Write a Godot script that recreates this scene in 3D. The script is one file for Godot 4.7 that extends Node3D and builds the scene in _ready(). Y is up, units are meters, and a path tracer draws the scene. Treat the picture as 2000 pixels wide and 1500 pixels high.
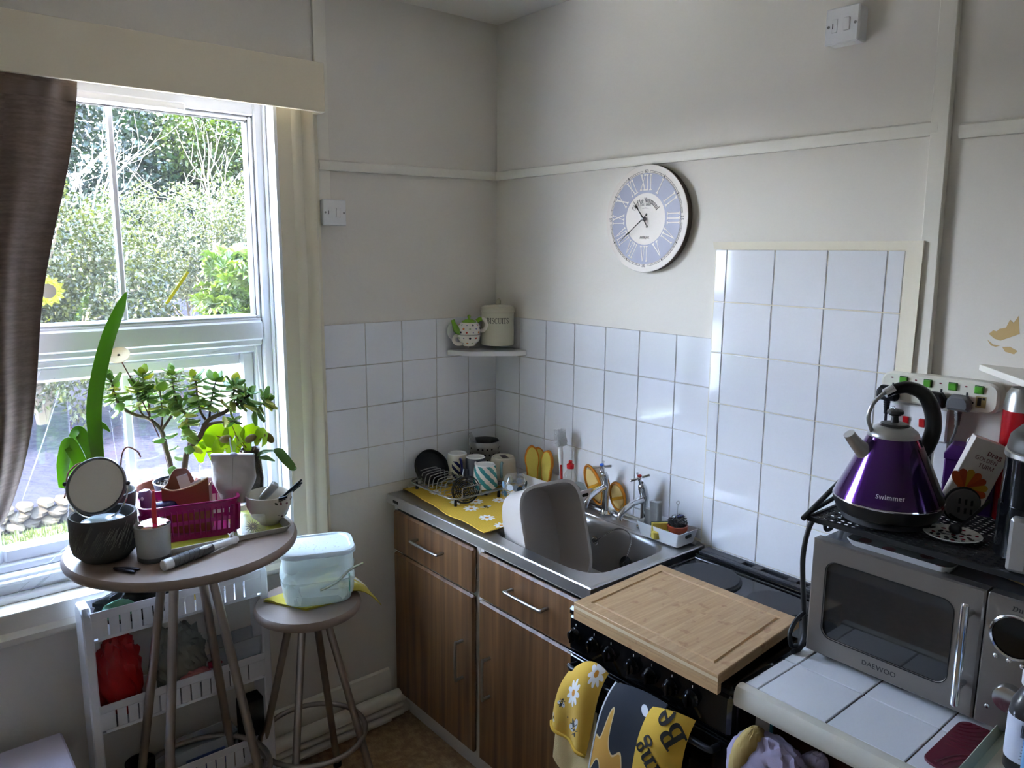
extends Node3D
# A small kitchen corner by a sash window. x runs along the window wall (0 at the corner), z along the clock wall towards the viewer.

class MB:
	var v := PackedVector3Array()
	var uv := PackedVector2Array()
	var col := PackedColorArray()
	var xf := Transform3D()
	var cc := Color.WHITE
	var tint := false
	func t(a: Vector3, b: Vector3, c: Vector3, ua := Vector2.ZERO, ub := Vector2.ZERO, uc := Vector2.ZERO) -> void:
		if (b - a).cross(c - a).length_squared() < 1e-18: return
		v.append(xf * a); v.append(xf * b); v.append(xf * c)
		uv.append(ua); uv.append(ub); uv.append(uc)
		if tint:
			col.append(cc); col.append(cc); col.append(cc)
	func q(a: Vector3, b: Vector3, c: Vector3, d: Vector3, ua := Vector2.ZERO, ub := Vector2(0, 1), uc := Vector2(1, 1), ud := Vector2(1, 0)) -> void:
		t(a, b, c, ua, ub, uc); t(a, c, d, ua, uc, ud)
	func mesh(crease := 40.0) -> ArrayMesh:
		var n := v.size()
		var fn := PackedVector3Array()
		var seen := {}
		var key := PackedInt64Array()
		key.resize(n)
		for k in range(0, n, 3):
			fn.append((v[k + 1] - v[k]).cross(v[k + 2] - v[k]))
		for k in n:
			var p := v[k]
			var h: int = (int(round(p.x * 2e4)) * 73856093) ^ (int(round(p.y * 2e4)) * 19349663) ^ (int(round(p.z * 2e4)) * 83492791)
			key[k] = h
			if seen.has(h): seen[h].append(k / 3)
			else: seen[h] = [k / 3]
		var nrm := PackedVector3Array()
		nrm.resize(n)
		var un := PackedVector3Array()
		for f in fn: un.append(f.normalized())
		var lim := cos(deg_to_rad(crease))
		for k in n:
			var me := k / 3
			var s := Vector3.ZERO
			var mine := un[me]
			for o in seen[key[k]]:
				if un[o].dot(mine) > lim: s += fn[o]
			nrm[k] = s.normalized() if s.length_squared() > 1e-24 else mine
		var ix := PackedInt32Array()
		ix.resize(n)
		for k in range(0, n, 3):
			ix[k] = k; ix[k + 1] = k + 2; ix[k + 2] = k + 1
		var a := []
		a.resize(Mesh.ARRAY_MAX)
		a[Mesh.ARRAY_VERTEX] = v; a[Mesh.ARRAY_NORMAL] = nrm; a[Mesh.ARRAY_TEX_UV] = uv; a[Mesh.ARRAY_INDEX] = ix
		if tint: a[Mesh.ARRAY_COLOR] = col
		var m := ArrayMesh.new()
		if n: m.add_surface_from_arrays(Mesh.PRIMITIVE_TRIANGLES, a)
		return m
	# a box of size s about c with chamfered edges
	func box(c: Vector3, s: Vector3, b := 0.0) -> MB:
		var h := s / 2
		b = minf(b, minf(h.x, minf(h.y, h.z)) * 0.95)
		var i := h - Vector3(b, b, b)
		for ax in 3:
			for sg in [-1, 1]:
				var u := (ax + 1) % 3
				var w := (ax + 2) % 3
				var p := []
				for e in [[-1, -1], [1, -1], [1, 1], [-1, 1]]:
					var r := Vector3.ZERO
					r[ax] = sg * h[ax]; r[u] = e[0] * i[u]; r[w] = e[1] * i[w]
					p.append(c + r)
				var U := [Vector2(0, 0), Vector2(s[u], 0), Vector2(s[u], s[w]), Vector2(0, s[w])]
				if sg > 0: q(p[0], p[1], p[2], p[3], U[0], U[1], U[2], U[3])
				else: q(p[3], p[2], p[1], p[0], U[3], U[2], U[1], U[0])
		if b > 0:
			for ax in 3:
				var u := (ax + 1) % 3
				var w := (ax + 2) % 3
				for e in [[1, 1], [-1, 1], [-1, -1], [1, -1]]:
					var p := []
					for k in [[-1, 0], [1, 0], [1, 1], [-1, 1]]:
						var r := Vector3.ZERO
						r[ax] = k[0] * i[ax]
						r[u] = e[0] * (h[u] if k[1] == 0 else i[u])
						r[w] = e[1] * (i[w] if k[1] == 0 else h[w])
						p.append(c + r)
					if e[0] * e[1] > 0: q(p[0], p[3], p[2], p[1]) if (p[3] - p[0]).cross(p[2] - p[0])[u] * e[0] > 0 else q(p[0], p[1], p[2], p[3])
					else: q(p[0], p[1], p[2], p[3]) if (p[1] - p[0]).cross(p[2] - p[0])[u] * e[0] > 0 else q(p[0], p[3], p[2], p[1])
			for sx in [-1, 1]:
				for sy in [-1, 1]:
					for sz in [-1, 1]:
						var a := c + Vector3(sx * h.x, sy * i.y, sz * i.z)
						var d := c + Vector3(sx * i.x, sy * h.y, sz * i.z)
						var g := c + Vector3(sx * i.x, sy * i.y, sz * h.z)
						if sx * sy * sz > 0: t(a, d, g)
						else: t(a, g, d)
		return self
	func bb(x0: float, x1: float, y0: float, y1: float, z0: float, z1: float, b := 0.0) -> MB:
		return box(Vector3(x0 + x1, y0 + y1, z0 + z1) / 2, Vector3(x1 - x0, y1 - y0, z1 - z0), b)
	# a profile of (radius, height) turned about y
	func lathe(p: Array, n := 32, a0 := 0.0, a1 := TAU) -> MB:
		var L := 0.0
		for i in p.size() - 1:
			var l2: float = L + (p[i + 1] - p[i]).length()
			for j in n:
				var A := lerpf(a0, a1, float(j) / n)
				var B := lerpf(a0, a1, float(j + 1) / n)
				var c := Vector3(cos(A), 0, sin(A))
				var d := Vector3(cos(B), 0, sin(B))
				var P: Vector2 = p[i]
				var Q: Vector2 = p[i + 1]
				q(c * P.x + Vector3(0, P.y, 0), c * Q.x + Vector3(0, Q.y, 0), d * Q.x + Vector3(0, Q.y, 0), d * P.x + Vector3(0, P.y, 0), Vector2(float(j) / n, L), Vector2(float(j) / n, l2), Vector2(float(j + 1) / n, l2), Vector2(float(j + 1) / n, L))
			L = l2
		return self
	# rings of equal length joined one to the next
	func loft(r: Array, caps := true, closed := true) -> MB:
		var n: int = r[0].size()
		for i in r.size() - 1:
			for j in (n if closed else n - 1):
				var k := (j + 1) % n
				q(r[i][j], r[i + 1][j], r[i + 1][k], r[i][k], Vector2(float(j) / n, float(i) / (r.size() - 1)), Vector2(float(j) / n, float(i + 1) / (r.size() - 1)), Vector2(float(j + 1) / n, float(i + 1) / (r.size() - 1)), Vector2(float(j + 1) / n, float(i) / (r.size() - 1)))
		if caps:
			for e in [0, r.size() - 1]:
				var c := Vector3.ZERO
				for p in r[e]: c += p / n
				for j in n:
					var k := (j + 1) % n
					if e == 0: t(c, r[e][j], r[e][k])
					else: t(c, r[e][k], r[e][j])
		return self
	# a round bar along points; rad is a number or one number for each point
	func tube(pts: Array, rad: Variant, n := 8, closed := false, caps := true, squash := 1.0) -> MB:
		var m := pts.size()
		var rings := []
		var up := Vector3.ZERO
		for i in m:
			var d: Vector3
			if closed: d = pts[(i + 1) % m] - pts[(i - 1 + m) % m]
			else: d = pts[mini(i + 1, m - 1)] - pts[maxi(i - 1, 0)]
			d = d.normalized()
			if up == Vector3.ZERO: up = d.cross(Vector3.UP if absf(d.y) < 0.9 else Vector3.RIGHT).normalized()
			up = (up - d * up.dot(d)).normalized()
			var side := d.cross(up)
			var ring := PackedVector3Array()
			var R: float = rad[i] if rad is Array else rad
			for j in n:
				var A := -TAU * j / n
				ring.append(pts[i] + (up * cos(A) + side * sin(A) * squash) * R)
			rings.append(ring)
		if closed: rings.append(rings[0])
		if not closed: return loft(rings, caps)
		# the closing ring may be turned: match the nearest start
		var first: PackedVector3Array = rings[0]
		var before: PackedVector3Array = rings[m - 1]
		var best := 0
		for s in n:
			if (first[s] - before[0]).length() < (first[best] - before[0]).length(): best = s
		var last := PackedVector3Array()
		for j in n: last.append(first[(j + best) % n])
		rings[m] = last
		return loft(rings, false)
	# a flat outline (counter-clockwise in x, y) given thickness from z0 to z1, its rim chamfered by b
	func prism(poly: PackedVector2Array, z0: float, z1: float, b := 0.0) -> MB:
		var n := poly.size()
		var inner := poly
		if b > 0:
			var o := Geometry2D.offset_polygon(poly, -b)
			if o.size() == 1 and o[0].size() == n:
				inner = o[0]
				var best := 0
				for s in n:
					if (inner[s] - poly[0]).length() < (inner[best] - poly[0]).length(): best = s
				var w := PackedVector2Array()
				for j in n: w.append(inner[(j + best) % n])
				inner = w
			else: b = 0.0
		var ix := Geometry2D.triangulate_polygon(inner)
		for k in range(0, ix.size(), 3):
			var A := inner[ix[k]]
			var B := inner[ix[k + 1]]
			var C := inner[ix[k + 2]]
			if (B - A).cross(C - A) < 0:
				var T := B
				B = C; C = T
			t(Vector3(A.x, A.y, z1), Vector3(B.x, B.y, z1), Vector3(C.x, C.y, z1), A, B, C)
			t(Vector3(A.x, A.y, z0), Vector3(C.x, C.y, z0), Vector3(B.x, B.y, z0), A, C, B)
		for j in n:
			var k := (j + 1) % n
			var A := poly[j]
			var B := poly[k]
			q(Vector3(A.x, A.y, z0 + b), Vector3(B.x, B.y, z0 + b), Vector3(B.x, B.y, z1 - b), Vector3(A.x, A.y, z1 - b), A, B, B, A)
			if b > 0:
				var C := inner[j]
				var D := inner[k]
				q(Vector3(A.x, A.y, z1 - b), Vector3(B.x, B.y, z1 - b), Vector3(D.x, D.y, z1), Vector3(C.x, C.y, z1), A, B, D, C)
				q(Vector3(B.x, B.y, z0 + b), Vector3(A.x, A.y, z0 + b), Vector3(C.x, C.y, z0), Vector3(D.x, D.y, z0), B, A, C, D)
		return self
	# a surface f(u, v) with a back th behind it and closed edges
	func sheet(f: Callable, nu: int, nv: int, th: float, us := 1.0, vs := 1.0) -> MB:
		var P := []
		for i in nu + 1:
			var row := []
			for j in nv + 1: row.append(f.call(float(i) / nu, float(j) / nv))
			P.append(row)
		var N := []
		for i in nu + 1:
			var row := []
			for j in nv + 1:
				var a: Vector3 = P[mini(i + 1, nu)][j] - P[maxi(i - 1, 0)][j]
				var b: Vector3 = P[i][mini(j + 1, nv)] - P[i][maxi(j - 1, 0)]
				row.append(a.cross(b).normalized() * th)
			N.append(row)
		for i in nu:
			for j in nv:
				var A := Vector2(float(i) / nu * us, (1 - float(j) / nv) * vs)
				var B := Vector2(float(i + 1) / nu * us, (1 - float(j + 1) / nv) * vs)
				q(P[i][j], P[i + 1][j], P[i + 1][j + 1], P[i][j + 1], A, Vector2(B.x, A.y), B, Vector2(A.x, B.y))
				q(P[i][j + 1] - N[i][j + 1], P[i + 1][j + 1] - N[i + 1][j + 1], P[i + 1][j] - N[i + 1][j], P[i][j] - N[i][j], Vector2(A.x, B.y), B, Vector2(B.x, A.y), A)
		var E := []
		for i in nu + 1: E.append([i, 0])
		for j in range(1, nv + 1): E.append([nu, j])
		for i in range(nu - 1, -1, -1): E.append([i, nv])
		for j in range(nv - 1, 0, -1): E.append([0, j])
		for k in E.size():
			var a = E[k]
			var b = E[(k + 1) % E.size()]
			var pa: Vector3 = P[a[0]][a[1]]
			var pb: Vector3 = P[b[0]][b[1]]
			var ua := Vector2(float(a[0]) / nu * us, (1 - float(a[1]) / nv) * vs)
			q(pa - N[a[0]][a[1]], pb - N[b[0]][b[1]], pb, pa, ua, ua, ua, ua)
		return self
	func ball(c: Vector3, r: Vector3, n := 12, m := 8) -> MB:
		var keep := xf
		xf = xf * Transform3D(Basis.from_scale(r), c)
		var p := []
		for i in m + 1: p.append(Vector2(sin(PI * i / m), -cos(PI * i / m)))
		lathe(p, n)
		xf = keep
		return self
	# words as thin solid letters; f bends each point (x along the line, y up, z out)
	func text(s: String, size: float, depth: float, f: Callable, face := "Droid Sans", bold := false, italic := false, centre := true) -> MB:
		var tm := TextMesh.new()
		var fo := SystemFont.new()
		fo.font_names = PackedStringArray([face])
		if bold: fo.font_weight = 700
		fo.font_italic = italic
		tm.font = fo
		tm.text = s
		tm.font_size = 32
		tm.pixel_size = size / 32.0
		tm.depth = depth
		tm.curve_step = 2.0
		if not centre: tm.horizontal_alignment = HORIZONTAL_ALIGNMENT_LEFT
		var a := tm.get_mesh_arrays()
		if a.size() == 0 or a[0] == null: return self
		var ix: PackedInt32Array = a[Mesh.ARRAY_INDEX] if a[Mesh.ARRAY_INDEX] != null else PackedInt32Array(range(a[0].size()))
		for k in range(0, ix.size() - 2, 3):
			t(f.call(a[0][ix[k]]), f.call(a[0][ix[k + 2]]), f.call(a[0][ix[k + 1]]))
		return self

static func rrect(w: float, h: float, r: float, n := 5) -> PackedVector2Array:
	var p := PackedVector2Array()
	for k in 4:
		var c := Vector2((w / 2 - r) * [1, -1, -1, 1][k], (h / 2 - r) * [1, 1, -1, -1][k])
		for i in n + 1: p.append(c + Vector2.from_angle(PI / 2 * (k + float(i) / n)) * r)
	return p

static func ell(rx: float, ry: float, n := 24, e := 2.0) -> PackedVector2Array:
	var p := PackedVector2Array()
	for i in n:
		var c := cos(TAU * i / n)
		var s := sin(TAU * i / n)
		p.append(Vector2(rx * signf(c) * pow(absf(c), 2 / e), ry * signf(s) * pow(absf(s), 2 / e)))
	return p

# an outline in (x, z) as a ring at height y, for loft
static func ring(p: PackedVector2Array, y: float, at := Vector3.ZERO) -> PackedVector3Array:
	var r := PackedVector3Array()
	for q in p: r.append(at + Vector3(q.x, y, q.y))
	return r

static func arc(c: Vector3, u: Vector3, w: Vector3, a0: float, a1: float, n := 12) -> Array:
	var r := []
	for i in n + 1:
		var a := lerpf(a0, a1, float(i) / n)
		r.append(c + u * cos(a) + w * sin(a))
	return r

static func curve(p: Array, n := 6) -> Array:
	var r := []
	for i in p.size() - 1:
		var a: Vector3 = p[maxi(i - 1, 0)]
		var b: Vector3 = p[i]
		var c: Vector3 = p[i + 1]
		var d: Vector3 = p[mini(i + 2, p.size() - 1)]
		for k in n: r.append(b.cubic_interpolate(c, a, d, float(k) / n))
	r.append(p[-1])
	return r

# a picture that is painted with flat shapes
class Pic:
	var im: Image
	var w: int
	var h: int
	func _init(W: int, H: int, c: Color) -> void:
		w = W; h = H
		im = Image.create_empty(W, H, false, Image.FORMAT_RGB8)
		im.fill(c)
	func poly(p: PackedVector2Array, c: Color) -> void:
		var y0 := 1e9
		var y1 := -1e9
		for a in p:
			y0 = minf(y0, a.y); y1 = maxf(y1, a.y)
		for y in range(maxi(0, int(y0)), mini(h, int(y1) + 2)):
			var xs := []
			for i in p.size():
				var a := p[i]
				var b := p[(i + 1) % p.size()]
				var Y := y + 0.5
				if (a.y <= Y) != (b.y <= Y): xs.append(a.x + (Y - a.y) / (b.y - a.y) * (b.x - a.x))
			xs.sort()
			for k in range(0, xs.size() - 1, 2):
				var x0 := maxi(0, int(round(xs[k])))
				var x1 := mini(w, int(round(xs[k + 1])))
				if x1 > x0: im.fill_rect(Rect2i(x0, y, x1 - x0, 1), c)
	func oval(at: Vector2, rx: float, ry: float, c: Color, turn := 0.0) -> void:
		var p := PackedVector2Array()
		for i in 20: p.append(at + Vector2(rx * cos(TAU * i / 20), ry * sin(TAU * i / 20)).rotated(turn))
		poly(p, c)
	func line(a: Vector2, b: Vector2, t: float, c: Color) -> void:
		var n := (b - a).normalized().orthogonal() * t / 2
		poly(PackedVector2Array([a + n, b + n, b - n, a - n]), c)
	func tex() -> ImageTexture: return ImageTexture.create_from_image(im)

var M := {}
var names := {}
var rng := RandomNumberGenerator.new()

func V(x: float, y: float, z: float) -> Vector3: return Vector3(x, y, z)
func P2(a: Array) -> PackedVector2Array:
	var p := PackedVector2Array()
	for i in range(0, a.size(), 2): p.append(Vector2(a[i], a[i + 1]))
	return p

func mat(c: Color, rough := 0.6, metal := 0.0, o := {}) -> StandardMaterial3D:
	var m := StandardMaterial3D.new()
	m.albedo_color = c; m.roughness = rough; m.metallic = metal
	for k in o: m.set(k, o[k])
	return m
func rgb(r: int, g: int, b: int) -> Color: return Color8(r, g, b)
func glass(alpha := 0.06, c := Color.WHITE, rough := 0.02) -> StandardMaterial3D:
	c.a = alpha
	return mat(c, rough, 0, {"transparency": BaseMaterial3D.TRANSPARENCY_ALPHA})
func noise_image(w: int, h: int, f: float, sd: int, oct := 4, seamless := true) -> Image:
	var n := FastNoiseLite.new()
	n.seed = sd; n.frequency = f; n.fractal_octaves = oct
	return n.get_seamless_image(w, h) if seamless else n.get_image(w, h)
func bump(m: StandardMaterial3D, f: float, sd: int, cm: float, scale: float, oct := 4) -> StandardMaterial3D:
	m.heightmap_enabled = true
	m.heightmap_scale = cm
	m.heightmap_texture = ImageTexture.create_from_image(noise_image(256, 256, f, sd, oct))
	m.uv1_triplanar = true; m.uv1_world_triplanar = true; m.uv1_scale = Vector3.ONE * scale
	return m
# a texture that runs from colour a to b by noise, stretched by (sx, sy)
func grain(w: int, h: int, a: Color, b: Color, sx: float, sy: float, sd: int, lines := 0.0) -> ImageTexture:
	var n := FastNoiseLite.new()
	n.seed = sd; n.frequency = 0.01; n.fractal_octaves = 4
	var im := Image.create_empty(w, h, false, Image.FORMAT_RGB8)
	for y in h:
		for x in w:
			var k := n.get_noise_2d(x * sx, y * sy) * 0.9 + 0.5
			if lines > 0: k += lines * n.get_noise_2d(x * sx * 7.0 + 500, y * sy * 2.0)
			im.set_pixel(x, y, a.lerp(b, clampf(k, 0, 1)))
	return ImageTexture.create_from_image(im)

func numbered(s: String) -> String:
	if not names.has(s):
		names[s] = 0
		return s
	names[s] += 1
	return "%s_%03d" % [s, names[s]]
func tag(o: Node3D, label: String, cat: String, group := "") -> Node3D:
	o.set_meta("label", label); o.set_meta("category", cat)
	if group: o.set_meta("group", group)
	return o
func thing(called: String, label: String, cat: String, at := Vector3.ZERO, turn := 0.0, group := "") -> Node3D:
	var o := Node3D.new()
	o.name = numbered(called)
	add_child(o)
	o.position = at; o.rotation.y = turn
	tag(o, label, cat, group)
	return o
func inst(called: String, me: Mesh, m: Material) -> MeshInstance3D:
	var o := MeshInstance3D.new()
	o.name = called; o.mesh = me; o.material_override = m
	return o
func part(to: Node3D, called: String, b: Variant, m: Material, label := "") -> MeshInstance3D:
	var o := inst(called, b.mesh() if b is MB else b, m)
	var k := 0
	while to.has_node(NodePath(String(o.name))):
		k += 1
		o.name = "%s_%03d" % [called, k]
	to.add_child(o)
	if label: o.set_meta("label", label)
	return o
func single(called: String, b: MB, m: Material, label: String, cat: String, at := Vector3.ZERO, turn := 0.0, group := "") -> MeshInstance3D:
	var o := inst(numbered(called), b.mesh(), m)
	add_child(o)
	o.position = at; o.rotation.y = turn
	tag(o, label, cat, group)
	return o
func struct(called: String, b: Variant, m: Material) -> MeshInstance3D:
	var o := inst(called, b.mesh() if b is MB else b, m)
	add_child(o)
	o.set_meta("kind", "structure")
	return o
func scatter(to: Node3D, called: String, me: Mesh, m: Material, ts: Array, cs := []) -> MultiMeshInstance3D:
	var mm := MultiMesh.new()
	mm.transform_format = MultiMesh.TRANSFORM_3D
	mm.use_colors = cs.size() > 0
	mm.mesh = me
	mm.instance_count = ts.size()
	for i in ts.size():
		mm.set_instance_transform(i, ts[i])
		if cs: mm.set_instance_color(i, cs[i])
	var o := MultiMeshInstance3D.new()
	o.name = called; o.multimesh = mm; o.material_override = m
	o.set_meta("kind", "stuff")
	to.add_child(o)
	return o
func rnd(a: float, b: float) -> float: return rng.randf_range(a, b)
func rdir() -> Vector3:
	var z := rnd(-1, 1)
	var a := rnd(0, TAU)
	var r := sqrt(1 - z * z)
	return Vector3(r * cos(a), z, r * sin(a))

func _ready() -> void:
	rng.seed = 7
	# camera, sky, sun, exposure
	var cam := Camera3D.new()
	cam.name = "camera"
	cam.transform = Transform3D(Basis(V(0.76759, 0.00711, 0.6409), V(0.10457, 0.98515, -0.13616), V(-0.63235, 0.17153, 0.75545)).orthonormalized(), V(-1.9546, 1.8354, 2.4378))
	cam.fov = 53.08
	cam.near = 0.05
	add_child(cam)
	var env := Environment.new()
	var sky := Sky.new()
	var sm := ProceduralSkyMaterial.new()
	sm.sky_top_color = rgb(158, 182, 218); sm.sky_horizon_color = rgb(220, 226, 234)
	sm.ground_horizon_color = rgb(150, 150, 135); sm.ground_bottom_color = rgb(90, 92, 78)
	sm.sky_energy_multiplier = SKY
	sm.ground_energy_multiplier = 1.0
	sky.sky_material = sm
	env.background_mode = Environment.BG_SKY
	env.sky = sky
	env.tonemap_mode = Environment.TONE_MAPPER_LINEAR
	env.tonemap_exposure = EXPO
	env.sdfgi_enabled = true; env.ssao_enabled = true; env.ssil_enabled = true
	var we := WorldEnvironment.new()
	we.name = "world_environment"; we.environment = env
	add_child(we)
	var sun := DirectionalLight3D.new()
	sun.name = "sun"
	sun.light_energy = SUN
	sun.light_color = Color(1.0, 0.95, 0.86)
	sun.light_angular_distance = 0.6
	sun.shadow_enabled = true
	sun.sky_mode = DirectionalLight3D.SKY_MODE_LIGHT_ONLY
	add_child(sun)
	sun.look_at_from_position(V(-6, 8, 1.3), Vector3.ZERO)
	materials()
	room()
	window()
	garden()
	things()

const SKY := 4.0
const SUN := 9.0
const EXPO := 2.75

func materials() -> void:
	M.wall = bump(mat(rgb(230, 224, 213), 0.7), 0.03, 3, 0.06, 3.0, 5)
	M.wall2 = M.wall
	M.ceiling = mat(rgb(232, 228, 220), 0.8)
	M.floor = bump(mat(Color.WHITE, 0.45), 0.03, 5, 0.03, 4.0)
	M.floor.albedo_texture = grain(256, 256, rgb(150, 120, 88), rgb(190, 160, 122), 2.0, 2.0, 12, 0.5)
	M.paint = mat(rgb(236, 231, 218), 0.38)
	M.cream = mat(rgb(228, 219, 196), 0.42)
	M.upvc = mat(rgb(238, 240, 244), 0.28)
	M.tile = mat(rgb(234, 234, 236), 0.09, 0, {"clearcoat_enabled": true, "clearcoat": 0.5, "clearcoat_roughness": 0.04})
	M.grout = mat(rgb(205, 198, 186), 0.85)
	M.grout_dark = mat(rgb(92, 70, 54), 0.9)
	M.pane = glass(0.03)
	M.black = mat(rgb(16, 16, 18), 0.35)
	M.black_gloss = mat(rgb(9, 10, 13), 0.12)
	M.black_matt = mat(rgb(22, 22, 24), 0.65)
	M.white = mat(rgb(236, 236, 236), 0.35)
	M.white_gloss = mat(rgb(240, 238, 232), 0.12)
	M.chrome = mat(rgb(215, 217, 220), 0.12, 1.0)
	M.steel = mat(rgb(178, 178, 176), 0.3, 1.0)
	M.steel_dull = mat(rgb(150, 148, 146), 0.42, 1.0)
	M.dark = mat(rgb(40, 38, 38), 0.6)
	M.skin = mat(rgb(200, 170, 150), 0.6)

func room() -> void:
	struct("floor", MB.new().bb(-3.2, 0.2, -0.12, 0, -0.25, 4.0), M.floor)
	struct("ceiling", MB.new().bb(-3.2, 0.2, 2.68, 2.8, -0.25, 4.0), M.ceiling)
	var wr := struct("wall_right", MB.new().bb(0, 0.2, 0, 2.68, -0.25, 4.0), M.wall)
	var wb := struct("wall_back", MB.new().bb(-3.2, -1.845, 0, 2.68, -0.25, 0).bb(-0.905, 0, 0, 2.68, -0.25, 0).bb(-1.845, -0.905, 0, 0.82, -0.25, 0).bb(-1.845, -0.905, 2.31, 2.68, -0.25, 0), M.wall2)
	struct("wall_left", MB.new().bb(-3.2, -3.0, 0, 2.68, -0.25, 4.0), M.wall)
	struct("wall_front", MB.new().bb(-3.2, 0.2, 0, 2.68, 3.8, 4.0), M.wall)
	# wall tiles: four rows, bedded on grout
	var tile_at := func(to: Node3D, x0: float, x1: float, y0: float, y1: float, depth: float, z: float, back: bool):
		var g := 0.0014
		var b := MB.new()
		if back: b.bb(x0 + g, x1 - g, y0 + g, y1 - g, z, z + depth, 0.0012)
		else: b.bb(-z - depth, -z, y0 + g, y1 - g, x0 + g, x1 - g, 0.0012)
		b.xf = Transform3D()
		part(to, "tile", b, M.tile)
	var ys := [0.968, 1.12, 1.2725, 1.425, 1.577]
	part(wb, "grout", MB.new().bb(-0.765, 0, 0.966, 1.576, 0, 0.0045), M.grout)
	var xs := [-0.765, -0.604, -0.452, -0.299, -0.1467, -0.005]
	for i in 5:
		for j in 4: tile_at.call(wb, xs[i], xs[i + 1], ys[j], ys[j + 1], 0.0035 + rnd(0, 0.0006), 0.0035, true)
	part(wr, "grout", MB.new().bb(-0.0045, 0, 0.93, 1.576, 0, 1.055), M.grout)
	var zs := [0.006, 0.1565, 0.309, 0.4615, 0.614, 0.7665, 0.919, 1.055]
	for i in 7:
		for j in 4: tile_at.call(wr, zs[i], zs[i + 1], ys[j], ys[j + 1], 0.0035 + rnd(0, 0.0008), 0.0035, false)
		tile_at.call(wr, zs[i], zs[i + 1], 0.93, 0.968, 0.0035, 0.0035, false)
	# the raised tiled panel behind the cooker
	part(wr, "panel_board", MB.new().bb(-0.0165, 0, 0.9, 1.862, 1.055, 1.648), M.cream)
	var zp := [1.058, 1.097, 1.2525, 1.4055, 1.56, 1.602]
	var yp := [0.9, 0.931, 1.083, 1.233, 1.385, 1.538, 1.689, 1.842]
	for i in 5:
		for j in 7: tile_at.call(wr, zp[i], zp[i + 1], yp[j], yp[j + 1], 0.0045 + rnd(0, 0.0006), 0.0155, false)
	# bevelled frame of the panel, mitred at the top corner
	var fr := func(o: Array, i: Array) -> MB:  # outer line, inner line (z, y), on the board
		var b := MB.new()
		var pt := func(p, d): return V(-d, p.y, p.x)
		for k in o.size() - 1:
			b.q(pt.call(o[k], 0.017), pt.call(o[k + 1], 0.017), pt.call(o[k + 1], 0.028), pt.call(o[k], 0.028))
			b.q(pt.call(o[k], 0.028), pt.call(o[k + 1], 0.028), pt.call(i[k + 1], 0.0215), pt.call(i[k], 0.0215))
			b.q(pt.call(i[k], 0.0215), pt.call(i[k + 1], 0.0215), pt.call(i[k + 1], 0.016), pt.call(i[k], 0.016))
		return b
	part(wr, "panel_frame", fr.call([Vector2(1.052, 1.864), Vector2(1.645, 1.864), Vector2(1.645, 0.9)], [Vector2(1.052, 1.843), Vector2(1.603, 1.843), Vector2(1.603, 0.9)]), M.cream)
	part(wr, "peeled_paint", peel(), mat(rgb(206, 176, 122), 0.9))
	# battens, picture rail, pelmet, sill, skirting
	var vb := MB.new().bb(-0.02, 0, 0, 2.68, -0.02, 0.02, 0.002)
	var vt := struct("trim_1", vb, M.paint)
	vt.position = V(0, 0, 1.686)
	vt.rotation.x = -0.0165
	var rail := func(a: Vector3, b2: Vector3, out: Vector3) -> MB:
		var b := MB.new()
		var r := []
		for e in [a, b2]:
			var pr := PackedVector3Array()
			for p in [[0, -0.016], [0.016, -0.016], [0.02, -0.01], [0.021, 0.0], [0.02, 0.012], [0.012, 0.017], [0, 0.017]]: pr.append(e + out * p[0] + Vector3.UP * p[1])
			r.append(pr)
		b.loft(r, true)
		return b
	struct("trim_2", rail.call(V(-0.765, 2.109, 0), V(0, 2.121, 0), V(0, 0, 1)), M.paint)
	struct("trim_3", rail.call(V(0, 2.121, 1.648), V(0, 2.121, 0.0), V(-1, 0, 0)), M.paint)
	struct("trim_4", rail.call(V(0, 2.100, 3.8), V(0, 2.108, 1.694), V(-1, 0, 0)), M.paint)
	struct("trim_5", MB.new().bb(-0.766, -0.722, 1.995, 2.093, 0, 0.011, 0.001).bb(-0.766, -0.722, 2.126, 2.68, 0, 0.011, 0.001), M.paint)
	struct("trim_6", MB.new().bb(-2.05, -0.775, 2.262, 2.411, 0.081, 0.095, 0.0015).bb(-2.05, -0.775, 2.4, 2.4109, 0.001, 0.081).bb(-0.79, -0.7751, 2.262, 2.4, 0.001, 0.081), mat(rgb(222, 211, 186), 0.5))
	# architrave: flat board then stepped mouldings, both sides
	var ar := MB.new()
	for s in [1, -1]:
		ar.xf = Transform3D(Basis.from_scale(V(s, 1, 1)), V(-1.375 * (1 - s), 0, 0)) if s > 0 else Transform3D(Basis(V(-1, 0, 0), V(0, 1, 0), V(0, 0, 1)), V(-2.75, 0, 0))
		var pr := PackedVector2Array(P2([-0.905, 0, -0.905, 0.02, -0.858, 0.02, -0.852, 0.027, -0.84, 0.03, -0.828, 0.027, -0.822, 0.021, -0.812, 0.024, -0.802, 0.033, -0.789, 0.036, -0.781, 0.03, -0.778, 0.02, -0.767, 0.018, -0.767, 0]))
		var lo := PackedVector3Array()
		var hi := PackedVector3Array()
		for p in pr:
			lo.append(V(p.x, 0.842, p.y)); hi.append(V(p.x, 2.4, p.y))
		if s < 0:
			lo.reverse(); hi.reverse()
		ar.loft([lo, hi], true)
	ar.xf = Transform3D()
	struct("trim_7", ar, M.cream)
	# sill with a rounded nose and its apron
	var sl := []
	for x in [-2.05, -0.76]:
		var pr := PackedVector3Array()
		for p in [[-0.05, 0.842], [0.05, 0.842], [0.053, 0.838], [0.053, 0.79], [0.06, 0.784], [0.066, 0.775], [0.064, 0.762], [0.055, 0.752], [0.0, 0.75], [-0.05, 0.80]]: pr.append(V(x, p[1], p[0]))
		pr.reverse()
		sl.append(pr)
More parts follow.
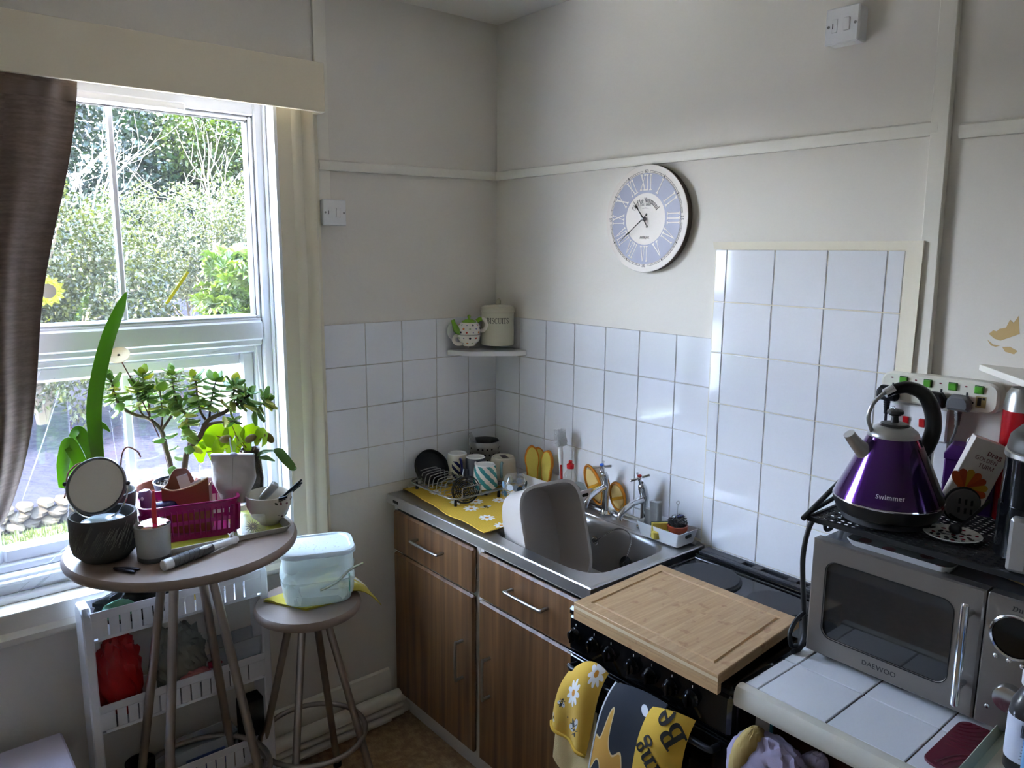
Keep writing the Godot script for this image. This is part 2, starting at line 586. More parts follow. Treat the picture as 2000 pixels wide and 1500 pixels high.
	struct("window_sill", MB.new().loft(sl, true), M.paint)
	var sk := []
	for x in [-3.0, -0.535]:
		var pr := PackedVector3Array()
		for p in [[0, 0], [0.02, 0], [0.02, 0.15], [0.016, 0.165], [0.019, 0.178], [0.013, 0.196], [0.009, 0.215], [0.0, 0.222]]: pr.append(V(x, p[1], p[0]))
		sk.append(pr)
	struct("baseboard_back", MB.new().loft(sk, true), M.paint)

func peel() -> MB:
	var b := MB.new()
	for o in [[1.795, 1.655, 1.803, 1.664, 1.81, 1.662, 1.815, 1.668, 1.828, 1.672, 1.834, 1.69, 1.842, 1.684, 1.85, 1.70, 1.856, 1.66, 1.84, 1.652, 1.82, 1.642, 1.808, 1.645], [1.793, 1.642, 1.806, 1.632, 1.82, 1.630, 1.83, 1.634, 1.812, 1.627, 1.802, 1.629], [1.825, 1.628, 1.84, 1.63, 1.856, 1.622, 1.85, 1.614, 1.832, 1.618]]:
		b.xf = Transform3D(Basis(V(0, 0, 1), V(0, 1, 0), V(-1, 0, 0)), Vector3.ZERO)
		var p := P2(o)
		if Geometry2D.is_polygon_clockwise(p): p.reverse()
		b.prism(p, -0.001, 0.0006)
	return b

func frame_bar(b: MB, x0: float, x1: float, y0: float, y1: float, w: float, z0: float, z1: float, bev := 0.004) -> MB:
	b.bb(x0, x0 + w, y0, y1, z0, z1, bev); b.bb(x1 - w, x1, y0, y1, z0, z1, bev)
	b.bb(x0 + w, x1 - w, y0, y0 + w, z0, z1, bev); b.bb(x0 + w, x1 - w, y1 - w, y1, z0, z1, bev)
	return b

func window() -> void:
	var w := Node3D.new()
	w.name = "window_1"
	w.set_meta("kind", "structure")
	add_child(w)
	# reveal lining
	part(w, "reveal", MB.new().bb(-0.915, -0.903, 0.83, 2.31, -0.25, 0.018).bb(-1.847, -1.835, 0.83, 2.31, -0.25, 0.018).bb(-1.835, -0.915, 2.3, 2.312, -0.25, 0.018), M.upvc)
	part(w, "outer_frame", MB.new().bb(-0.951, -0.915, 0.91, 2.3, -0.12, -0.052, 0.004).bb(-1.835, -1.799, 0.91, 2.3, -0.12, -0.052, 0.004).bb(-1.799, -0.951, 2.25, 2.3, -0.12, -0.052, 0.004).bb(-1.835, -0.915, 0.86, 0.915, -0.13, -0.045, 0.004), M.upvc)
	part(w, "outer_frame", MB.new().bb(-0.925, -0.915, 0.915, 2.3, -0.052, -0.04, 0.003).bb(-1.835, -1.825, 0.915, 2.3, -0.052, -0.04, 0.003).bb(-1.825, -0.925, 2.288, 2.298, -0.052, -0.04, 0.003), M.upvc)
	part(w, "transom", MB.new().bb(-1.799, -0.951, 1.535, 1.6, -0.12, -0.052, 0.006).bb(-1.799, -0.951, 1.515, 1.54, -0.12, -0.062, 0.006).bb(-1.799, -0.951, 1.596, 1.608, -0.12, -0.06, 0.004), M.upvc)
	part(w, "upper_sash", frame_bar(MB.new(), -1.799, -0.951, 1.606, 2.25, 0.014, -0.115, -0.062, 0.006), M.upvc)
	part(w, "upper_gasket", frame_bar(MB.new(), -1.787, -0.963, 1.617, 2.238, 0.004, -0.098, -0.07, 0.001), M.dark)
	var lo := frame_bar(MB.new(), -1.799, -0.951, 0.914, 1.517, 0.024, -0.13, -0.075, 0.004)
	frame_bar(lo, -1.777, -0.973, 0.936, 1.495, 0.045, -0.135, -0.088, 0.008)
	part(w, "lower_sash", lo, M.upvc)
	part(w, "pane", MB.new().bb(-1.785, -0.965, 1.616, 2.24, -0.09, -0.086), M.pane)
	part(w, "pane", MB.new().bb(-1.735, -1.015, 0.978, 1.453, -0.114, -0.11), M.pane)
	part(w, "glazing_bar", MB.new().bb(-1.374, -1.357, 1.616, 2.24, -0.084, -0.075, 0.003), M.upvc)
	part(w, "glazing_bar", MB.new().bb(-1.385, -1.362, 0.978, 1.453, -0.108, -0.096, 0.003), M.upvc)
	part(w, "trickle_vent", MB.new().bb(-1.6, -1.165, 2.236, 2.262, -0.052, -0.03, 0.005), M.upvc)
	part(w, "sub_sill", MB.new().bb(-1.835, -0.915, 0.842, 0.862, -0.12, -0.02, 0.003).bb(-1.835, -0.915, 0.892, 0.904, -0.05, -0.03, 0.003), M.upvc)

func leaf_mesh(l: float, w: float, fold: float, droop: float) -> ArrayMesh:
	var b := MB.new()
	var a := V(0, 0, 0)
	var m1 := V(0, fold * 0.2, l * 0.45)
	var tip := V(0, -droop, l)
	for s in [-1, 1]:
		var e := V(s * w / 2, fold, l * 0.4)
		if s > 0:
			b.t(a, m1, e); b.t(m1, tip, e)
		else:
			b.t(a, e, m1); b.t(m1, e, tip)
	return b.mesh(20)

func palm_leaf() -> ArrayMesh:
	var b := MB.new()
	for k in 7:
		var a := (k - 3) * 0.52
		var l := 0.2 - 0.022 * absf(k - 3)
		b.xf = Transform3D(Basis(Vector3.UP, a), Vector3.ZERO)
		for s in [-1, 1]:
			var m := V(0, -0.012, l * 0.62)
			var e := V(s * l * 0.19, 0.012, l * 0.66)
			var tip := V(0, -0.06, l)
			if s > 0:
				b.t(Vector3.ZERO, m, e); b.t(m, tip, e)
			else:
				b.t(Vector3.ZERO, e, m); b.t(m, e, tip)
	return b.mesh(20)

func branchy(b: MB, p: Vector3, d: Vector3, l: float, r: float, depth: int, spread: float) -> void:
	var pts := [p]
	var rad := [r]
	for i in 4:
		d = (d + rdir() * 0.22 + V(0, 0.05, 0)).normalized()
		p += d * l / 4
		pts.append(p); rad.append(r * (1 - 0.14 * (i + 1)))
	b.tube(pts, rad, 5)
	if depth > 0:
		for k in 2 + rng.randi() % 2: branchy(b, pts[2 + k % 3], (d + rdir() * spread).normalized(), l * rnd(0.6, 0.8), r * 0.55, depth - 1, spread)

func bush(called: String, label: String, cat: String, blobs: Array, n: int, leaf: Mesh, m: Material, c0: Color, c1: Color, size: Vector2, trunk: Array) -> Node3D:
	var o := thing(called, label, cat, trunk[0])
	var tb := MB.new()
	for k in 3: branchy(tb, Vector3.ZERO, (trunk[1] + rdir() * 0.25).normalized(), trunk[2], trunk[3], 2, 0.7)
	part(o, "branch", tb, M.bark)
	var ts := []
	var cs := []
	var tot := 0.0
	for q in blobs: tot += q[1] * q[1]
	for q in blobs:
		for k in int(n * q[1] * q[1] / tot):
			var d := rdir()
			if d.z < -0.3 and rng.randf() < 0.6: d.z = -d.z
			var clump: float = 0.8 + 0.2 * sin(d.x * 9 + q[0].x * 5) * sin(d.y * 8 + q[0].z) + rnd(-0.3, 0.06)
			var p: Vector3 = q[0] + d * q[1] * clump - trunk[0]
			var f := (d * 0.8 + rdir() + V(0, 0.1, 0)).normalized()
			var bs := Basis.looking_at(-f, (Vector3.UP + rdir() * 0.9).normalized())
			ts.append(Transform3D(bs.scaled(Vector3.ONE * rnd(size.x, size.y)), p))
			cs.append(c0.lerp(c1, rng.randf()))
	scatter(o, "foliage", leaf, m, ts, cs)
	return o

func garden() -> void:
	M.bark = mat(rgb(92, 80, 66), 0.9)
	var leafy := {"vertex_color_use_as_albedo": true, "backlight_enabled": true, "backlight": Color(0.9, 0.95, 0.4)}
	M.leaf = mat(Color.WHITE, 0.35, 0, leafy)
	var l1 := leaf_mesh(0.055, 0.032, 0.006, 0.008)
	var l2 := leaf_mesh(0.042, 0.024, 0.005, 0.004)
	var lawn := MB.new().bb(-9, 12, -0.7, -0.45, -4.7, -0.26)
	struct("ground", lawn, mat(rgb(70, 76, 36), 0.9))
	struct("bounce_patio", MB.new().bb(-9, 12, -0.45, -0.42, -3.1, -0.26), mat(rgb(206, 197, 186), 0.9))  # unseen pale paving, added to bounce warm sunlight in through the window
	var gts := []
	var gcs := []
	for k in 9000:
		var p := V(rnd(-3, 3), -0.45, rnd(-4.6, -3.2))
		gts.append(Transform3D(Basis(Vector3.UP, rnd(0, TAU)) * Basis(Vector3.RIGHT, rnd(-0.5, 0.5)), p))
		gcs.append(Color(0.03024, 0.0432, 0.00648).lerp(Color(0.06912, 0.08208, 0.01728), rng.randf()))
	var blade := MB.new()
	blade.t(V(-0.006, 0, 0), V(0.006, 0, 0), V(0.004, 0.07, 0.01)); blade.t(V(0.012, 0, 0.005), V(0.02, 0, 0), V(0.03, 0.055, -0.01))
	var gr := thing("lawn_grass", "sunlit short grass of the lawn below the window", "grass")
	gr.set_meta("kind", "stuff")
	scatter(gr, "blades", blade.mesh(), M.leaf, gts, gcs)
	# low stone wall at the end of the lawn
	var sw := thing("garden_wall", "low dry stone wall at the far end of the lawn", "wall", V(0, -0.45, -4.72))
	var stones := []
	for k in 4:
		var s := MB.new()
		s.ball(Vector3.ZERO, V(0.075, 0.045, 0.09), 8, 5)
		for i in s.v.size(): s.v[i] *= 1.0 + 0.25 * sin(s.v[i].x * 40 + k) * sin(s.v[i].y * 50 + 2 * k)
		stones.append(s.mesh(50))
	var sms := [mat(rgb(64, 58, 48), 0.95, 0, {"specular_mode": 2}), mat(rgb(50, 46, 40), 0.95, 0, {"specular_mode": 2}), mat(rgb(76, 69, 56), 0.95, 0, {"specular_mode": 2})]
	for row in 3:
		var x := -2.4 + 0.1 * row
		while x < 2.6:
			var o := part(sw, "stone", stones[rng.randi() % 4], sms[rng.randi() % 3])
			o.position = V(x, 0.04 + row * 0.075, rnd(-0.03, 0.03))
			o.rotation.y = rnd(-0.3, 0.3)
			x += rnd(0.11, 0.16)
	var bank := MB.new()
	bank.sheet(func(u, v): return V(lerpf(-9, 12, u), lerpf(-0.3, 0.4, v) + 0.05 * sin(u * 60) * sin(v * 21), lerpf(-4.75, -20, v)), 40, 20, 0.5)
	struct("terrace", bank, bump(mat(rgb(34, 34, 42), 0.95, 0, {"specular_mode": BaseMaterial3D.SPECULAR_DISABLED}), 0.03, 8, 3.0, 0.7))  # tree shade put into the dark colour; the sun lights this ground
	# a pale rendered shed in full sun at the right
	var sh := thing("garden_shed", "pale rendered outbuilding in full sun, right of the lower pane", "shed", V(2.05, -0.2, -7.0))
	part(sh, "wall", MB.new().bb(-0.75, 1.6, 0, 0.62, -1, 0, 0.01), mat(rgb(238, 234, 226), 0.8))
	part(sh, "roof", MB.new().bb(-0.8, 1.65, 0.62, 0.66, -1.05, 0.04, 0.01), mat(rgb(200, 192, 182), 0.8))
	bush("garden_shrub", "tall mid green shrub with small pale-edged leaves, left of the glazing bar", "shrub", [[V(-0.5, 1.8, -7.2), 0.95], [V(-1.2, 1.2, -7.0), 1.0], [V(0.1, 1.35, -7.2), 0.95], [V(-0.3, 0.7, -6.9), 0.8], [V(-1.5, 2.2, -7.4), 1.0], [V(0.5, 0.6, -7.3), 0.75], [V(-2.4, 1.4, -7.3), 1.1]], 34000, l1, M.leaf, Color(0.008, 0.0125, 0.002), Color(0.062, 0.066, 0.014), Vector2(0.7, 1.3), [V(-0.6, -0.1, -7.3), V(0, 1, 0), 1.3, 0.06])
	bush("garden_shrub", "broad silvery white-leaved bush behind the right half of the upper pane", "shrub", [[V(1.35, 1.9, -7.9), 0.85], [V(2.2, 2.05, -7.9), 0.95], [V(0.8, 2.0, -8.3), 0.7], [V(1.7, 1.5, -7.7), 0.8], [V(3.0, 1.6, -7.8), 1.0]], 32000, l2, M.leaf, Color(0.0216, 0.02592, 0.01296), Color(0.1296, 0.1339, 0.0864), Vector2(0.7, 1.3), [V(1.7, -0.1, -8.2), V(0, 1, 0), 1.2, 0.05])
	bush("garden_sapling", "young tree with big fresh green hand-shaped leaves at lower right of the upper pane", "tree", [[V(1.25, 1.45, -6.2), 0.42], [V(1.5, 1.2, -6.1), 0.4], [V(1.05, 1.15, -6.15), 0.3], [V(1.75, 1.55, -6.4), 0.45]], 520, palm_leaf(), M.leaf, Color(0.02592, 0.05184, 0.005184), Color(0.07344, 0.1037, 0.01728), Vector2(0.55, 0.95), [V(1.4, -0.2, -6.0), V(0, 1, 0), 0.9, 0.025])
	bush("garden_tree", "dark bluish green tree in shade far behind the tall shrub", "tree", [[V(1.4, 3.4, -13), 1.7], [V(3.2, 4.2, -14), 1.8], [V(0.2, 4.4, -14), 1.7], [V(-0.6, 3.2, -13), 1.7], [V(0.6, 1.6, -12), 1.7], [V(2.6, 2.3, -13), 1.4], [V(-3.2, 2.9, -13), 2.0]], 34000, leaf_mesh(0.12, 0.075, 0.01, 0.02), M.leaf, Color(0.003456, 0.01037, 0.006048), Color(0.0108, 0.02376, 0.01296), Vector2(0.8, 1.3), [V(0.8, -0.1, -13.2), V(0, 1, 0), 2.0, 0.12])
	bush("garden_tree", "light yellow-green tree far behind at top right of the window", "tree", [[V(3.6, 3.7, -12.5), 1.1], [V(4.6, 3.3, -12.5), 1.3], [V(2.7, 3.6, -12.4), 0.8], [V(4.0, 2.2, -12.4), 1.2], [V(6.4, 2.6, -12.6), 1.8]], 24000, leaf_mesh(0.1, 0.065, 0.01, 0.02), M.leaf, Color(0.01728, 0.03456, 0.00432), Color(0.05616, 0.07776, 0.01512), Vector2(0.7, 1.2), [V(4.0, -0.1, -12.8), V(0, 1, 0), 2.0, 0.1])
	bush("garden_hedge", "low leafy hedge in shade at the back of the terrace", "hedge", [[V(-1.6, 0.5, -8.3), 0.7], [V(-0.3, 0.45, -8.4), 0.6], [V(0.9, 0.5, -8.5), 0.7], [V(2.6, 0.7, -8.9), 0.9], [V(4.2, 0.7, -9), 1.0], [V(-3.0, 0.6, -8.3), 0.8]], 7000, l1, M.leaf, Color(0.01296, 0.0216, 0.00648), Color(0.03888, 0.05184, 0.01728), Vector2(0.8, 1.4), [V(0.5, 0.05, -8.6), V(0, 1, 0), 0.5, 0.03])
	for q in [["bare pale branching tree in front of the dark tree, at the upper left", V(0.1, 0.4, -8.6), V(0.12, 1, 0), 9], ["bare pale twiggy tree at the upper right of the window", V(1.9, 0.6, -9.0), V(0.05, 1, 0), 5]]:
		rng.seed = q[3]
		var t := thing("bare_tree", q[0], "tree", q[1])
		var b := MB.new()
		b.tube([Vector3.ZERO, q[2] * 0.9 + V(0.05, 0, 0), q[2] * 1.7], [0.04, 0.03, 0.022], 6)
		for k in 6: branchy(b, q[2] * (1.0 + 0.14 * k), (q[2] + rdir() * 0.55).normalized(), 0.95, 0.014, 2, 0.6)
		part(t, "branch", b, mat(rgb(104, 98, 88), 0.9))
	rng.seed = 21
	var dead := thing("dry_brush", "tangle of dry brown twigs in front of the dark gap between the shrubs", "twigs", V(0.85, 0.7, -6.7))
	var db := MB.new()
	for k in 10: branchy(db, V(rnd(-0.2, 0.25), rnd(-0.1, 0.3), 0), (V(rnd(-1, 1), 0.5, 0) + rdir() * 0.4).normalized(), 0.4, 0.008, 1, 0.7)
	part(dead, "twig", db, mat(rgb(170, 140, 96), 0.9))
	rng.seed = 99

func things() -> void:
	kitchen()
	table_side()
	right_side()

const RW := -PI / 2      # faces out of the clock wall
const CF := -0.6955      # faces the viewer

func daisy(p: Pic, at: Vector2, r: float) -> void:
	for k in 9: p.oval(at + Vector2.from_angle(TAU * k / 9) * r * 0.62, r * 0.42, r * 0.2, Color8(245, 242, 236), TAU * k / 9)
	p.oval(at, r * 0.26, r * 0.26, Color8(226, 150, 46))
func bee(p: Pic, at: Vector2, r: float, a: float) -> void:
	var f := func(v): return at + (v * r).rotated(a)
	for s in [-1, 1]:
		p.oval(f.call(Vector2(-0.1, s * 0.55)), r * 0.3, r * 0.55, Color8(205, 205, 205), a + s * 0.5)
		for k in 3: p.line(f.call(Vector2(-0.3 + 0.3 * k, 0)), f.call(Vector2(-0.55 + 0.5 * k, s * 0.75)), maxf(1.2, r * 0.07), Color8(40, 34, 26))
	p.oval(at, r * 0.75, r * 0.32, Color8(38, 34, 28), a)
	for k in 2: p.line(f.call(Vector2(0.05 + 0.3 * k, -0.25)), f.call(Vector2(0.05 + 0.3 * k, 0.25)), r * 0.12, Color8(224, 180, 60))
func bee_cloth(w: int, h: int, sd: int, base: Color, r: float, quilt := 0) -> ImageTexture:
	var p := Pic.new(w, h, base)
	var g := RandomNumberGenerator.new()
	g.seed = sd
	if quilt:
		for x in range(0, w, quilt): p.im.fill_rect(Rect2i(x, 0, 1, h), base.darkened(0.12))
		for y in range(0, h, quilt): p.im.fill_rect(Rect2i(0, y, w, 1), base.darkened(0.12))
	var n := int(h / (r * 2.6))
	for j in n:
		for i in int(w / (r * 2.6)):
			var at := Vector2((i + 0.5 + 0.5 * (j % 2)) * r * 2.6, (j + 0.5) * r * 2.6) + Vector2(g.randf_range(-1, 1), g.randf_range(-1, 1)) * r * 0.4
			if (i + j * 2) % 3 == 1: bee(p, at, r * 0.8, g.randf_range(0, TAU))
			else: daisy(p, at, r * g.randf_range(0.7, 1.05))
	return p.tex()

func kitchen() -> void:
	M.wood = mat(Color.WHITE, 0.42, 0, {"uv1_triplanar": true, "uv1_scale": V(3.0, 0.8, 1.0)})
	M.wood.albedo_texture = grain(256, 512, rgb(92, 64, 40), rgb(140, 102, 66), 3.0, 0.22, 31, 0.25)
	M.carcass = mat(rgb(226, 222, 214), 0.45)
	M.silicone = mat(rgb(222, 214, 196), 0.5)
	for s in 2:
		var z0: float = [0.012, 0.546][s]
		var z1: float = [0.5445, 1.078][s]
		var c := thing("base_cabinet", ["walnut base cabinet with drawer and door under the drainer, nearest the corner", "walnut base cabinet with drawer and door under the sink bowl, beside the cooker"][s], "cabinet", V(-0.5, 0, (z0 + z1) / 2), RW, "walnut base cabinets")
		var w := z1 - z0
		part(c, "body", MB.new().bb(-w / 2, w / 2, 0.1, 0.76, -0.47, 0, 0.001).bb(-w / 2, -w / 2 + 0.02, 0.76, 0.894, -0.47, 0, 0.001).bb(w / 2 - 0.02, w / 2, 0.76, 0.894, -0.47, 0, 0.001).bb(-w / 2 + 0.02, w / 2 - 0.02, 0.872, 0.894, -0.02, 0, 0.001).bb(-w / 2, w / 2, 0, 0.1, -0.42, -0.05, 0.001), M.carcass)
		var a: float = -w / 2 + [0.018, 0.013][s]
		var b: float = w / 2 - [0.014, 0.012][s]
		var d := part(c, "drawer", MB.new().bb(a, b, 0.7125, 0.871, 0.001, 0.02, 0.007), M.wood)
		var cx := (a + b) / 2
		var hd := func(to, p, q): return part(to, "handle", MB.new().tube(curve([p, p.lerp(p + V(0, 0, 0.032), 0.75), p + V(0, 0, 0.032) + (q - p) * 0.06, q + V(0, 0, 0.032) - (q - p) * 0.06, q.lerp(q + V(0, 0, 0.032), 0.75), q], 5), 0.0052, 10), M.steel)
		hd.call(d, V(cx - 0.08, 0.803, 0.02), V(cx + 0.08, 0.803, 0.02))
		var dr := part(c, "door", MB.new().bb(a, b, 0.13, 0.7065, 0.001, 0.02, 0.007), M.wood)
		var hx: float = [b - 0.058, a + 0.062][s]
		hd.call(dr, V(hx, 0.525, 0.02), V(hx, 0.39, 0.02))
	sink()
	taps()
	drainer()
	sink_caddies()
	cooker()
	wall_things()

func sup(a: float, b: float, n: float, t: float) -> Vector2:
	var c := cos(t)
	var s := sin(t)
	return Vector2(c, s) / pow(pow(absf(c) / a, n) + pow(absf(s) / b, n), 1.0 / n)

func sink() -> void:
	M.sink = mat(rgb(196, 194, 192), 0.36, 1.0)
	M.sink.roughness_texture = null
	var s := thing("sink", "stainless steel sink top with drainer and bowl across both cabinets", "sink", V(-0.5, 0.895, 0))
	var at := V(0.215, 0, 0.772)   # bowl centre
	var X := [-0.029, 0.492]
	var Z := [0.006, 1.073]
	# perimeter of the slab sampled through its corners
	var per := []
	for k in 96:
		var q := [Vector2(X[1], Z[0]), Vector2(X[1], Z[1]), Vector2(X[0], Z[1]), Vector2(X[0], Z[0])]
		var e := k / 24
		per.append(q[e].lerp(q[(e + 1) % 4], (k % 24) / 24.0))
	var mk := func(f: Callable) -> PackedVector3Array:
		var r := PackedVector3Array()
		for p in per: r.append(f.call(p))
		return r
	var c2 := Vector2(at.x, at.z)
	var inset := func(p: Vector2, d: float) -> Vector2: return Vector2(clampf(p.x, X[0] + d, X[1] - d), clampf(p.y, Z[0] + d, Z[1] - d))
	var rim := func(p: Vector2, a: float, b: float, n: float) -> Vector2: return c2 + sup(a, b, n, (p - c2).angle())
	var v3 := func(p: Vector2, y: float) -> Vector3: return V(p.x, y, p.y)
	var rs := []
	rs.append(mk.call(func(p): return v3.call(p, 0.0)))
	rs.append(mk.call(func(p): return v3.call(p, 0.032)))
	rs.append(mk.call(func(p): return v3.call(inset.call(p, 0.003), 0.035)))
	rs.append(mk.call(func(p): return v3.call(inset.call(p, 0.014), 0.034)))
	rs.append(mk.call(func(p): return v3.call(inset.call(p, 0.022), 0.0295)))
	for e in [[0.186, 0.248, 0.0295, 5], [0.178, 0.24, 0.026, 5], [0.171, 0.233, 0.015, 5], [0.166, 0.228, -0.02, 5], [0.158, 0.219, -0.11, 5], [0.146, 0.207, -0.138, 4.5], [0.12, 0.18, -0.147, 4], [0.04, 0.04, -0.15, 2], [0.035, 0.035, -0.156, 2]]:
		rs.append(mk.call(func(p): return v3.call(rim.call(p, e[0], e[1], e[3]), e[2])))
	part(s, "sink_top", MB.new().loft(rs, false).mesh(38), M.sink)
	var gr := MB.new()
	for k in 7: gr.tube([V(0.06 + 0.055 * k, 0.0285, 0.05), V(0.06 + 0.055 * k, 0.0285, 0.47)], 0.004, 8)
	part(s, "drainer_ridge", gr, M.sink)
	part(s, "ledge_ridge", MB.new().tube([V(0.412, 0.029, 0.55), V(0.412, 0.029, 1.02)], 0.005, 8).tube([V(0.47, 0.032, 0.02), V(0.47, 0.032, 1.05)], 0.006, 8), M.sink)
	part(s, "maker_plate", MB.new().bb(-0.0305, -0.0285, 0.011, 0.021, 0.05, 0.085, 0.0005), mat(rgb(46, 44, 44), 0.5))
	part(s, "waste", MB.new().lathe([Vector2(0.042, -0.1475), Vector2(0.036, -0.146), Vector2(0.03, -0.152), Vector2(0.0, -0.154)], 24), M.chrome).position = at
	# overflow with the plug chain, the plug hanging against the bowl side
	part(s, "overflow", MB.new().tube(arc(V(0.376, -0.04, 0.70), V(0, 0.013, 0), V(0, 0, 0.013), 0, TAU, 20).slice(0, 20), 0.0035, 6, true).tube(arc(V(0.376, -0.04, 0.70), V(0, 0.006, 0), V(0, 0, 0.006), 0, TAU, 12).slice(0, 12), 0.002, 6, true), M.chrome)
	var chain := MB.new()
	var cp := curve([V(0.372, -0.04, 0.705), V(0.366, -0.008, 0.745), V(0.376, 0.032, 0.80), V(0.372, 0.037, 0.85), V(0.368, 0.012, 0.868), V(0.352, -0.05, 0.862)], 10)
	for k in cp.size(): chain.ball(cp[k], V(0.0028, 0.0028, 0.0028), 6, 4)
	chain.tube(cp, 0.001, 5)
	part(s, "plug_chain", chain, M.steel_dull)
	var pl := MB.new()
	pl.xf = Transform3D(Basis(V(0, 0, 1), 1.25), V(0.352, -0.062, 0.866))
	pl.lathe([Vector2(0, -0.01), Vector2(0.017, -0.01), Vector2(0.022, 0.004), Vector2(0.024, 0.006), Vector2(0.0, 0.008)], 20)
	pl.tube(arc(V(0, 0.012, 0), V(0.006, 0, 0), V(0, 0.006, 0), 0, TAU, 10).slice(0, 10), 0.0012, 5, true)
	part(s, "plug", pl, M.black_matt)
	part(s, "sealant", MB.new().bb(0.06, 0.43, 0.034, 0.05, 0.006, 0.02, 0.003).bb(0.488, 0.495, 0.034, 0.042, 0.03, 1.05, 0.002), M.silicone)

func taps() -> void:
	for k in 2:
		var t := thing(["tap", "tap"][k], ["chrome pillar tap with blue cold button at the back of the sink", "chrome pillar tap with red hot button, beside the white sponge caddy"][k], "tap", [V(-0.047, 0.925, 0.672), V(-0.047, 0.925, 0.846)][k], PI + [0.12, -0.05][k], "pillar taps")
		part(t, "base", MB.new().lathe([Vector2(0, 0.003), Vector2(0.024, 0.003), Vector2(0.024, 0.007), Vector2(0.018, 0.011), Vector2(0.014, 0.018), Vector2(0.0, 0.018)], 24), M.chrome)
		var b := MB.new()
		b.lathe([Vector2(0.0115, 0.015), Vector2(0.0115, 0.085), Vector2(0.014, 0.095), Vector2(0.0155, 0.105), Vector2(0.014, 0.12), Vector2(0.0, 0.122)], 20)
		part(t, "body", b, M.chrome)
		var sp := MB.new()
		sp.tube(curve([V(0.0, 0.1, 0), V(0.04, 0.098, 0), V(0.085, 0.085, 0), V(0.108, 0.07, 0), V(0.114, 0.052, 0)], 6), [0.011, 0.011, 0.0108, 0.0106, 0.0104, 0.0102, 0.01, 0.0098, 0.0097, 0.0096, 0.0095, 0.0095, 0.0095, 0.0095, 0.0095, 0.0095, 0.0095, 0.0095, 0.0095, 0.0095, 0.0098, 0.01, 0.0102, 0.0105, 0.0105], 14)
		part(t, "spout", sp, M.chrome)
		var h := MB.new()
		h.xf = Transform3D(Basis(V(0, 0, 1), -0.35), V(0.0, 0.112, 0))
		h.lathe([Vector2(0.0, 0), Vector2(0.014, 0.0), Vector2(0.015, 0.03), Vector2(0.012, 0.042), Vector2(0.007, 0.046), Vector2(0.006, 0.058), Vector2(0.009, 0.062), Vector2(0.009, 0.076), Vector2(0.0, 0.078)], 18)
		part(t, "headwork", h, M.chrome)
		var x := MB.new()
		x.xf = h.xf * Transform3D(Basis(V(0, 1, 0), 0.5 + 0.5 * k), V(0, 0.07, 0))
		for e in [V(1, 0, 0), V(0, 0, 1)]: x.tube([e * -0.034, e * -0.032, e * -0.008, e * 0.008, e * 0.032, e * 0.034], [0.003, 0.0048, 0.004, 0.004, 0.0048, 0.003], 8)
		part(t, "cross_handle", x, M.chrome)
		var c := MB.new()
		c.xf = h.xf
		c.lathe([Vector2(0.007, 0.077), Vector2(0.007, 0.08), Vector2(0, 0.081)], 14)
		part(t, "button", c, mat([rgb(36, 96, 200), rgb(190, 40, 36)][k], 0.3), ["blue button", "red button"][k])

func mug(called: String, label: String, at: Vector3, r: float, h: float, turn: float, m: Material, mh: Material, taper := 0.0, rim_m: Material = null) -> Node3D:
	# stands upside down: foot upwards
	var t := thing(called, label, "mug", at, turn, "mugs upside down in the dish rack")
	var R := r - taper
	part(t, "cup", MB.new().lathe([Vector2(r - 0.004, 0.004), Vector2(r - 0.002, 0.0), Vector2(r, 0.003), Vector2(r, h * 0.25), Vector2(R, h - 0.012), Vector2(R - 0.003, h - 0.003)], 40), m)
	part(t, "foot", MB.new().lathe([Vector2(R - 0.003, h - 0.003), Vector2(R - 0.006, h), Vector2(R - 0.009, h), Vector2(R - 0.012, h - 0.004), Vector2(0, h - 0.005)], 40), rim_m if rim_m else M.white_gloss)
	part(t, "inside", MB.new().lathe([Vector2(0, h - 0.012), Vector2(R - 0.008, h - 0.012), Vector2(R - 0.005, h - 0.02), Vector2(r - 0.004, 0.004)], 32), M.white_gloss)
	part(t, "handle", MB.new().tube(curve([V(R - 0.002, h * 0.82, 0), V(R + 0.018, h * 0.8, 0), V(R + 0.026, h * 0.55, 0), V(R + 0.02, h * 0.3, 0), V(r - 0.003, h * 0.22, 0)], 6), 0.0052, 10, false, true, 1.5), mh)
	return t

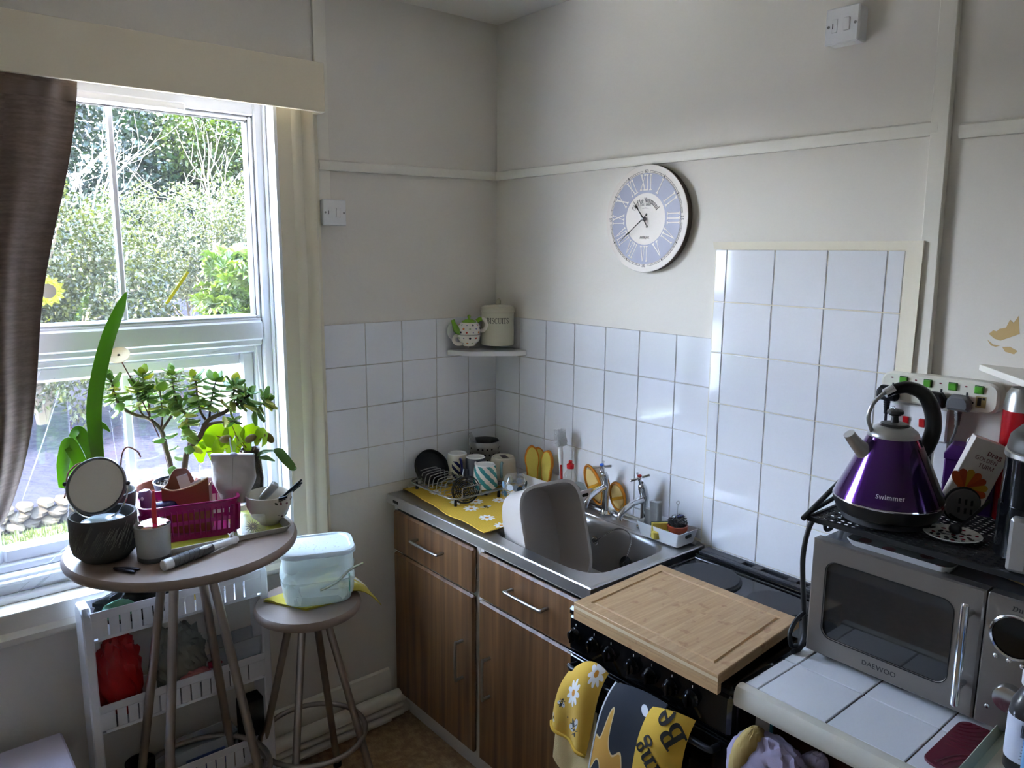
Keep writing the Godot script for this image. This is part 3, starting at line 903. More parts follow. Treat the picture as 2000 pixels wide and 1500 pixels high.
func drainer() -> void:
	# quilted mat with daisies and bees
	var m := mat(Color.WHITE, 0.85)
	m.albedo_texture = bee_cloth(512, 512, 4, rgb(226, 186, 62), 34, 9)
	var f := func(u, v):
		var z: float = lerpf(0.012, 0.565, u)
		var front: float = lerpf(-0.462, -0.505, u) + 0.005 * sin(u * 8.0)
		return V(lerpf(front, -0.085, v), 0.9337 + 0.0025 * sin(u * 18.0) * (1 - v) * (1 - v), z)
	single("drying_mat", MB.new().sheet(f, 36, 20, -0.003, 1.3, 1.0), m, "yellow quilted drying mat printed with daisies and bees on the drainer", "mat")
	# wire dish rack
	var wire := mat(rgb(150, 148, 142), 0.4, 0.6)
	var r := thing("dish_rack", "grey wire dish rack standing on the yellow mat", "dish rack", V(-0.26, 0.937, 0.172))
	var loop := []
	for p in rrect(0.375, 0.305, 0.045, 6): loop.append(V(p.x, 0.03, p.y))
	var rb := MB.new()
	rb.tube(loop, 0.0035, 8, true)
	part(r, "rim", rb, wire)
	var w := MB.new()
	for k in 9: w.tube([V(-0.185, 0.0265, -0.13 + 0.0325 * k), V(0.185, 0.0265, -0.13 + 0.0325 * k)], 0.0014, 6)
	for x in [-0.06, 0.07]: w.tube([V(x, 0.024, -0.15), V(x, 0.024, 0.15)], 0.0016, 6)
	part(r, "base_wire", w, wire)
	for k in 8:
		var z := -0.12 + 0.026 * k
		part(r, "hoop", MB.new().tube(curve([V(-0.165, 0.028, z), V(-0.162, 0.06, z + 0.005), V(-0.15, 0.072, z + 0.006), V(-0.085, 0.075, z + 0.006), V(-0.075, 0.062, z + 0.004), V(-0.072, 0.028, z)], 5), 0.0018, 6), wire)
	part(r, "hoop", MB.new().tube(curve([V(-0.15, 0.028, 0.15), V(-0.148, 0.06, 0.15), V(-0.138, 0.068, 0.15), V(-0.075, 0.068, 0.15), V(-0.068, 0.06, 0.15), V(-0.066, 0.028, 0.15)], 5), 0.0024, 6), wire)
	for p in [V(-0.165, 0, -0.12), V(-0.165, 0, 0.13), V(0.02, 0, 0.145), V(0.17, 0, 0.12), V(0.17, 0, -0.12)]: part(r, "foot", MB.new().lathe([Vector2(0, 0), Vector2(0.006, 0), Vector2(0.0055, 0.012), Vector2(0.0035, 0.03), Vector2(0, 0.03)], 10), M.dark).position = p
	# black dish leaning in the first slots
	var bd := MB.new()
	bd.xf = Transform3D(Basis(V(1, 0, 0), deg_to_rad(58)), Vector3.ZERO)
	bd.lathe([Vector2(0, -0.014), Vector2(0.06, -0.014), Vector2(0.07, -0.006), Vector2(0.071, 0.012), Vector2(0.066, 0.014), Vector2(0.062, 0.0), Vector2(0, -0.003)], 40)
	single("black_dish", bd, M.black_matt, "round matt black dish leaning against the tiles in the dish rack", "dish", V(-0.362, 1.012, 0.058))
	# mugs
	var stripe := func(a: Color, b: Color, w: int, h: int, zig: bool) -> StandardMaterial3D:
		var p := Pic.new(512, 256, b)
		for k in range(-12, 14):
			var x: float = k * w * 1.0
			if zig:
				var o := PackedVector2Array()
				for s in 2:
					for i in 6:
						var j := i if s == 0 else 5 - i
						var X: float = x + j * 34.0 + (0.0 if s == 0 else w * 0.52)
						o.append(Vector2(X, j * 52.0)); o.append(Vector2(X + 34, j * 52.0 + 40) if s == 0 else Vector2(X - 0, j * 52.0 - 8))
				p.poly(o, a)
			else: p.poly(PackedVector2Array([Vector2(x, 0), Vector2(x + w * 0.5, 0), Vector2(x + w * 0.5 + 150, 200), Vector2(x + 150, 200)]), a)
		if not zig:
			for x in 4: p.im.fill_rect(Rect2i(x * 128 + 66, 0, 62, 256), b)
			p.im.fill_rect(Rect2i(0, 0, 512, 16), b)
		var mt := mat(Color.WHITE, 0.12)
		mt.albedo_texture = p.tex()
		mt.uv1_scale = V(1, 10.5, 1)
		return mt
	var Y := 0.9645
	mug("mug", "white mug with dark blue slanting stripes, beside the black dish", V(-0.255, Y, 0.08), 0.0405, 0.094, -1.95, stripe.call(rgb(34, 34, 92), rgb(232, 224, 208), 62, 0, false), mat(rgb(36, 38, 98), 0.15))
	mug("mug", "slate grey mug with a white handle and foot, in the middle of the rack", V(-0.232, Y, 0.166), 0.0395, 0.094, -2.2, mat(rgb(84, 88, 96), 0.15), M.white_gloss)
	mug("mug", "white mug with teal zigzag slanting bands, at the front of the rack", V(-0.256, Y, 0.256), 0.047, 0.088, 1.2, stripe.call(rgb(62, 142, 138), rgb(234, 228, 216), 72, 0, true), M.white_gloss, 0.006)
	var cream := mug("mug", "wide cream mug with a pale blue handle, foot printed with a small dark square", V(-0.128, Y, 0.205), 0.0535, 0.085, -2.35, mat(rgb(212, 204, 184), 0.25), mat(rgb(158, 196, 198), 0.25), 0.006, mat(rgb(212, 204, 184), 0.25))
	part(cream, "maker_mark", MB.new().prism(P2([-0.022, -0.012, 0.018, -0.014, 0.02, 0.01, -0.02, 0.012]), 0, 0.0006), mat(rgb(60, 50, 58), 0.6)).transform = Transform3D(Basis(V(1, 0, 0), -PI / 2) * Basis(V(0, 0, 1), 0.5), V(-0.01, 0.0803, -0.004))
	# cutlery holder with round holes
	var ch := thing("cutlery_holder", "perforated steel cutlery holder at the back of the dish rack", "cutlery holder", V(-0.118, Y, 0.075))
	part(ch, "cup", MB.new().lathe([Vector2(0, 0), Vector2(0.058, 0), Vector2(0.0595, 0.003), Vector2(0.0595, 0.121), Vector2(0.0605, 0.123), Vector2(0.0575, 0.123), Vector2(0.0575, 0.004), Vector2(0, 0.003)], 48), M.steel)
	var ho := MB.new()
	for row in 4:
		for k in 20:
			var a := TAU * (k + 0.5 * (row % 2)) / 20
			if k % 5 == 4: continue
			ho.xf = Transform3D(Basis(V(0, 1, 0), PI / 2 - a) * Basis(V(1, 0, 0), PI / 2), V(cos(a), 0, sin(a)) * 0.0594 + V(0, 0.03 + 0.022 * row, 0))
			ho.lathe([Vector2(0.0036, -0.002), Vector2(0.0036, 0.0007), Vector2(0, 0.0007)], 10)
	part(ch, "hole", ho, M.black_matt).set_meta("kind", "stuff")
	for k in 4:
		var a: float = [0.35, 0.8, 1.2, 2.6][k]
		var lean: float = [0.32, 0.25, 0.4, 0.3][k]
		var o := thing(["spoon", "spoon", "fork", "fork"][k], ["spoon leaning to the right out of the steel cutlery holder", "second spoon at the right side of the steel cutlery holder", "curved fork reaching furthest right out of the steel cutlery holder", "fork lying to the left inside the steel cutlery holder"][k], ["spoon", "spoon", "fork", "fork"][k], V(-0.118, Y + 0.005, 0.075) + V(cos(a), 0, sin(a)) * -0.015, 0, "cutlery in the steel holder")
		o.basis = Basis(V(sin(a), 0, -cos(a)).normalized(), -lean)
		var L: float = [0.135, 0.13, 0.15, 0.118][k]
		part(o, "handle", MB.new().tube([V(0, 0, 0), V(0, L * 0.75, 0.002)], 0.0022, 8, false, true, 2.0), M.steel)
		if k < 2: part(o, "bowl", MB.new().ball(V(0, L * 0.88, 0.002), V(0.011, 0.02, 0.004), 12, 8), M.steel)
		else:
			var tb := MB.new()
			for j in 4: tb.tube(curve([V(0, L * 0.74, 0.002), V((j - 1.5) * 0.0045, L * 0.82, 0.004), V((j - 1.5) * 0.005, L, 0.006)], 3), 0.0011, 6)
			part(o, "tines", tb, M.steel)
	# black coil strainer propped at the rack's front corner
	var cs := thing("coil_strainer", "round black wire coil strainer propped in the front corner of the rack", "strainer", V(-0.382, 0.99, 0.305), CF + 0.35)
	var sp := []
	for k in 200: sp.append(V(cos(k * 0.22), sin(k * 0.22), 0) * (0.004 + 0.0455 * k / 200))
	part(cs, "coil", MB.new().tube(sp, 0.002, 6), M.black)
	var sk := MB.new()
	for k in 3: sk.tube([V(cos(k * PI / 3 + 0.3), sin(k * PI / 3 + 0.3), 0.03) * 0.051, V(cos(k * PI / 3 + 0.3), sin(k * PI / 3 + 0.3), -0.03) * -0.051], 0.0016, 5)
	sk.tube(arc(Vector3.ZERO, V(0.051, 0, 0), V(0, 0.051, 0), 0, TAU, 32).slice(0, 32), 0.0022, 6, true)
	part(cs, "spokes", sk, M.black)
	part(cs, "neck", MB.new().tube([V(-0.004, 0.05, 0), V(0.002, 0.075, -0.004)], 0.006, 8, false, true, 1.6), M.black)
	# glass tumbler upside down with enamel flowers
	var gl := thing("glass_tumbler", "stemless glass with blue and white flower decoration, upside down on the mat", "glass", V(-0.243, 0.937, 0.412))
	part(gl, "bowl", MB.new().lathe([Vector2(0.033, 0), Vector2(0.04, 0.03), Vector2(0.0445, 0.055), Vector2(0.042, 0.085), Vector2(0.032, 0.106), Vector2(0.0, 0.112)], 40), glass(0.1))
	var cols := [rgb(60, 88, 120), rgb(206, 214, 222), rgb(130, 168, 206), rgb(238, 236, 228), rgb(40, 72, 84)]
	for k in 16:
		var a := TAU * k / 8.0 + (0.3 if k > 7 else 0.0)
		var fl := MB.new()
		var y: float = 0.045 + 0.026 * (k / 8) + 0.008 * sin(k * 2.3)
		var rr: float = 0.0452 - 0.9 * pow(maxf(0, y - 0.055), 2) * 60 * 0.045 - 0.06 * maxf(0, 0.055 - y)
		for j in 8: fl.ball(V(cos(TAU * j / 8), sin(TAU * j / 8), 0) * 0.008, V(0.0045, 0.0045, 0.0006), 6, 4)
		fl.ball(Vector3.ZERO, V(0.0055, 0.0055, 0.0011), 8, 4)
		var o := part(gl, "flower", fl, mat(cols[k % 5], 0.4))
		o.position = V(cos(a) * rr, y, sin(a) * rr)
		o.rotation.y = PI / 2 - a

func caddy(label: String, at: Vector3, w: float, d: float, h: float, turn: float) -> Node3D:
	# open tray with sloping sides and a grip slot in each end; w along x
	var c := thing("white_caddy", label, "caddy", at, turn, "white plastic caddies on the sink")
	var o := []
	for e in [[0.86, 0.0], [1.0, h], [0.975, h], [0.84, 0.004]]: o.append(ring(rrect(w * e[0], d * e[0], 0.008, 3), e[1]))
	var b := MB.new()
	b.loft(o, true)
	part(c, "tray", b, M.white)
	for s in [-1, 1]:
		var g := MB.new()
		g.prism(rrect(0.03, 0.011, 0.005, 4), -0.0008, 0.0008)
		var p := part(c, "grip_slot", g, M.dark)
		p.transform = Transform3D(Basis(V(0, 1, 0), s * PI / 2) * Basis(V(1, 0, 0), -0.12), V(s * w * 0.4845, h * 0.68, 0))
	return c

func pad(to: Node3D, w: float, h: float) -> void:
	var o := PackedVector2Array()
	for i in 32:
		var a := TAU * i / 32
		var y := sin(a) * h / 2
		o.append(Vector2(cos(a) * w / 2 * (1.0 - 0.2 * exp(-pow((y + h * 0.12) / (h * 0.18), 2)) + 0.06 * sin(a)), y))
	part(to, "binding", MB.new().prism(o, -0.006, 0.006, 0.0035), mat(rgb(226, 138, 28), 0.8))
	var inn := PackedVector2Array()
	for p in o: inn.append(p * Vector2(0.84, 0.92))
	part(to, "cloth_face", MB.new().prism(inn, -0.0072, 0.0072, 0.001), bump(mat(rgb(228, 206, 96), 0.95), 0.08, 4, 0.08, 20))

func sink_caddies() -> void:
	caddy("long white caddy on the drainer holding yellow pads, brush and soap", V(-0.066, 0.937, 0.447), 0.3, 0.092, 0.062, RW)
	# yellow pads
	for k in 3:
		var o := thing("cleaning_pad", ["front yellow insole-shaped cleaning pad with orange binding, in the long caddy", "second yellow cleaning pad with orange binding, behind the front one", "third yellow cleaning pad, only its orange edge showing at the back"][k], "cleaning pad", [V(-0.088, 1.038, 0.33), V(-0.05, 1.03, 0.372), V(-0.045, 1.028, 0.32)][k], CF + [0.1, -0.75, 0.3][k], "yellow cleaning pads")
		o.rotation.z = [0.04, -0.06, 0.07][k]
		pad(o, [0.058, 0.056, 0.056][k], [0.145, 0.13, 0.135][k])
	# washing-up brush
	var br := thing("dish_brush", "white dish brush with a red grip standing in the long caddy", "brush", V(-0.058, 0.982, 0.462), CF)
	br.rotation.z = 0.05
	part(br, "handle", MB.new().tube([V(0, 0, 0), V(0, 0.05, 0), V(0, 0.12, 0), V(0, 0.15, 0)], [0.005, 0.006, 0.0095, 0.007], 12), M.white)
	part(br, "grip", MB.new().tube([V(0, 0.02, 0.004), V(0, 0.08, 0.0052)], 0.0045, 8), mat(rgb(206, 40, 40), 0.4), "red grip")
	var bs := MB.new()
	for k in 260:
		var a := k * 2.39996
		var h := 0.145 + 0.05 * (k % 26) / 26.0
		var d := V(cos(a), 0.35 + 0.6 * (k % 26) / 26.0, sin(a)).normalized()
		bs.tube([V(0, h, 0), V(0, h, 0) + d * rnd(0.024, 0.029)], 0.0015, 4)
	part(br, "bristles", bs, mat(rgb(242, 242, 240), 0.5)).set_meta("kind", "stuff")
	# soap bottle
	var sb := thing("soap_bottle", "clear washing-up liquid bottle with a red cap in the long caddy", "bottle", V(-0.066, 0.952, 0.514))
	part(sb, "bottle", MB.new().lathe([Vector2(0, 0), Vector2(0.024, 0), Vector2(0.026, 0.01), Vector2(0.026, 0.07), Vector2(0.02, 0.09), Vector2(0.011, 0.104), Vector2(0.011, 0.112), Vector2(0, 0.112)], 28), glass(0.16, rgb(225, 215, 180), 0.05))
	part(sb, "liquid", MB.new().lathe([Vector2(0, 0.002), Vector2(0.0245, 0.003), Vector2(0.0248, 0.05), Vector2(0, 0.05)], 24), mat(rgb(196, 168, 120), 0.2))
	part(sb, "cap", MB.new().lathe([Vector2(0.0135, 0.108), Vector2(0.014, 0.122), Vector2(0.009, 0.126), Vector2(0.0065, 0.128), Vector2(0.0075, 0.134), Vector2(0.005, 0.138), Vector2(0, 0.138)], 20), mat(rgb(206, 24, 36), 0.3), "red cap")
	# two round lids
	for k in 2:
		var b := MB.new()
		b.xf = Transform3D(Basis(V(0, 0, 1), 0.15) * Basis(V(1, 0, 0), PI / 2), Vector3.ZERO)
		b.lathe([Vector2(0, -0.003), Vector2(0.032, -0.003), Vector2(0.0345, 0.0), Vector2(0.032, 0.003), Vector2(0, 0.002)], 36)
		single("upright_disc", b, [bump(mat(rgb(210, 208, 204), 0.2, 0.5), 0.1, 3, 0.2, 25), mat(rgb(150, 158, 156), 0.3, 0, {})][k], ["round clear glittery lid upright in the caddy, just behind the basin rim", "round grey-green lid upright behind the glittery one"][k], "lid", [V(-0.086, 0.979, 0.545), V(-0.068, 0.986, 0.558)][k], RW + [0.75, 0.75][k])
	# amber oval scrubbers against the tiles
	for k in 2:
		var o := thing("oval_scrubber", ["amber and cream oval scrubber with orange rim, left of the cold tap", "smaller orange rimmed oval scrubber standing behind the cold tap"][k], "scrubber", [V(-0.032, 1.012, 0.60), V(-0.026, 0.994, 0.71)][k], RW + 0.25)
		o.rotation.z = [0.42, 0.25][k]
		var e := ell(0.027, 0.072, 32) if k == 0 else ell(0.027, 0.05, 32)
		var lp := []
		for p in e: lp.append(V(p.x, p.y, 0))
		part(o, "rim", MB.new().tube(lp, 0.0052, 8, true), mat(rgb(206, 128, 24), 0.35))
		var inn := PackedVector2Array()
		for p in e: inn.append(p * 0.86)
		part(o, "face", MB.new().prism(inn, -0.004, 0.004, 0.002), mat(rgb(226, 192, 120), 0.35))
		part(o, "band", MB.new().prism(P2([-0.023, -0.012, 0.023, -0.008, 0.023, 0.003, -0.024, -0.001]), -0.0052, 0.0052, 0.001), mat(rgb(198, 140, 30), 0.3))
	# the sponge caddy
	caddy("small white caddy of sponges at the right end of the sink", V(-0.07, 0.931, 0.962), 0.175, 0.098, 0.046, RW)
	var glit := bump(mat(rgb(186, 186, 184), 0.3, 0.75), 0.12, 6, 0.35, 22, 2)
	for k in 2:
		var b := MB.new()
		b.xf = Transform3D(Basis(V(0, 0, 1), [-0.1, 0.03][k]), Vector3.ZERO)
		b.sheet(func(u, v): return V((u - 0.5) * [0.036, 0.042][k] * (1 - 0.12 * sin(v * PI)), [0.075, 0.105][k] * v, 0.008 * sin(u * PI)), 8, 10, 0.014)
		single("silver_scourer", b, glit, ["low silver mesh scourer at the left end of the sponge caddy", "tall silver mesh scourer standing in the sponge caddy"][k], "scourer", [V(-0.082, 0.937, 0.894), V(-0.075, 0.937, 0.922)][k], RW + 0.5)
	var sg := thing("sponge", "yellow sponge with a dark green scouring side, behind the terracotta pot", "sponge", V(-0.088, 0.937, 0.955), RW + 0.95)
	part(sg, "foam", MB.new().prism(P2([-0.034, 0, 0.034, 0, 0.034, 0.05, -0.034, 0.05]), 0, 0.01, 0.002).bb(-0.034, 0.034, 0, 0.026, 0.01, 0.026, 0.003), bump(mat(rgb(226, 204, 96), 0.95), 0.1, 9, 0.15, 16))
	part(sg, "scourer_side", MB.new().bb(-0.034, 0.034, 0, 0.05, -0.007, 0, 0.001), mat(rgb(30, 70, 62), 0.95))
	var tp := thing("terracotta_pot", "small glazed terracotta pot in the sponge caddy, stuffed with steel wool", "pot", V(-0.072, 0.937, 1.005))
	part(tp, "pot", MB.new().lathe([Vector2(0, 0), Vector2(0.022, 0), Vector2(0.028, 0.035), Vector2(0.032, 0.037), Vector2(0.033, 0.05), Vector2(0.029, 0.052), Vector2(0.026, 0.036), Vector2(0, 0.03)], 32), mat(rgb(150, 62, 36), 0.15))
	var sw := MB.new()
	for k in 60:
		var c := rdir() * V(0.023, 0.018, 0.023) + V(0, 0.058, 0)
		var pts := []
		for j in 7: pts.append(c + V(cos(j * 1.1), sin(j * 0.9 + k), sin(j * 1.1)) * 0.008)
		sw.tube(pts, 0.0011, 4)
	sw.ball(V(0, 0.052, 0), V(0.02, 0.018, 0.02), 10, 8)
	single("steel_wool", sw, mat(rgb(66, 64, 62), 0.35, 0.8), "dark tangled steel wool in the small terracotta pot", "steel wool", V(-0.072, 0.937, 1.005))
	var pn := thing("scrub_pen", "blue and white pen-shaped scrubber lying across the steel wool", "pen", V(-0.062, 1.003, 0.985), RW + 0.25)
	pn.rotation.z = 0.42
	part(pn, "barrel", MB.new().tube([V(-0.03, 0, 0), V(-0.012, 0, 0), V(0.012, 0, 0)], [0.002, 0.0058, 0.0055], 10), mat(rgb(206, 212, 216), 0.3))
	part(pn, "cap", MB.new().tube([V(0.012, 0, 0), V(0.03, 0, 0), V(0.033, 0, 0)], [0.0055, 0.0048, 0.002], 10), mat(rgb(30, 38, 96), 0.3))
	var ws := MB.new()
	ws.tube([V(0, 0, 0), V(0.001, 0.105, 0)], 0.0011, 6)
	ws.tube(arc(V(0.001, 0.1105, 0), V(0.0055, 0, 0), V(0, 0.0055, 0), 0, TAU, 16).slice(0, 16), 0.0009, 5, true)
	single("wire_skewer", ws, M.steel, "thin wire skewer with a ring top standing in the sponge caddy", "skewer", V(-0.05, 0.94, 0.985), CF)
	# washing-up basin leaning in the sink bowl
	var ba := thing("washing_up_basin", "grey plastic washing-up basin tipped on edge in the sink bowl", "basin", V(-0.332, 0.937, 0.73))
	ba.basis = Basis(V(0, 1, 0), -0.084) * Basis(V(1, 0, 0), -0.301)
	var rs := []
	var tr := func(p: PackedVector2Array, z: float) -> PackedVector3Array:
		var r := PackedVector3Array()
		for k in p.size(): r.append(V(p[p.size() - 1 - k].x, p[p.size() - 1 - k].y, z))
		r.reverse()
		return r
	var W := 0.259
	var H := 0.34
	for e in [[0.80, -0.146, 4.0], [0.845, -0.143, 4.2], [0.87, -0.13, 4.4], [0.93, -0.012, 4.6], [0.985, -0.008, 4.6], [1.0, -0.004, 4.6], [0.995, 0.0, 4.6], [0.93, -0.001, 4.6], [0.905, -0.012, 4.6], [0.845, -0.127, 4.4], [0.82, -0.139, 4.2], [0.77, -0.1425, 4.0]]:
		rs.append(tr.call(ell(W / 2 - (1 - e[0]) * 0.15, H / 2 - (1 - e[0]) * 0.15, 64, e[2]), e[1]))
	part(ba, "basin", MB.new().loft(rs, true), mat(rgb(182, 174, 166), 0.4))
	part(ba, "sticker", MB.new().bb(-0.1275, -0.1265, -0.128, -0.098, -0.055, -0.03), mat(rgb(196, 44, 40), 0.4), "red and white label")
	part(ba, "sticker", MB.new().bb(-0.1278, -0.1272, -0.122, -0.112, -0.05, -0.036), M.white)

func cooker() -> void:
	var c := thing("cooker", "black freestanding electric cooker between the sink unit and the tiled worktop", "cooker", V(-0.6, 0, 1.342), RW)
	# local x runs to the right along the wall, z towards the room
	var hw := 0.248
	part(c, "body", MB.new().bb(-hw, hw, 0.02, 0.895, -0.57, 0, 0.003), M.black)
	var hob := part(c, "hob", MB.new().bb(-hw - 0.004, hw + 0.004, 0.895, 0.921, -0.575, 0.03, 0.008).bb(-hw - 0.004, hw + 0.004, 0.92, 0.926, -0.515, -0.508, 0.002), M.black_gloss)
	part(hob, "hob_trim", MB.new().tube([V(-hw + 0.01, 0.922, -0.49), V(hw - 0.01, 0.922, -0.49)], 0.003, 6).tube([V(-hw + 0.01, 0.922, -0.49), V(-hw + 0.01, 0.922, 0.0)], 0.003, 6), M.black_gloss)
	for p in [[-0.122, -0.388, 0.092], [0.096, -0.388, 0.076], [-0.12, -0.14, 0.076], [0.1, -0.14, 0.09]]:
		part(hob, "hotplate", MB.new().lathe([Vector2(p[2] + 0.006, 0.92), Vector2(p[2] + 0.005, 0.925), Vector2(p[2], 0.927), Vector2(p[2] - 0.002, 0.931), Vector2(p[2] - 0.01, 0.932), Vector2(0.02, 0.9305), Vector2(0, 0.9305)], 48), mat(rgb(38, 38, 40), 0.6)).position = V(p[0], 0, p[1])
	# raised rail at the back with three vent slots
	var vr := MB.new()
	vr.bb(-hw, hw, 0.921, 0.933, -0.57, -0.558, 0.002).bb(-hw, hw, 0.921, 0.933, -0.538, -0.52, 0.003)
	for e in [[-hw, -0.108], [-0.075, -0.045], [0.035, 0.065], [0.098, hw]]: vr.bb(e[0], e[1], 0.921, 0.933, -0.559, -0.537, 0.001)
	part(c, "vent_rail", vr, mat(rgb(30, 31, 36), 0.4))
	var fp := MB.new()
	fp.bb(-hw, hw, 0.80, 0.9, 0.0, 0.03, 0.008)
	part(c, "control_panel", fp, M.black_gloss)
	part(c, "panel_strip", MB.new().bb(-hw, hw, 0.792, 0.797, 0.018, 0.03, 0.001), M.black_gloss)
	var k := 0
	for z in [1.122, 1.187, 1.245, 1.318, 1.374, 1.434, 1.491]:
		var kn := MB.new()
		kn.xf = Transform3D(Basis(V(1, 0, 0), PI / 2), V(z - 1.342, 0.851, 0.03))
		kn.lathe([Vector2(0, 0), Vector2(0.0195, 0.0), Vector2(0.0195, 0.004), Vector2(0.016, 0.008), Vector2(0.0145, 0.018), Vector2(0, 0.019)], 24)
		kn.box(V(0, 0.019, 0), V(0.007, 0.013, 0.032), 0.0025)
		var o := part(c, "knob", kn, M.black_gloss)
		part(o, "pointer_mark", MB.new().bb(-0.0008, 0.0008, 0.0, 0.006, 0, 0.0006), M.white).position = V(z - 1.342, 0.875, 0.0302)
		k += 1
	var d := part(c, "oven_door", MB.new().bb(-hw, hw, 0.3, 0.787, 0.002, 0.025, 0.005), M.black_gloss)
	part(d, "door_glass", MB.new().bb(-hw + 0.05, hw - 0.05, 0.36, 0.7, 0.024, 0.027, 0.002), mat(rgb(6, 6, 8), 0.05))
	part(d, "door_handle", MB.new().tube([V(-0.22, 0.765, 0.02), V(-0.22, 0.77, 0.052), V(-0.21, 0.77, 0.055), V(0.21, 0.77, 0.055), V(0.22, 0.77, 0.052), V(0.22, 0.765, 0.02)], 0.008, 10), M.black)
	part(c, "lower_door", MB.new().bb(-hw, hw, 0.04, 0.292, 0.002, 0.022, 0.005), M.black_gloss)
	board()
	towels()

func board() -> void:
	var q := [Vector2(-0.304, 1.129), Vector2(-0.661, 1.143), Vector2(-0.665, 1.579), Vector2(-0.299, 1.553)]
	var mid := Vector2(-0.482, 1.351)
	var wood := mat(Color.WHITE, 0.55, 0, {"uv1_triplanar": true, "uv1_world_triplanar": true, "uv1_scale": V(2.2, 2.2, 2.2)})
	var im := noise_image(512, 512, 0.016, 77, 5)
	var n := FastNoiseLite.new()
	n.seed = 5; n.frequency = 0.01
	var out := Image.create_empty(512, 512, false, Image.FORMAT_RGB8)
	for y in 512:
		var strip := y / 14
		var sh := sin(strip * 91.7) * 0.5 + 0.5
		for x in 512:
			var seg := floorf((x + strip * 157) / 190.0)
			var k := 0.5 + 0.5 * n.get_noise_2d(x * 0.5, y * 9.0) + 0.12 * sin(seg * 37.0 + strip * 5.1) + 0.1 * (sh - 0.5)
			var col := rgb(180, 142, 98).lerp(rgb(208, 172, 126), clampf(k, 0, 1))
			var st := im.get_pixel(x, y).r
			if st > 0.7: col = col.lerp(rgb(150, 104, 66), minf(0.4, (st - 0.7) * 3.0))
			out.set_pixel(x, y, col)
	wood.albedo_texture = ImageTexture.create_from_image(out)
	var b := thing("chopping_board", "large bamboo chopping board with a front lip, lying across the hob", "chopping board")
	var rg := func(s: float, y: float) -> PackedVector3Array:
		var r := PackedVector3Array()
		for p in [q[3], q[2], q[1], q[0]]:
			var d: Vector2 = p - mid
			r.append(V(mid.x + d.x - signf(d.x) * s, y, mid.y + d.y - signf(d.y) * s))
		return r
	part(b, "slab", MB.new().loft([rg.call(0.001, 0.9335), rg.call(0.0, 0.935), rg.call(0, 0.9585), rg.call(0.0015, 0.96), rg.call(0.03, 0.96), rg.call(0.032, 0.9565), rg.call(0.037, 0.9565), rg.call(0.039, 0.96)], true).mesh(20), wood)
	var lip := MB.new()
	lip.loft([PackedVector3Array([V(-0.648, 0.9335, 1.1426), V(-0.651, 0.9335, 1.5779), V(-0.665, 0.9335, 1.579), V(-0.661, 0.9335, 1.143)]), PackedVector3Array([V(-0.648, 0.914, 1.1426), V(-0.651, 0.914, 1.5779), V(-0.665, 0.914, 1.579), V(-0.661, 0.914, 1.143)])], true)
	for k in range(0, lip.v.size(), 3):
		var t0 := lip.v[k + 1]
		lip.v[k + 1] = lip.v[k + 2]; lip.v[k + 2] = t0
	part(b, "lip", lip.mesh(20), wood)
	part(b, "inlay_strip", MB.new().loft([PackedVector3Array([V(-0.6606, 0.943, 1.1432), V(-0.6646, 0.943, 1.5787), V(-0.6656, 0.943, 1.5787), V(-0.6616, 0.943, 1.1432)]), PackedVector3Array([V(-0.6606, 0.951, 1.1432), V(-0.6646, 0.951, 1.5787), V(-0.6656, 0.951, 1.5787), V(-0.6616, 0.951, 1.1432)])], true).mesh(20), mat(rgb(226, 206, 168), 0.6))

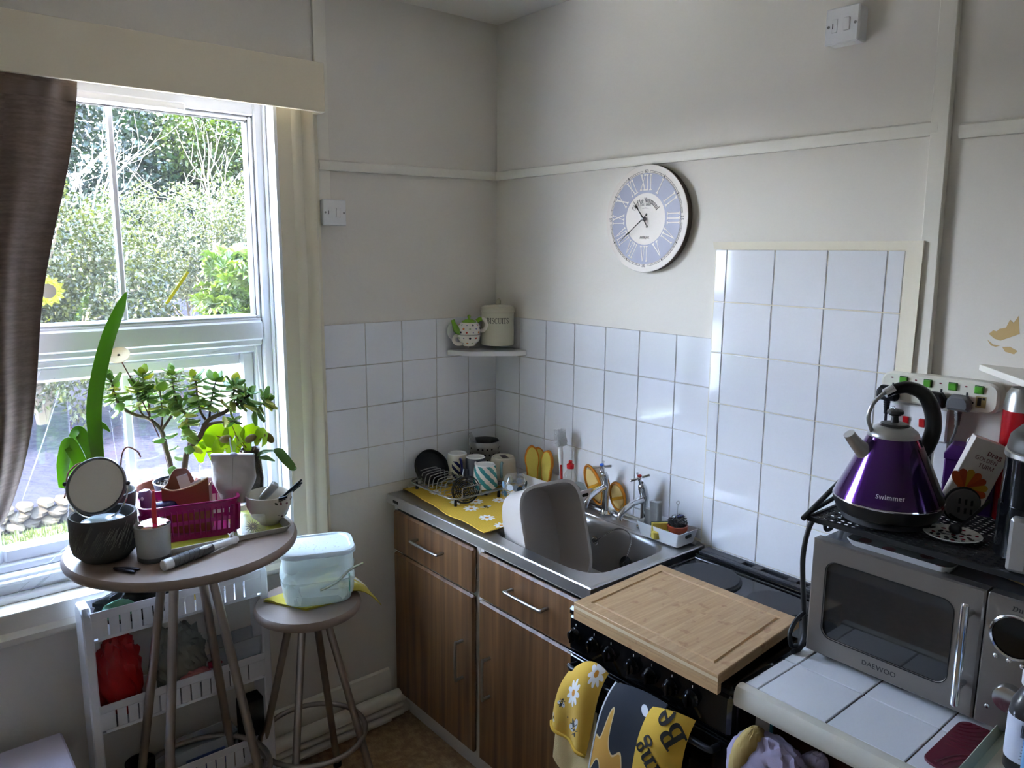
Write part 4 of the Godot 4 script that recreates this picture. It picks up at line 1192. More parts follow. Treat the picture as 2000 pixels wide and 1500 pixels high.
func towels() -> void:
	# oven glove with bees over the oven rail: yellow flap and cream backing
	var yel := mat(Color.WHITE, 0.9, 0, {"rim_enabled": true, "rim": 0.3})
	var p := Pic.new(512, 512, rgb(216, 172, 58))
	daisy(p, Vector2(250, 190), 92)
	daisy(p, Vector2(430, 40), 70)
	bee(p, Vector2(110, 280), 52, -1.3)
	bee(p, Vector2(330, 400), 80, 0.9)
	bee(p, Vector2(40, 440), 40, 2.2)
	p.oval(Vector2(215, 375), 7, 7, rgb(60, 50, 30))
	yel.albedo_texture = p.tex()
	var g := thing("oven_glove", "yellow oven glove printed with daisies and bees, hung on the cooker rail", "oven glove")
	# u along the rail, v from the bottom up; a hump over the rail
	var gz := func(u, v): return lerpf(1.092, 1.222, u) + 0.034 * v
	part(g, "flap", MB.new().sheet(func(u, v):
		var y: float = lerpf(0.612 - 0.03 * u, 0.765 + 0.061 * sin(pow(u, 1.2) * PI * 0.75), v)
		return V(-0.682 - 0.012 * sin(u * PI) - 0.01 * sin(u * 9 + v * 2) * (1 - v) + 0.034 * pow(v, 6), y, gz.call(u, v)), 22, 24, 0.006), yel)
	part(g, "backing", MB.new().sheet(func(u, v):
		return V(-0.668 - 0.006 * sin(u * 7 + 1), lerpf(0.50 - 0.035 * u - 0.02 * sin(u * PI), 0.70, v), gz.call(u, v * 0.6) - 0.004), 20, 20, 0.008), bump(mat(rgb(222, 196, 140), 0.95), 0.1, 2, 0.1, 15))
	part(g, "hem", MB.new().tube(range(13).map(func(i):
		var u: float = i / 12.0
		return V(-0.684 - 0.012 * sin(u * PI) - 0.01 * sin(u * 9), 0.612 - 0.03 * u, gz.call(u, 0))), 0.0045, 8), mat(rgb(206, 164, 56), 0.9))
	# black tea towel with honey drips
	var bt := Pic.new(512, 768, rgb(26, 30, 40))
	var hon := rgb(222, 166, 66)
	var band := func(top: Array, bot: Array, c: Color):
		var o := PackedVector2Array()
		for a in top: o.append(Vector2(a[0], a[1]))
		for i in bot.size(): o.append(Vector2(bot[bot.size() - 1 - i][0], bot[bot.size() - 1 - i][1]))
		p = bt
		bt.poly(smooth2(o), c)
	band.call([[0, 270], [50, 260], [85, 110], [120, 120], [130, 270], [170, 330], [235, 300], [270, 420], [330, 400], [370, 310], [410, 330], [420, 470], [512, 520]], [[0, 470], [45, 400], [80, 420], [120, 560], [185, 540], [230, 640], [250, 760], [330, 700], [400, 740], [460, 768], [512, 768]], rgb(232, 206, 150))
	band.call([[0, 282], [55, 272], [90, 122], [115, 130], [124, 278], [170, 342], [230, 315], [262, 432], [334, 412], [374, 322], [402, 340], [412, 480], [512, 532]], [[0, 456], [45, 388], [84, 408], [124, 546], [190, 528], [238, 628], [256, 740], [330, 688], [404, 728], [462, 768], [512, 768]], hon)
	for s in [0, 1]:
		bt.oval(Vector2(360 + 110 * s, 60 + 26 * s), 40, 18, rgb(230, 230, 235), 0.3)
		bt.oval(Vector2(400 + 30 * s, 92), 12, 12, rgb(210, 210, 216))
		bt.oval(Vector2(400 + 30 * s, 92), 8, 8, rgb(26, 30, 40))
	var bm := mat(Color.WHITE, 0.85, 0, {"rim_enabled": true, "rim": 0.25})
	bm.albedo_texture = bt.tex()
	var t := thing("tea_towel", "black tea towel with dripping honey print, folded over the cooker rail", "tea towel")
	var f := func(u, v):
		var z: float = lerpf(1.222 + 0.062 * v, 1.44, u)
		return V(-0.694 - 0.008 * sin(u * 6.5 + 0.6) * (1.15 - v) - 0.01 * u * (1 - v) + 0.045 * pow(v, 9), lerpf(0.42, 0.818 - 0.02 * pow(1 - u, 3), v), z)
	part(t, "cloth", MB.new().sheet(f, 30, 40, 0.005), bm)
	part(t, "white_edge", MB.new().tube(range(21).map(func(i): return f.call(0.0, i / 20.0) + V(0.002, 0, -0.002)), 0.0035, 6), M.white)
	part(t, "back_fall", MB.new().sheet(func(u, v): return V(-0.643 + 0.0 * u, lerpf(0.45, 0.80, v), lerpf(1.44, 1.29, u)), 6, 10, 0.004), bm)
	var yf := func(u, v):
		var z: float = lerpf(1.405, 1.512, u) - 0.03 * (1 - v) * (1 - u)
		return V(-0.712 - 0.012 * sin(u * PI) + 0.022 * u + 0.05 * pow(v, 8), lerpf(0.42, 0.80 + 0.018 * sin(u * 2.6), v), z)
	part(t, "folded_end", MB.new().sheet(yf, 16, 30, 0.005), mat(rgb(218, 174, 58), 0.9, 0, {"rim_enabled": true, "rim": 0.3}))
	var wr := MB.new()
	for e in [["king", 0.056, 0.42, 0.70, 2.35], ["Be", 0.066, 0.62, 0.93, 2.45]]:
		wr.text(e[0], e[1], 0.0008, func(q):
			var r: Vector2 = Vector2(q.x, q.y).rotated(e[4])
			var u: float = e[2] + r.x / 0.115
			var v: float = e[3] + r.y / 0.38
			return yf.call(clampf(u, 0, 1), clampf(v, 0, 1)) + V(-0.0015 + q.z * -1.0, 0, 0), "Droid Serif", true, true)
	part(t, "lettering", wr.mesh(30), mat(rgb(40, 36, 30), 0.8))

func smooth2(p: PackedVector2Array) -> PackedVector2Array:
	var r := PackedVector2Array()
	var n := p.size()
	for i in n:
		for k in 5: r.append(p[i].cubic_interpolate(p[(i + 1) % n], p[(i - 1 + n) % n], p[(i + 2) % n], k / 5.0))
	return r

func fused_spur(label: String, at: Vector3, turn: float, w: float, deep: float) -> void:
	var s := thing("fused_switch", label, "switch", at, turn)
	part(s, "back_box", MB.new().bb(-w / 2 + 0.002, w / 2 - 0.002, -w / 2 + 0.002, w / 2 - 0.002, 0, deep, 0.003), M.white)
	part(s, "face_plate", MB.new().bb(-w / 2, w / 2, -w / 2, w / 2, deep, deep + 0.008, 0.003), M.white)
	var fh := part(s, "fuse_holder", MB.new().bb(-0.026, -0.011, -0.016, 0.016, deep + 0.008, deep + 0.0095, 0.0007), M.white)
	part(fh, "fuse_slot", MB.new().bb(-0.0235, -0.0215, -0.006, 0.006, deep + 0.009, deep + 0.0098), M.dark)
	var rk := MB.new()
	rk.xf = Transform3D(Basis(V(1, 0, 0), 0.1), V(0.013, 0, deep + 0.008))
	rk.bb(-0.0085, 0.0085, -0.015, 0.015, -0.002, 0.004, 0.0015)
	part(s, "rocker", rk, M.white)
	for x in [-0.034, 0.034]:
		var b := MB.new()
		b.xf = Transform3D(Basis(V(1, 0, 0), PI / 2), V(x, 0, deep + 0.008))
		b.lathe([Vector2(0.0035, -0.001), Vector2(0.0035, 0.0006), Vector2(0, 0.0008)], 12)
		part(s, "screw", b, M.steel_dull)

func wall_things() -> void:
	fused_spur("white fused switch high on the clock wall near the batten", V(0, 2.386, 1.411), RW, 0.086, 0.04)
	fused_spur("white fused switch beside the window moulding, below the picture rail", V(-0.721, 1.955, 0), 0, 0.086, 0.024)
	# clock
	var c := thing("wall_clock", "round white wall clock with a lilac Roman numeral ring under the picture rail", "clock", V(-0.002, 1.936, 0.79), RW)
	var R := 0.168
	var bd := MB.new()
	bd.xf = Transform3D(Basis(V(1, 0, 0), PI / 2), V(0, 0, 0.004))
	bd.lathe([Vector2(0, -0.002), Vector2(R - 0.004, -0.002), Vector2(R - 0.001, 0.0), Vector2(R, 0.0205)], 72)
	part(c, "case", bd, mat(rgb(70, 58, 50), 0.6))
	var fc := MB.new()
	fc.xf = bd.xf
	fc.lathe([Vector2(R, 0.0205), Vector2(R - 0.001, 0.022), Vector2(0, 0.022)], 72)
	part(c, "dial", fc, mat(rgb(226, 216, 204), 0.4))
	var an := MB.new()
	an.xf = bd.xf
	an.lathe([Vector2(0.1415, 0.0218), Vector2(0.1415, 0.0224), Vector2(0.081, 0.0224), Vector2(0.081, 0.0218)], 72)
	part(c, "numeral_ring", an, mat(rgb(152, 152, 172), 0.4), "lilac ring")
	var z := 0.0266
	var nm := MB.new()
	var num := ["XII", "I", "II", "III", "IV", "V", "VI", "VII", "VIII", "IX", "X", "XI"]
	for k in 12:
		var a := PI / 2 - TAU * k / 12
		var flip := -1.0 if k > 3 and k < 9 else 1.0
		var wide: float = [0.8, 0.8, 0.85, 0.85, 0.7, 0.8, 0.7, 0.62, 0.55, 0.7, 0.8, 0.7][k]
		nm.text(num[k], 0.046, 0.0006, func(q):
			var u := V(sin(a), -cos(a), 0) * flip
			var o := V(cos(a), sin(a), 0)
			return o * (0.111 + q.y * flip * 1.45) + u * q.x * wide + V(0, 0, z + q.z), "Droid Serif", false)
	part(c, "numerals", nm.mesh(30), mat(rgb(232, 224, 212), 0.4))
	var tk := MB.new()
	for rr in [0.1435, 0.1485]:
		for k in 4: tk.tube(arc(V(0, 0, z), V(rr, 0, 0), V(0, rr, 0), PI / 2 * k + 0.11, PI / 2 * (k + 1) - 0.11, 24), 0.00045, 4)
	for k in 60:
		var d := V(cos(TAU * k / 60), sin(TAU * k / 60), 0)
		if k % 15 == 0: continue
		tk.tube([d * 0.1435 + V(0, 0, z), d * 0.1485 + V(0, 0, z)], 0.0004, 4)
		if k % 5 == 0: tk.tube([d * 0.1415 + V(0, 0, z), d * 0.146 + V(0, 0, z), d * 0.1525 + V(0, 0, z)], [0.0003, 0.0018, 0.0003], 4)
	for e in [["60", 0, 0.147, 0.0], ["15", 0.147, 0, -PI / 2], ["30", 0, -0.147, 0.0], ["45", -0.147, 0, PI / 2]]:
		tk.text(e[0], 0.0135, 0.0005, func(q):
			var r := Vector2(q.x, q.y).rotated(e[3])
			return V(e[1] + r.x, e[2] + r.y, z + q.z), "Droid Serif")
	tk.text("Chef Le Normand", 0.0155, 0.0005, func(q):
		var a: float = PI / 2 - q.x / 0.062
		return V(cos(a), sin(a), 0) * (0.058 + q.y * 1.3) + V(0, 0.0, z + q.z), "Droid Serif")
	tk.text("EST. 1902", 0.0095, 0.0005, func(q): return V(q.x, 0.044 + q.y, z + q.z), "Droid Serif")
	tk.text("ANTIQUE", 0.009, 0.0005, func(q): return V(q.x, -0.058 + q.y, z + q.z), "Droid Serif")
	tk.tube([V(-0.014, 0.033, z), V(0.0, 0.034, z), V(0.014, 0.033, z)], [0.0002, 0.0008, 0.0002], 4)
	part(c, "markings", tk.mesh(30), mat(rgb(62, 54, 50), 0.6))
	for e in [["hour_hand", V(-0.048, 0.06, 0), V(0.0147, -0.024, 0), 0.034], ["minute_hand", V(-0.097, -0.073, 0), V(0.0147, 0.013, 0), 0.038]]:
		var h := MB.new()
		var t: Vector3 = e[1]
		var n := t.normalized()
		var L := t.length()
		h.tube([V(0, 0, e[3]) + e[2], V(0, 0, e[3]), V(0, 0, e[3]) + n * L * 0.5, V(0, 0, e[3]) + n * L * 0.62, V(0, 0, e[3]) + n * L * 0.7, V(0, 0, e[3]) + t], [0.0016, 0.004, 0.0022, 0.0065, 0.0025, 0.0006], 4, false, true, 0.25)
		h.ball(V(0, 0, e[3]) + e[2], V(0.0042, 0.0042, 0.0012), 10, 6)
		part(c, e[0], h, mat(rgb(50, 54, 34), 0.4, 0.3))
	var hb := MB.new()
	hb.xf = Transform3D(Basis(V(1, 0, 0), PI / 2), V(0, 0, 0.026))
	hb.lathe([Vector2(0.006, 0), Vector2(0.006, 0.012), Vector2(0.003, 0.016), Vector2(0, 0.016)], 16)
	part(c, "hub", hb, M.steel_dull)
	# corner shelf
	var sh := thing("corner_shelf", "small white corner shelf over the tiles holding teapot and tin", "shelf", V(0, 1.452, 0))
	var o := P2([-0.006, 0.012, -0.245, 0.012, -0.225, 0.085, -0.13, 0.098, -0.09, 0.13, -0.09, 0.235, -0.012, 0.245])
	o = P2([-0.01, 0.01, -0.01, 0.2, -0.06, 0.2, -0.205, 0.1, -0.25, 0.01])
	var sb := MB.new()
	sb.xf = Transform3D(Basis(V(1, 0, 0), V(0, 0, 1), V(0, -1, 0)), Vector3.ZERO)
	sb.prism(o, 0, 0.018, 0.001)
	part(sh, "board", sb, M.white)
	part(sh, "hook_disc", MB.new().ball(Vector3.ZERO, V(0.03, 0.035, 0.006), 20, 8), M.white).position = V(-0.225, 0.075, 0.016)
	part(sh, "hook_disc", MB.new().ball(Vector3.ZERO, V(0.03, 0.035, 0.006), 20, 8), M.white).position = V(-0.095, 0.075, 0.016)
	# biscuit tin
	var t := thing("biscuit_tin", "cream biscuit tin with a lettered front on the corner shelf", "tin", V(-0.075, 1.4715, 0.103), CF + 0.02)
	var tm := bump(mat(rgb(206, 200, 174), 0.35), 0.02, 9, 0.02, 8)
	part(t, "body", MB.new().lathe([Vector2(0, 0), Vector2(0.062, 0), Vector2(0.0635, 0.003), Vector2(0.0635, 0.132), Vector2(0, 0.132)], 48), tm)
	part(t, "lid", MB.new().lathe([Vector2(0.0655, 0.126), Vector2(0.067, 0.128), Vector2(0.0655, 0.131), Vector2(0.0648, 0.144), Vector2(0.058, 0.15), Vector2(0, 0.156)], 48), tm)
	part(t, "knob", MB.new().tube(curve([V(-0.002, 0.153, 0.004), V(0.0, 0.166, 0.004), V(0.005, 0.173, 0.0), V(0.008, 0.168, -0.004), V(0.008, 0.155, -0.004)], 5), 0.0035, 8, false, true, 2.2), mat(rgb(150, 146, 122), 0.5))
	part(t, "lettering", MB.new().text("BISCUITS", 0.021, 0.0006, func(q):
		var a: float = -q.x * 0.98 / 0.0635
		return V(-sin(a), 0, cos(a)) * (0.0638 + q.z) + V(-0.0, 0.096 + q.y * 1.35, 0), "Droid Serif").mesh(30), mat(rgb(40, 32, 28), 0.6))
	# teapot for one: pot stacked on its cup
	var tp := thing("teapot", "white teapot with coloured dots and green lid stacked on its cup", "teapot", V(-0.19, 1.471, 0.07), CF)
	tp.position.y = 1.4715
	var wm := mat(rgb(236, 230, 216), 0.1)
	part(tp, "cup", MB.new().lathe([Vector2(0, 0), Vector2(0.022, 0), Vector2(0.025, 0.004), Vector2(0.04, 0.022), Vector2(0.044, 0.04), Vector2(0.043, 0.0435), Vector2(0, 0.0435)], 40), wm)
	part(tp, "pot", MB.new().lathe([Vector2(0.04, 0.0445), Vector2(0.0445, 0.05), Vector2(0.045, 0.06), Vector2(0.042, 0.075), Vector2(0.034, 0.088), Vector2(0.028, 0.091), Vector2(0, 0.091)], 40), wm)
	var gm := mat(rgb(118, 160, 48), 0.12)
	part(tp, "lid", MB.new().lathe([Vector2(0.029, 0.0905), Vector2(0.0275, 0.0945), Vector2(0.016, 0.1), Vector2(0.005, 0.102), Vector2(0.005, 0.106), Vector2(0.0065, 0.112), Vector2(0.005, 0.118), Vector2(0, 0.1195)], 28), gm)
	part(tp, "spout", MB.new().tube(curve([V(-0.028, 0.056, 0.014), V(-0.046, 0.062, 0.014), V(-0.055, 0.08, 0.013), V(-0.062, 0.1, 0.012)], 5), [0.017, 0.0165, 0.016, 0.0155, 0.015, 0.0142, 0.0132, 0.0122, 0.0112, 0.0102, 0.0092, 0.0082, 0.0074, 0.0072, 0.0074, 0.008], 14), gm)
	part(tp, "pot_handle", MB.new().tube(curve([V(0.036, 0.058, 0), V(0.056, 0.06, 0), V(0.068, 0.08, 0), V(0.06, 0.1, 0), V(0.045, 0.103, 0), V(0.026, 0.091, 0)], 6), 0.0052, 10, false, true, 1.4), wm)
	part(tp, "cup_handle", MB.new().tube(curve([V(-0.034, 0.038, 0.008), V(-0.052, 0.038, 0.014), V(-0.058, 0.022, 0.016), V(-0.046, 0.008, 0.012), V(-0.026, 0.008, 0.01)], 6), 0.005, 10, false, true, 1.4), wm)
	part(tp, "handle_patch", MB.new().tube(curve([V(0.03, 0.0935, 0), V(0.04, 0.101, 0), V(0.05, 0.1045, 0)], 4), 0.006, 8, false, true, 1.4), gm)
	var dc := [rgb(30, 28, 44), rgb(186, 62, 40), rgb(150, 140, 170), rgb(206, 120, 56), rgb(160, 178, 130), rgb(96, 96, 140)]
	var k := 0
	for row in [[0.012, 0.033], [0.032, 0.0435], [0.054, 0.0452], [0.068, 0.0442], [0.082, 0.039]]:
		for j in 11:
			var a: float = TAU * (j + 0.5 * (k % 2)) / 11
			var d := MB.new()
			d.ball(Vector3.ZERO, V(1, 1, 0.14) * [0.0045, 0.0028, 0.0038][(j + k) % 3], 10, 6)
			var o2 := part(tp, "dot", d, mat(dc[(j * 5 + k * 2) % 6], 0.15))
			o2.transform = Transform3D(Basis(V(0, 1, 0), PI / 2 - a) * Basis(V(1, 0, 0), [0.9, 0.3, 0.0, -0.3, -0.7][k]), V(cos(a) * row[1], row[0], sin(a) * row[1]))
		k += 1

func table_side() -> void:
	M.lam = bump(mat(rgb(150, 132, 120), 0.34), 0.05, 14, 0.008, 6)
	M.tube = mat(rgb(168, 160, 154), 0.3, 0.95)
	bar_set("bar_table", "tall round bar table with brown laminate top and four tube legs, under the window", "table", V(-1.345, 0, 0.295), 1.04, 0.302, 0.19, 0.3, 0.028)
	bar_set("bar_stool", "matching bar stool with small round seat, right of the tall table", "stool", V(-0.985, 0, 0.283), 0.74, 0.165, 0.163, 0.278, 0.03)
	curtain()
	film()
	trolley()
	stool_things()
	table_things()
	plants()

func bar_set(called: String, label: String, cat: String, at: Vector3, h: float, r: float, rr: float, rh: float, th: float) -> void:
	var t := thing(called, label, cat, at)
	var top := called == "bar_table"
	part(t, "table_top" if top else "seat", MB.new().lathe([Vector2(0, h - th), Vector2(r - 0.012, h - th), Vector2(r - 0.003, h - th + 0.005), Vector2(r, h - th * 0.55), Vector2(r - 0.002, h - 0.006), Vector2(r - 0.008, h), Vector2(0, h)], 72), M.lam)
	part(t, "mounting_plate", MB.new().lathe([Vector2(0, h - th - 0.006), Vector2(0.085, h - th - 0.006), Vector2(0.085, h - th), Vector2(0, h - th)], 24), M.dark)
	for k in 4:
		var a: float = PI / 4 + PI / 2 * k 
		var d: Vector3 = V(cos(a), 0, sin(a))
		var r0: float = 0.058 if top else 0.052
		var s: float = (rr - 0.006 - r0) / (h - th - rh)
		var lg := MB.new().tube([V(0, h - th - 0.003, 0) + d * r0, V(0, rh, 0) + d * (rr - 0.006), V(0, 0.012, 0) + d * (r0 + s * (h - th - 0.012))], 0.0125 if top else 0.0118, 14)
		var o := part(t, "leg", lg, M.tube)
		part(o, "foot_cap", MB.new().lathe([Vector2(0, 0), Vector2(0.015, 0), Vector2(0.015, 0.02), Vector2(0, 0.02)], 14), M.black_matt).position = d * (r0 + s * (h - th - 0.012))
	part(t, "foot_ring", MB.new().tube(arc(V(0, rh, 0), V(rr + 0.004, 0, 0), V(0, 0, rr + 0.004), 0, TAU, 56).slice(0, 56), 0.0085, 10, true), M.tube)

func curtain() -> void:
	var m := mat(Color.WHITE, 0.85, 0, {"backlight_enabled": true, "backlight": Color(0.32, 0.25, 0.21), "rim_enabled": true, "rim": 0.2})
	m.albedo_texture = grain(256, 512, rgb(118, 102, 93), rgb(136, 121, 112), 0.5, 6.0, 17, 0.5)
	m.uv1_scale = V(3, 3, 1)
	var f := func(u, v):
		# u across from left to right, v from the foot up
		var edge: float = lerpf(-1.735, -1.468, pow(v, 0.8)) + 0.012 * sin(v * 9.0)
		var left: float = lerpf(-2.02, -1.95, v)
		var x: float = lerpf(left, edge, u)
		var fold: float = 0.019 * sin(u * 17.0 + 1.2 * sin(v * 3.0)) + 0.004 * sin(u * 41.0 + v * 4)
		return V(x, lerpf(1.1, 2.3, v), 0.06 + fold * (0.75 + 0.9 * (1 - v)) + 0.012 * (1 - v))
	var c := thing("curtain", "brown slubby curtain gathered under the pelmet at the left of the window", "curtain")
	part(c, "cloth", MB.new().sheet(f, 90, 50, 0.0015), m)
	part(c, "heading_tape", MB.new().sheet(func(u, v): return f.call(u, 0.93 + 0.03 * v) + V(0, 0, 0.003 + 0.003 * sin(u * 60)), 60, 2, 0.002), m)

func film() -> void:
	var m := mat(Color(0.75, 0.78, 0.92, 0.012), 0.3, 0, {"transparency": BaseMaterial3D.TRANSPARENCY_ALPHA})
	var n := FastNoiseLite.new()
	n.seed = 3; n.frequency = 1.0
	var f := func(u, v):
		var x: float = lerpf(-1.83, -0.93, u)
		var y: float = lerpf(0.85, 1.54, v)
		var w: float = absf(n.get_noise_2d(x * 2.2 + y * 0.8, y * 0.9)) + 0.6 * absf(n.get_noise_2d(x * 5 - y * 6.0, y * 2.0 + 7)) * smoothstep(0.6, 1.0, v)
		var rim := minf(minf(u, 1 - u) * 9.0, minf(v, 1 - v) * 7.0)
		return V(x, y, -0.05 + 0.022 * w * minf(1, rim))
	var s := thing("window_film", "clear wrinkled plastic film stretched over the lower window pane", "plastic film")
	part(s, "sheet", MB.new().sheet(f, 70, 60, 0.0004), m)
	var cr := mat(Color(0.9, 0.92, 1.0, 0.1), 0.35, 0, {"transparency": BaseMaterial3D.TRANSPARENCY_ALPHA})
	for p in [[-1.60, 1.50, -1.66, 1.36, -1.74, 1.18, 0.010], [-1.56, 1.44, -1.62, 1.28, -1.70, 1.08, 0.006], [-1.545, 1.42, -1.55, 1.25, -1.585, 0.95, 0.004], [-1.585, 0.95, -1.63, 0.90, -1.69, 0.855, 0.006], [-1.54, 1.0, -1.63, 0.935, -1.72, 0.86, 0.003], [-1.64, 1.515, -1.45, 1.52, -1.22, 1.515, 0.007], [-1.35, 1.49, -1.18, 1.5, -1.03, 1.53, 0.006], [-1.57, 1.47, -1.66, 1.40, -1.76, 1.34, 0.012], [-0.985, 1.52, -0.975, 1.3, -0.965, 1.0, 0.006], [-1.44, 1.4, -1.43, 1.2, -1.42, 1.1, 0.003]]:
		var pts := curve([V(p[0], p[1], -0.036), V(p[2], p[3], -0.032), V(p[4], p[5], -0.036)], 8)
		part(s, "crease", MB.new().tube(pts, range(pts.size()).map(func(i): return p[6] * (0.35 + sin(PI * i / (pts.size() - 1.0)))), 6, false, true, 0.15), cr)
	# stickers on the upper pane
	var sf := thing("sunflower_sticker", "translucent yellow sunflower sticker on the upper pane beside the curtain", "sticker", V(-1.559, 1.712, -0.0845))
	var pet := mat(Color(0.85, 0.85, 0.4, 0.35), 0.35, 0, {"transparency": BaseMaterial3D.TRANSPARENCY_ALPHA})
	for k in 13:
		var b := MB.new()
		b.xf = Transform3D(Basis(V(0, 0, 1), TAU * k / 13), Vector3.ZERO)
		b.prism(P2([0.018, -0.006, 0.03, -0.01, 0.046, 0.0, 0.03, 0.01, 0.018, 0.006]), 0, 0.0006)
		part(sf, "petal", b, pet)
	part(sf, "seed_disc", MB.new().prism(ell(0.0205, 0.0205, 28), 0.0006, 0.0016), mat(rgb(196, 192, 178), 0.6))
	var fs := MB.new()
	fs.prism(P2([-0.042, -0.046, -0.034, -0.05, 0.036, 0.046, 0.03, 0.052]), 0, 0.0006)
	single("leaf_sticker", fs, mat(Color(0.75, 0.72, 0.1, 0.75), 0.4, 0, {"transparency": BaseMaterial3D.TRANSPARENCY_ALPHA}), "slim slanting yellow-green sticker low on the upper pane, right of the glazing bar", "sticker", V(-1.205, 1.712, -0.0845))

func trolley() -> void:
	var m := mat(rgb(232, 232, 236), 0.32)
	var t := thing("slim_trolley", "white slim three-tier plastic trolley with slotted sides, behind the tall table", "trolley", V(-1.333, 0, 0.13))
	var hw := 0.262
	for s in [-1, 1]:
		var b := MB.new()
		b.xf = Transform3D(Basis(V(0, 0, 1), V(0, 1, 0), V(-1, 0, 0)), V(s * (hw - 0.013), 0, 0))
		var o := P2([-0.05, 0.02, 0.05, 0.02, 0.05, 0.825, 0.03, 0.85, -0.03, 0.85, -0.05, 0.825])
		b.prism(o, -0.013, 0.013, 0.004)
		var e := part(t, "end_panel", b, m)
		for z in [-0.035, 0.035]: part(e, "foot", MB.new().ball(V(s * (hw - 0.013), 0.012, z), V(0.011, 0.012, 0.011), 10, 6), M.dark)
	for k in 3:
		var y: float = [0.19, 0.47, 0.752][k]
		var h := 0.087
		var b := MB.new()
		b.bb(-hw + 0.02, hw - 0.02, y, y + 0.004, -0.048, 0.048)
		for z in [-0.0495, 0.0465]:
			# slotted wall: bars between the slots, a solid band above and below
			b.bb(-hw + 0.02, hw - 0.02, y + h * 0.72, y + h, z, z + 0.003, 0.001)
			b.bb(-hw + 0.035, hw - 0.035, y, y + h * 0.12, z, z + 0.003, 0.001)
			var x := -hw + 0.02
			for j in 15:
				var x1 := -hw + 0.062 + j * 0.0295
				if j == 14: x1 = hw - 0.02
				b.bb(x, minf(x1, hw - 0.02), y + h * 0.12, y + h * 0.72, z, z + 0.003)
				x = x1 + 0.0045
		part(t, "tier", b, m)
	# what lies in it
	var g := RandomNumberGenerator.new()
	g.seed = 4
	var crumple := func(c: Vector3, r: Vector3, sd: int, amp: float, fr: float) -> MB:
		var b := MB.new().ball(Vector3.ZERO, Vector3.ONE, 36, 24)
		var n := FastNoiseLite.new()
		n.seed = sd; n.frequency = fr; n.fractal_octaves = 3
		for i in b.v.size():
			var p: Vector3 = b.v[i]
			b.v[i] = c + p * r * (1.0 + amp * (absf(n.get_noise_3dv(p)) * 2 - 0.5))
		return b
	single("red_bag", crumple.call(Vector3.ZERO, V(0.065, 0.125, 0.037), 5, 0.22, 1.7), mat(rgb(170, 16, 20), 0.28), "crumpled red plastic bag at the left of the trolley's middle tier", "bag", V(-1.508, 0.61, 0.133))
	single("grey_bag", crumple.call(Vector3.ZERO, V(0.075, 0.115, 0.035), 8, 0.24, 1.8), mat(rgb(124, 124, 114), 0.4), "crumpled grey-green plastic bag in the middle of the middle tier", "bag", V(-1.335, 0.60, 0.13))
	single("pink_wrapper", crumple.call(Vector3.ZERO, V(0.045, 0.02, 0.016), 9, 0.2, 1.2), mat(rgb(196, 120, 116), 0.5), "pale pink wrapper in front of the grey bag on the middle tier", "wrapper", V(-1.30, 0.546, 0.158))
	single("maroon_packet", MB.new().prism(P2([-0.02, -0.008, 0.008, -0.014, 0.026, 0.0, 0.01, 0.014, -0.02, 0.012]), -0.004, 0.004, 0.002), mat(rgb(130, 18, 44), 0.4), "pointed maroon packet end beside the pink wrapper", "packet", V(-1.245, 0.566, 0.166))
	single("dark_cloth", crumple.call(Vector3.ZERO, V(0.12, 0.055, 0.04), 11, 0.18, 1.1), mat(rgb(14, 14, 16), 0.9), "black cloth bundled in the trolley's top tier", "cloth", V(-1.44, 0.818, 0.13))
	single("green_packet", crumple.call(Vector3.ZERO, V(0.045, 0.03, 0.008), 12, 0.1, 1.1), mat(rgb(110, 170, 140), 0.5), "mint green packet in front of the black cloth on the top tier", "packet", V(-1.5, 0.825, 0.168))
	single("yellow_duster", crumple.call(Vector3.ZERO, V(0.05, 0.045, 0.03), 13, 0.2, 1.1), mat(rgb(214, 180, 30), 0.9), "yellow duster showing over the top tier below the table", "duster", V(-1.27, 0.822, 0.13))
	var tub := func(called: String, label: String, at: Vector3, w: float, d: float, h: float, turn: float, lab: Color) -> void:
		var b := thing(called, label, "tub", at, turn)
		var rs := []
		for e in [[0.86, 0.0], [1.0, h], [1.04, h], [1.04, h + 0.006], [0.98, h + 0.006], [0.84, 0.004]]: rs.append(ring(rrect(w * e[0], d * e[0], 0.014, 4), e[1]))
		part(b, "tub", MB.new().loft(rs, true), mat(Color(0.85, 0.88, 0.9, 0.35), 0.3, 0, {"transparency": BaseMaterial3D.TRANSPARENCY_ALPHA}))
		if lab.a > 0: part(b, "sticker", MB.new().bb(-w * 0.3, w * 0.3, h * 0.25, h * 0.75, d * 0.478, d * 0.483), mat(lab, 0.5))
	tub.call("clear_tub", "empty clear plastic tub at the right of the trolley's middle tier", V(-1.165, 0.4745, 0.13), 0.15, 0.082, 0.135, 0.0, Color(0, 0, 0, 0))
	tub.call("food_tub", "clear food tub with a blue label in the trolley's bottom tier", V(-1.29, 0.1945, 0.13), 0.2, 0.08, 0.115, 0.0, rgb(60, 76, 128))
	single("dark_carton", MB.new().box(V(0, 0.1, 0), V(0.075, 0.2, 0.06), 0.006), M.black_matt, "black carton standing at the right end of the bottom tier", "carton", V(-1.13, 0.1945, 0.13))
	single("dark_pot", MB.new().lathe([Vector2(0, 0), Vector2(0.036, 0), Vector2(0.042, 0.12), Vector2(0.038, 0.12), Vector2(0.034, 0.006), Vector2(0, 0.006)], 28), M.black_matt, "round black pot at the left of the bottom tier", "pot", V(-1.47, 0.1945, 0.13))
	# pale box by the wall and the pipes
	var bx := thing("pale_box", "pale lilac lidded box on the floor at the lower left, by the trolley", "box", V(-1.9, 0, 0.24))
	part(bx, "carcass", MB.new().bb(-0.235, 0.235, 0, 0.44, -0.16, 0.16, 0.006), mat(rgb(214, 206, 222), 0.5))
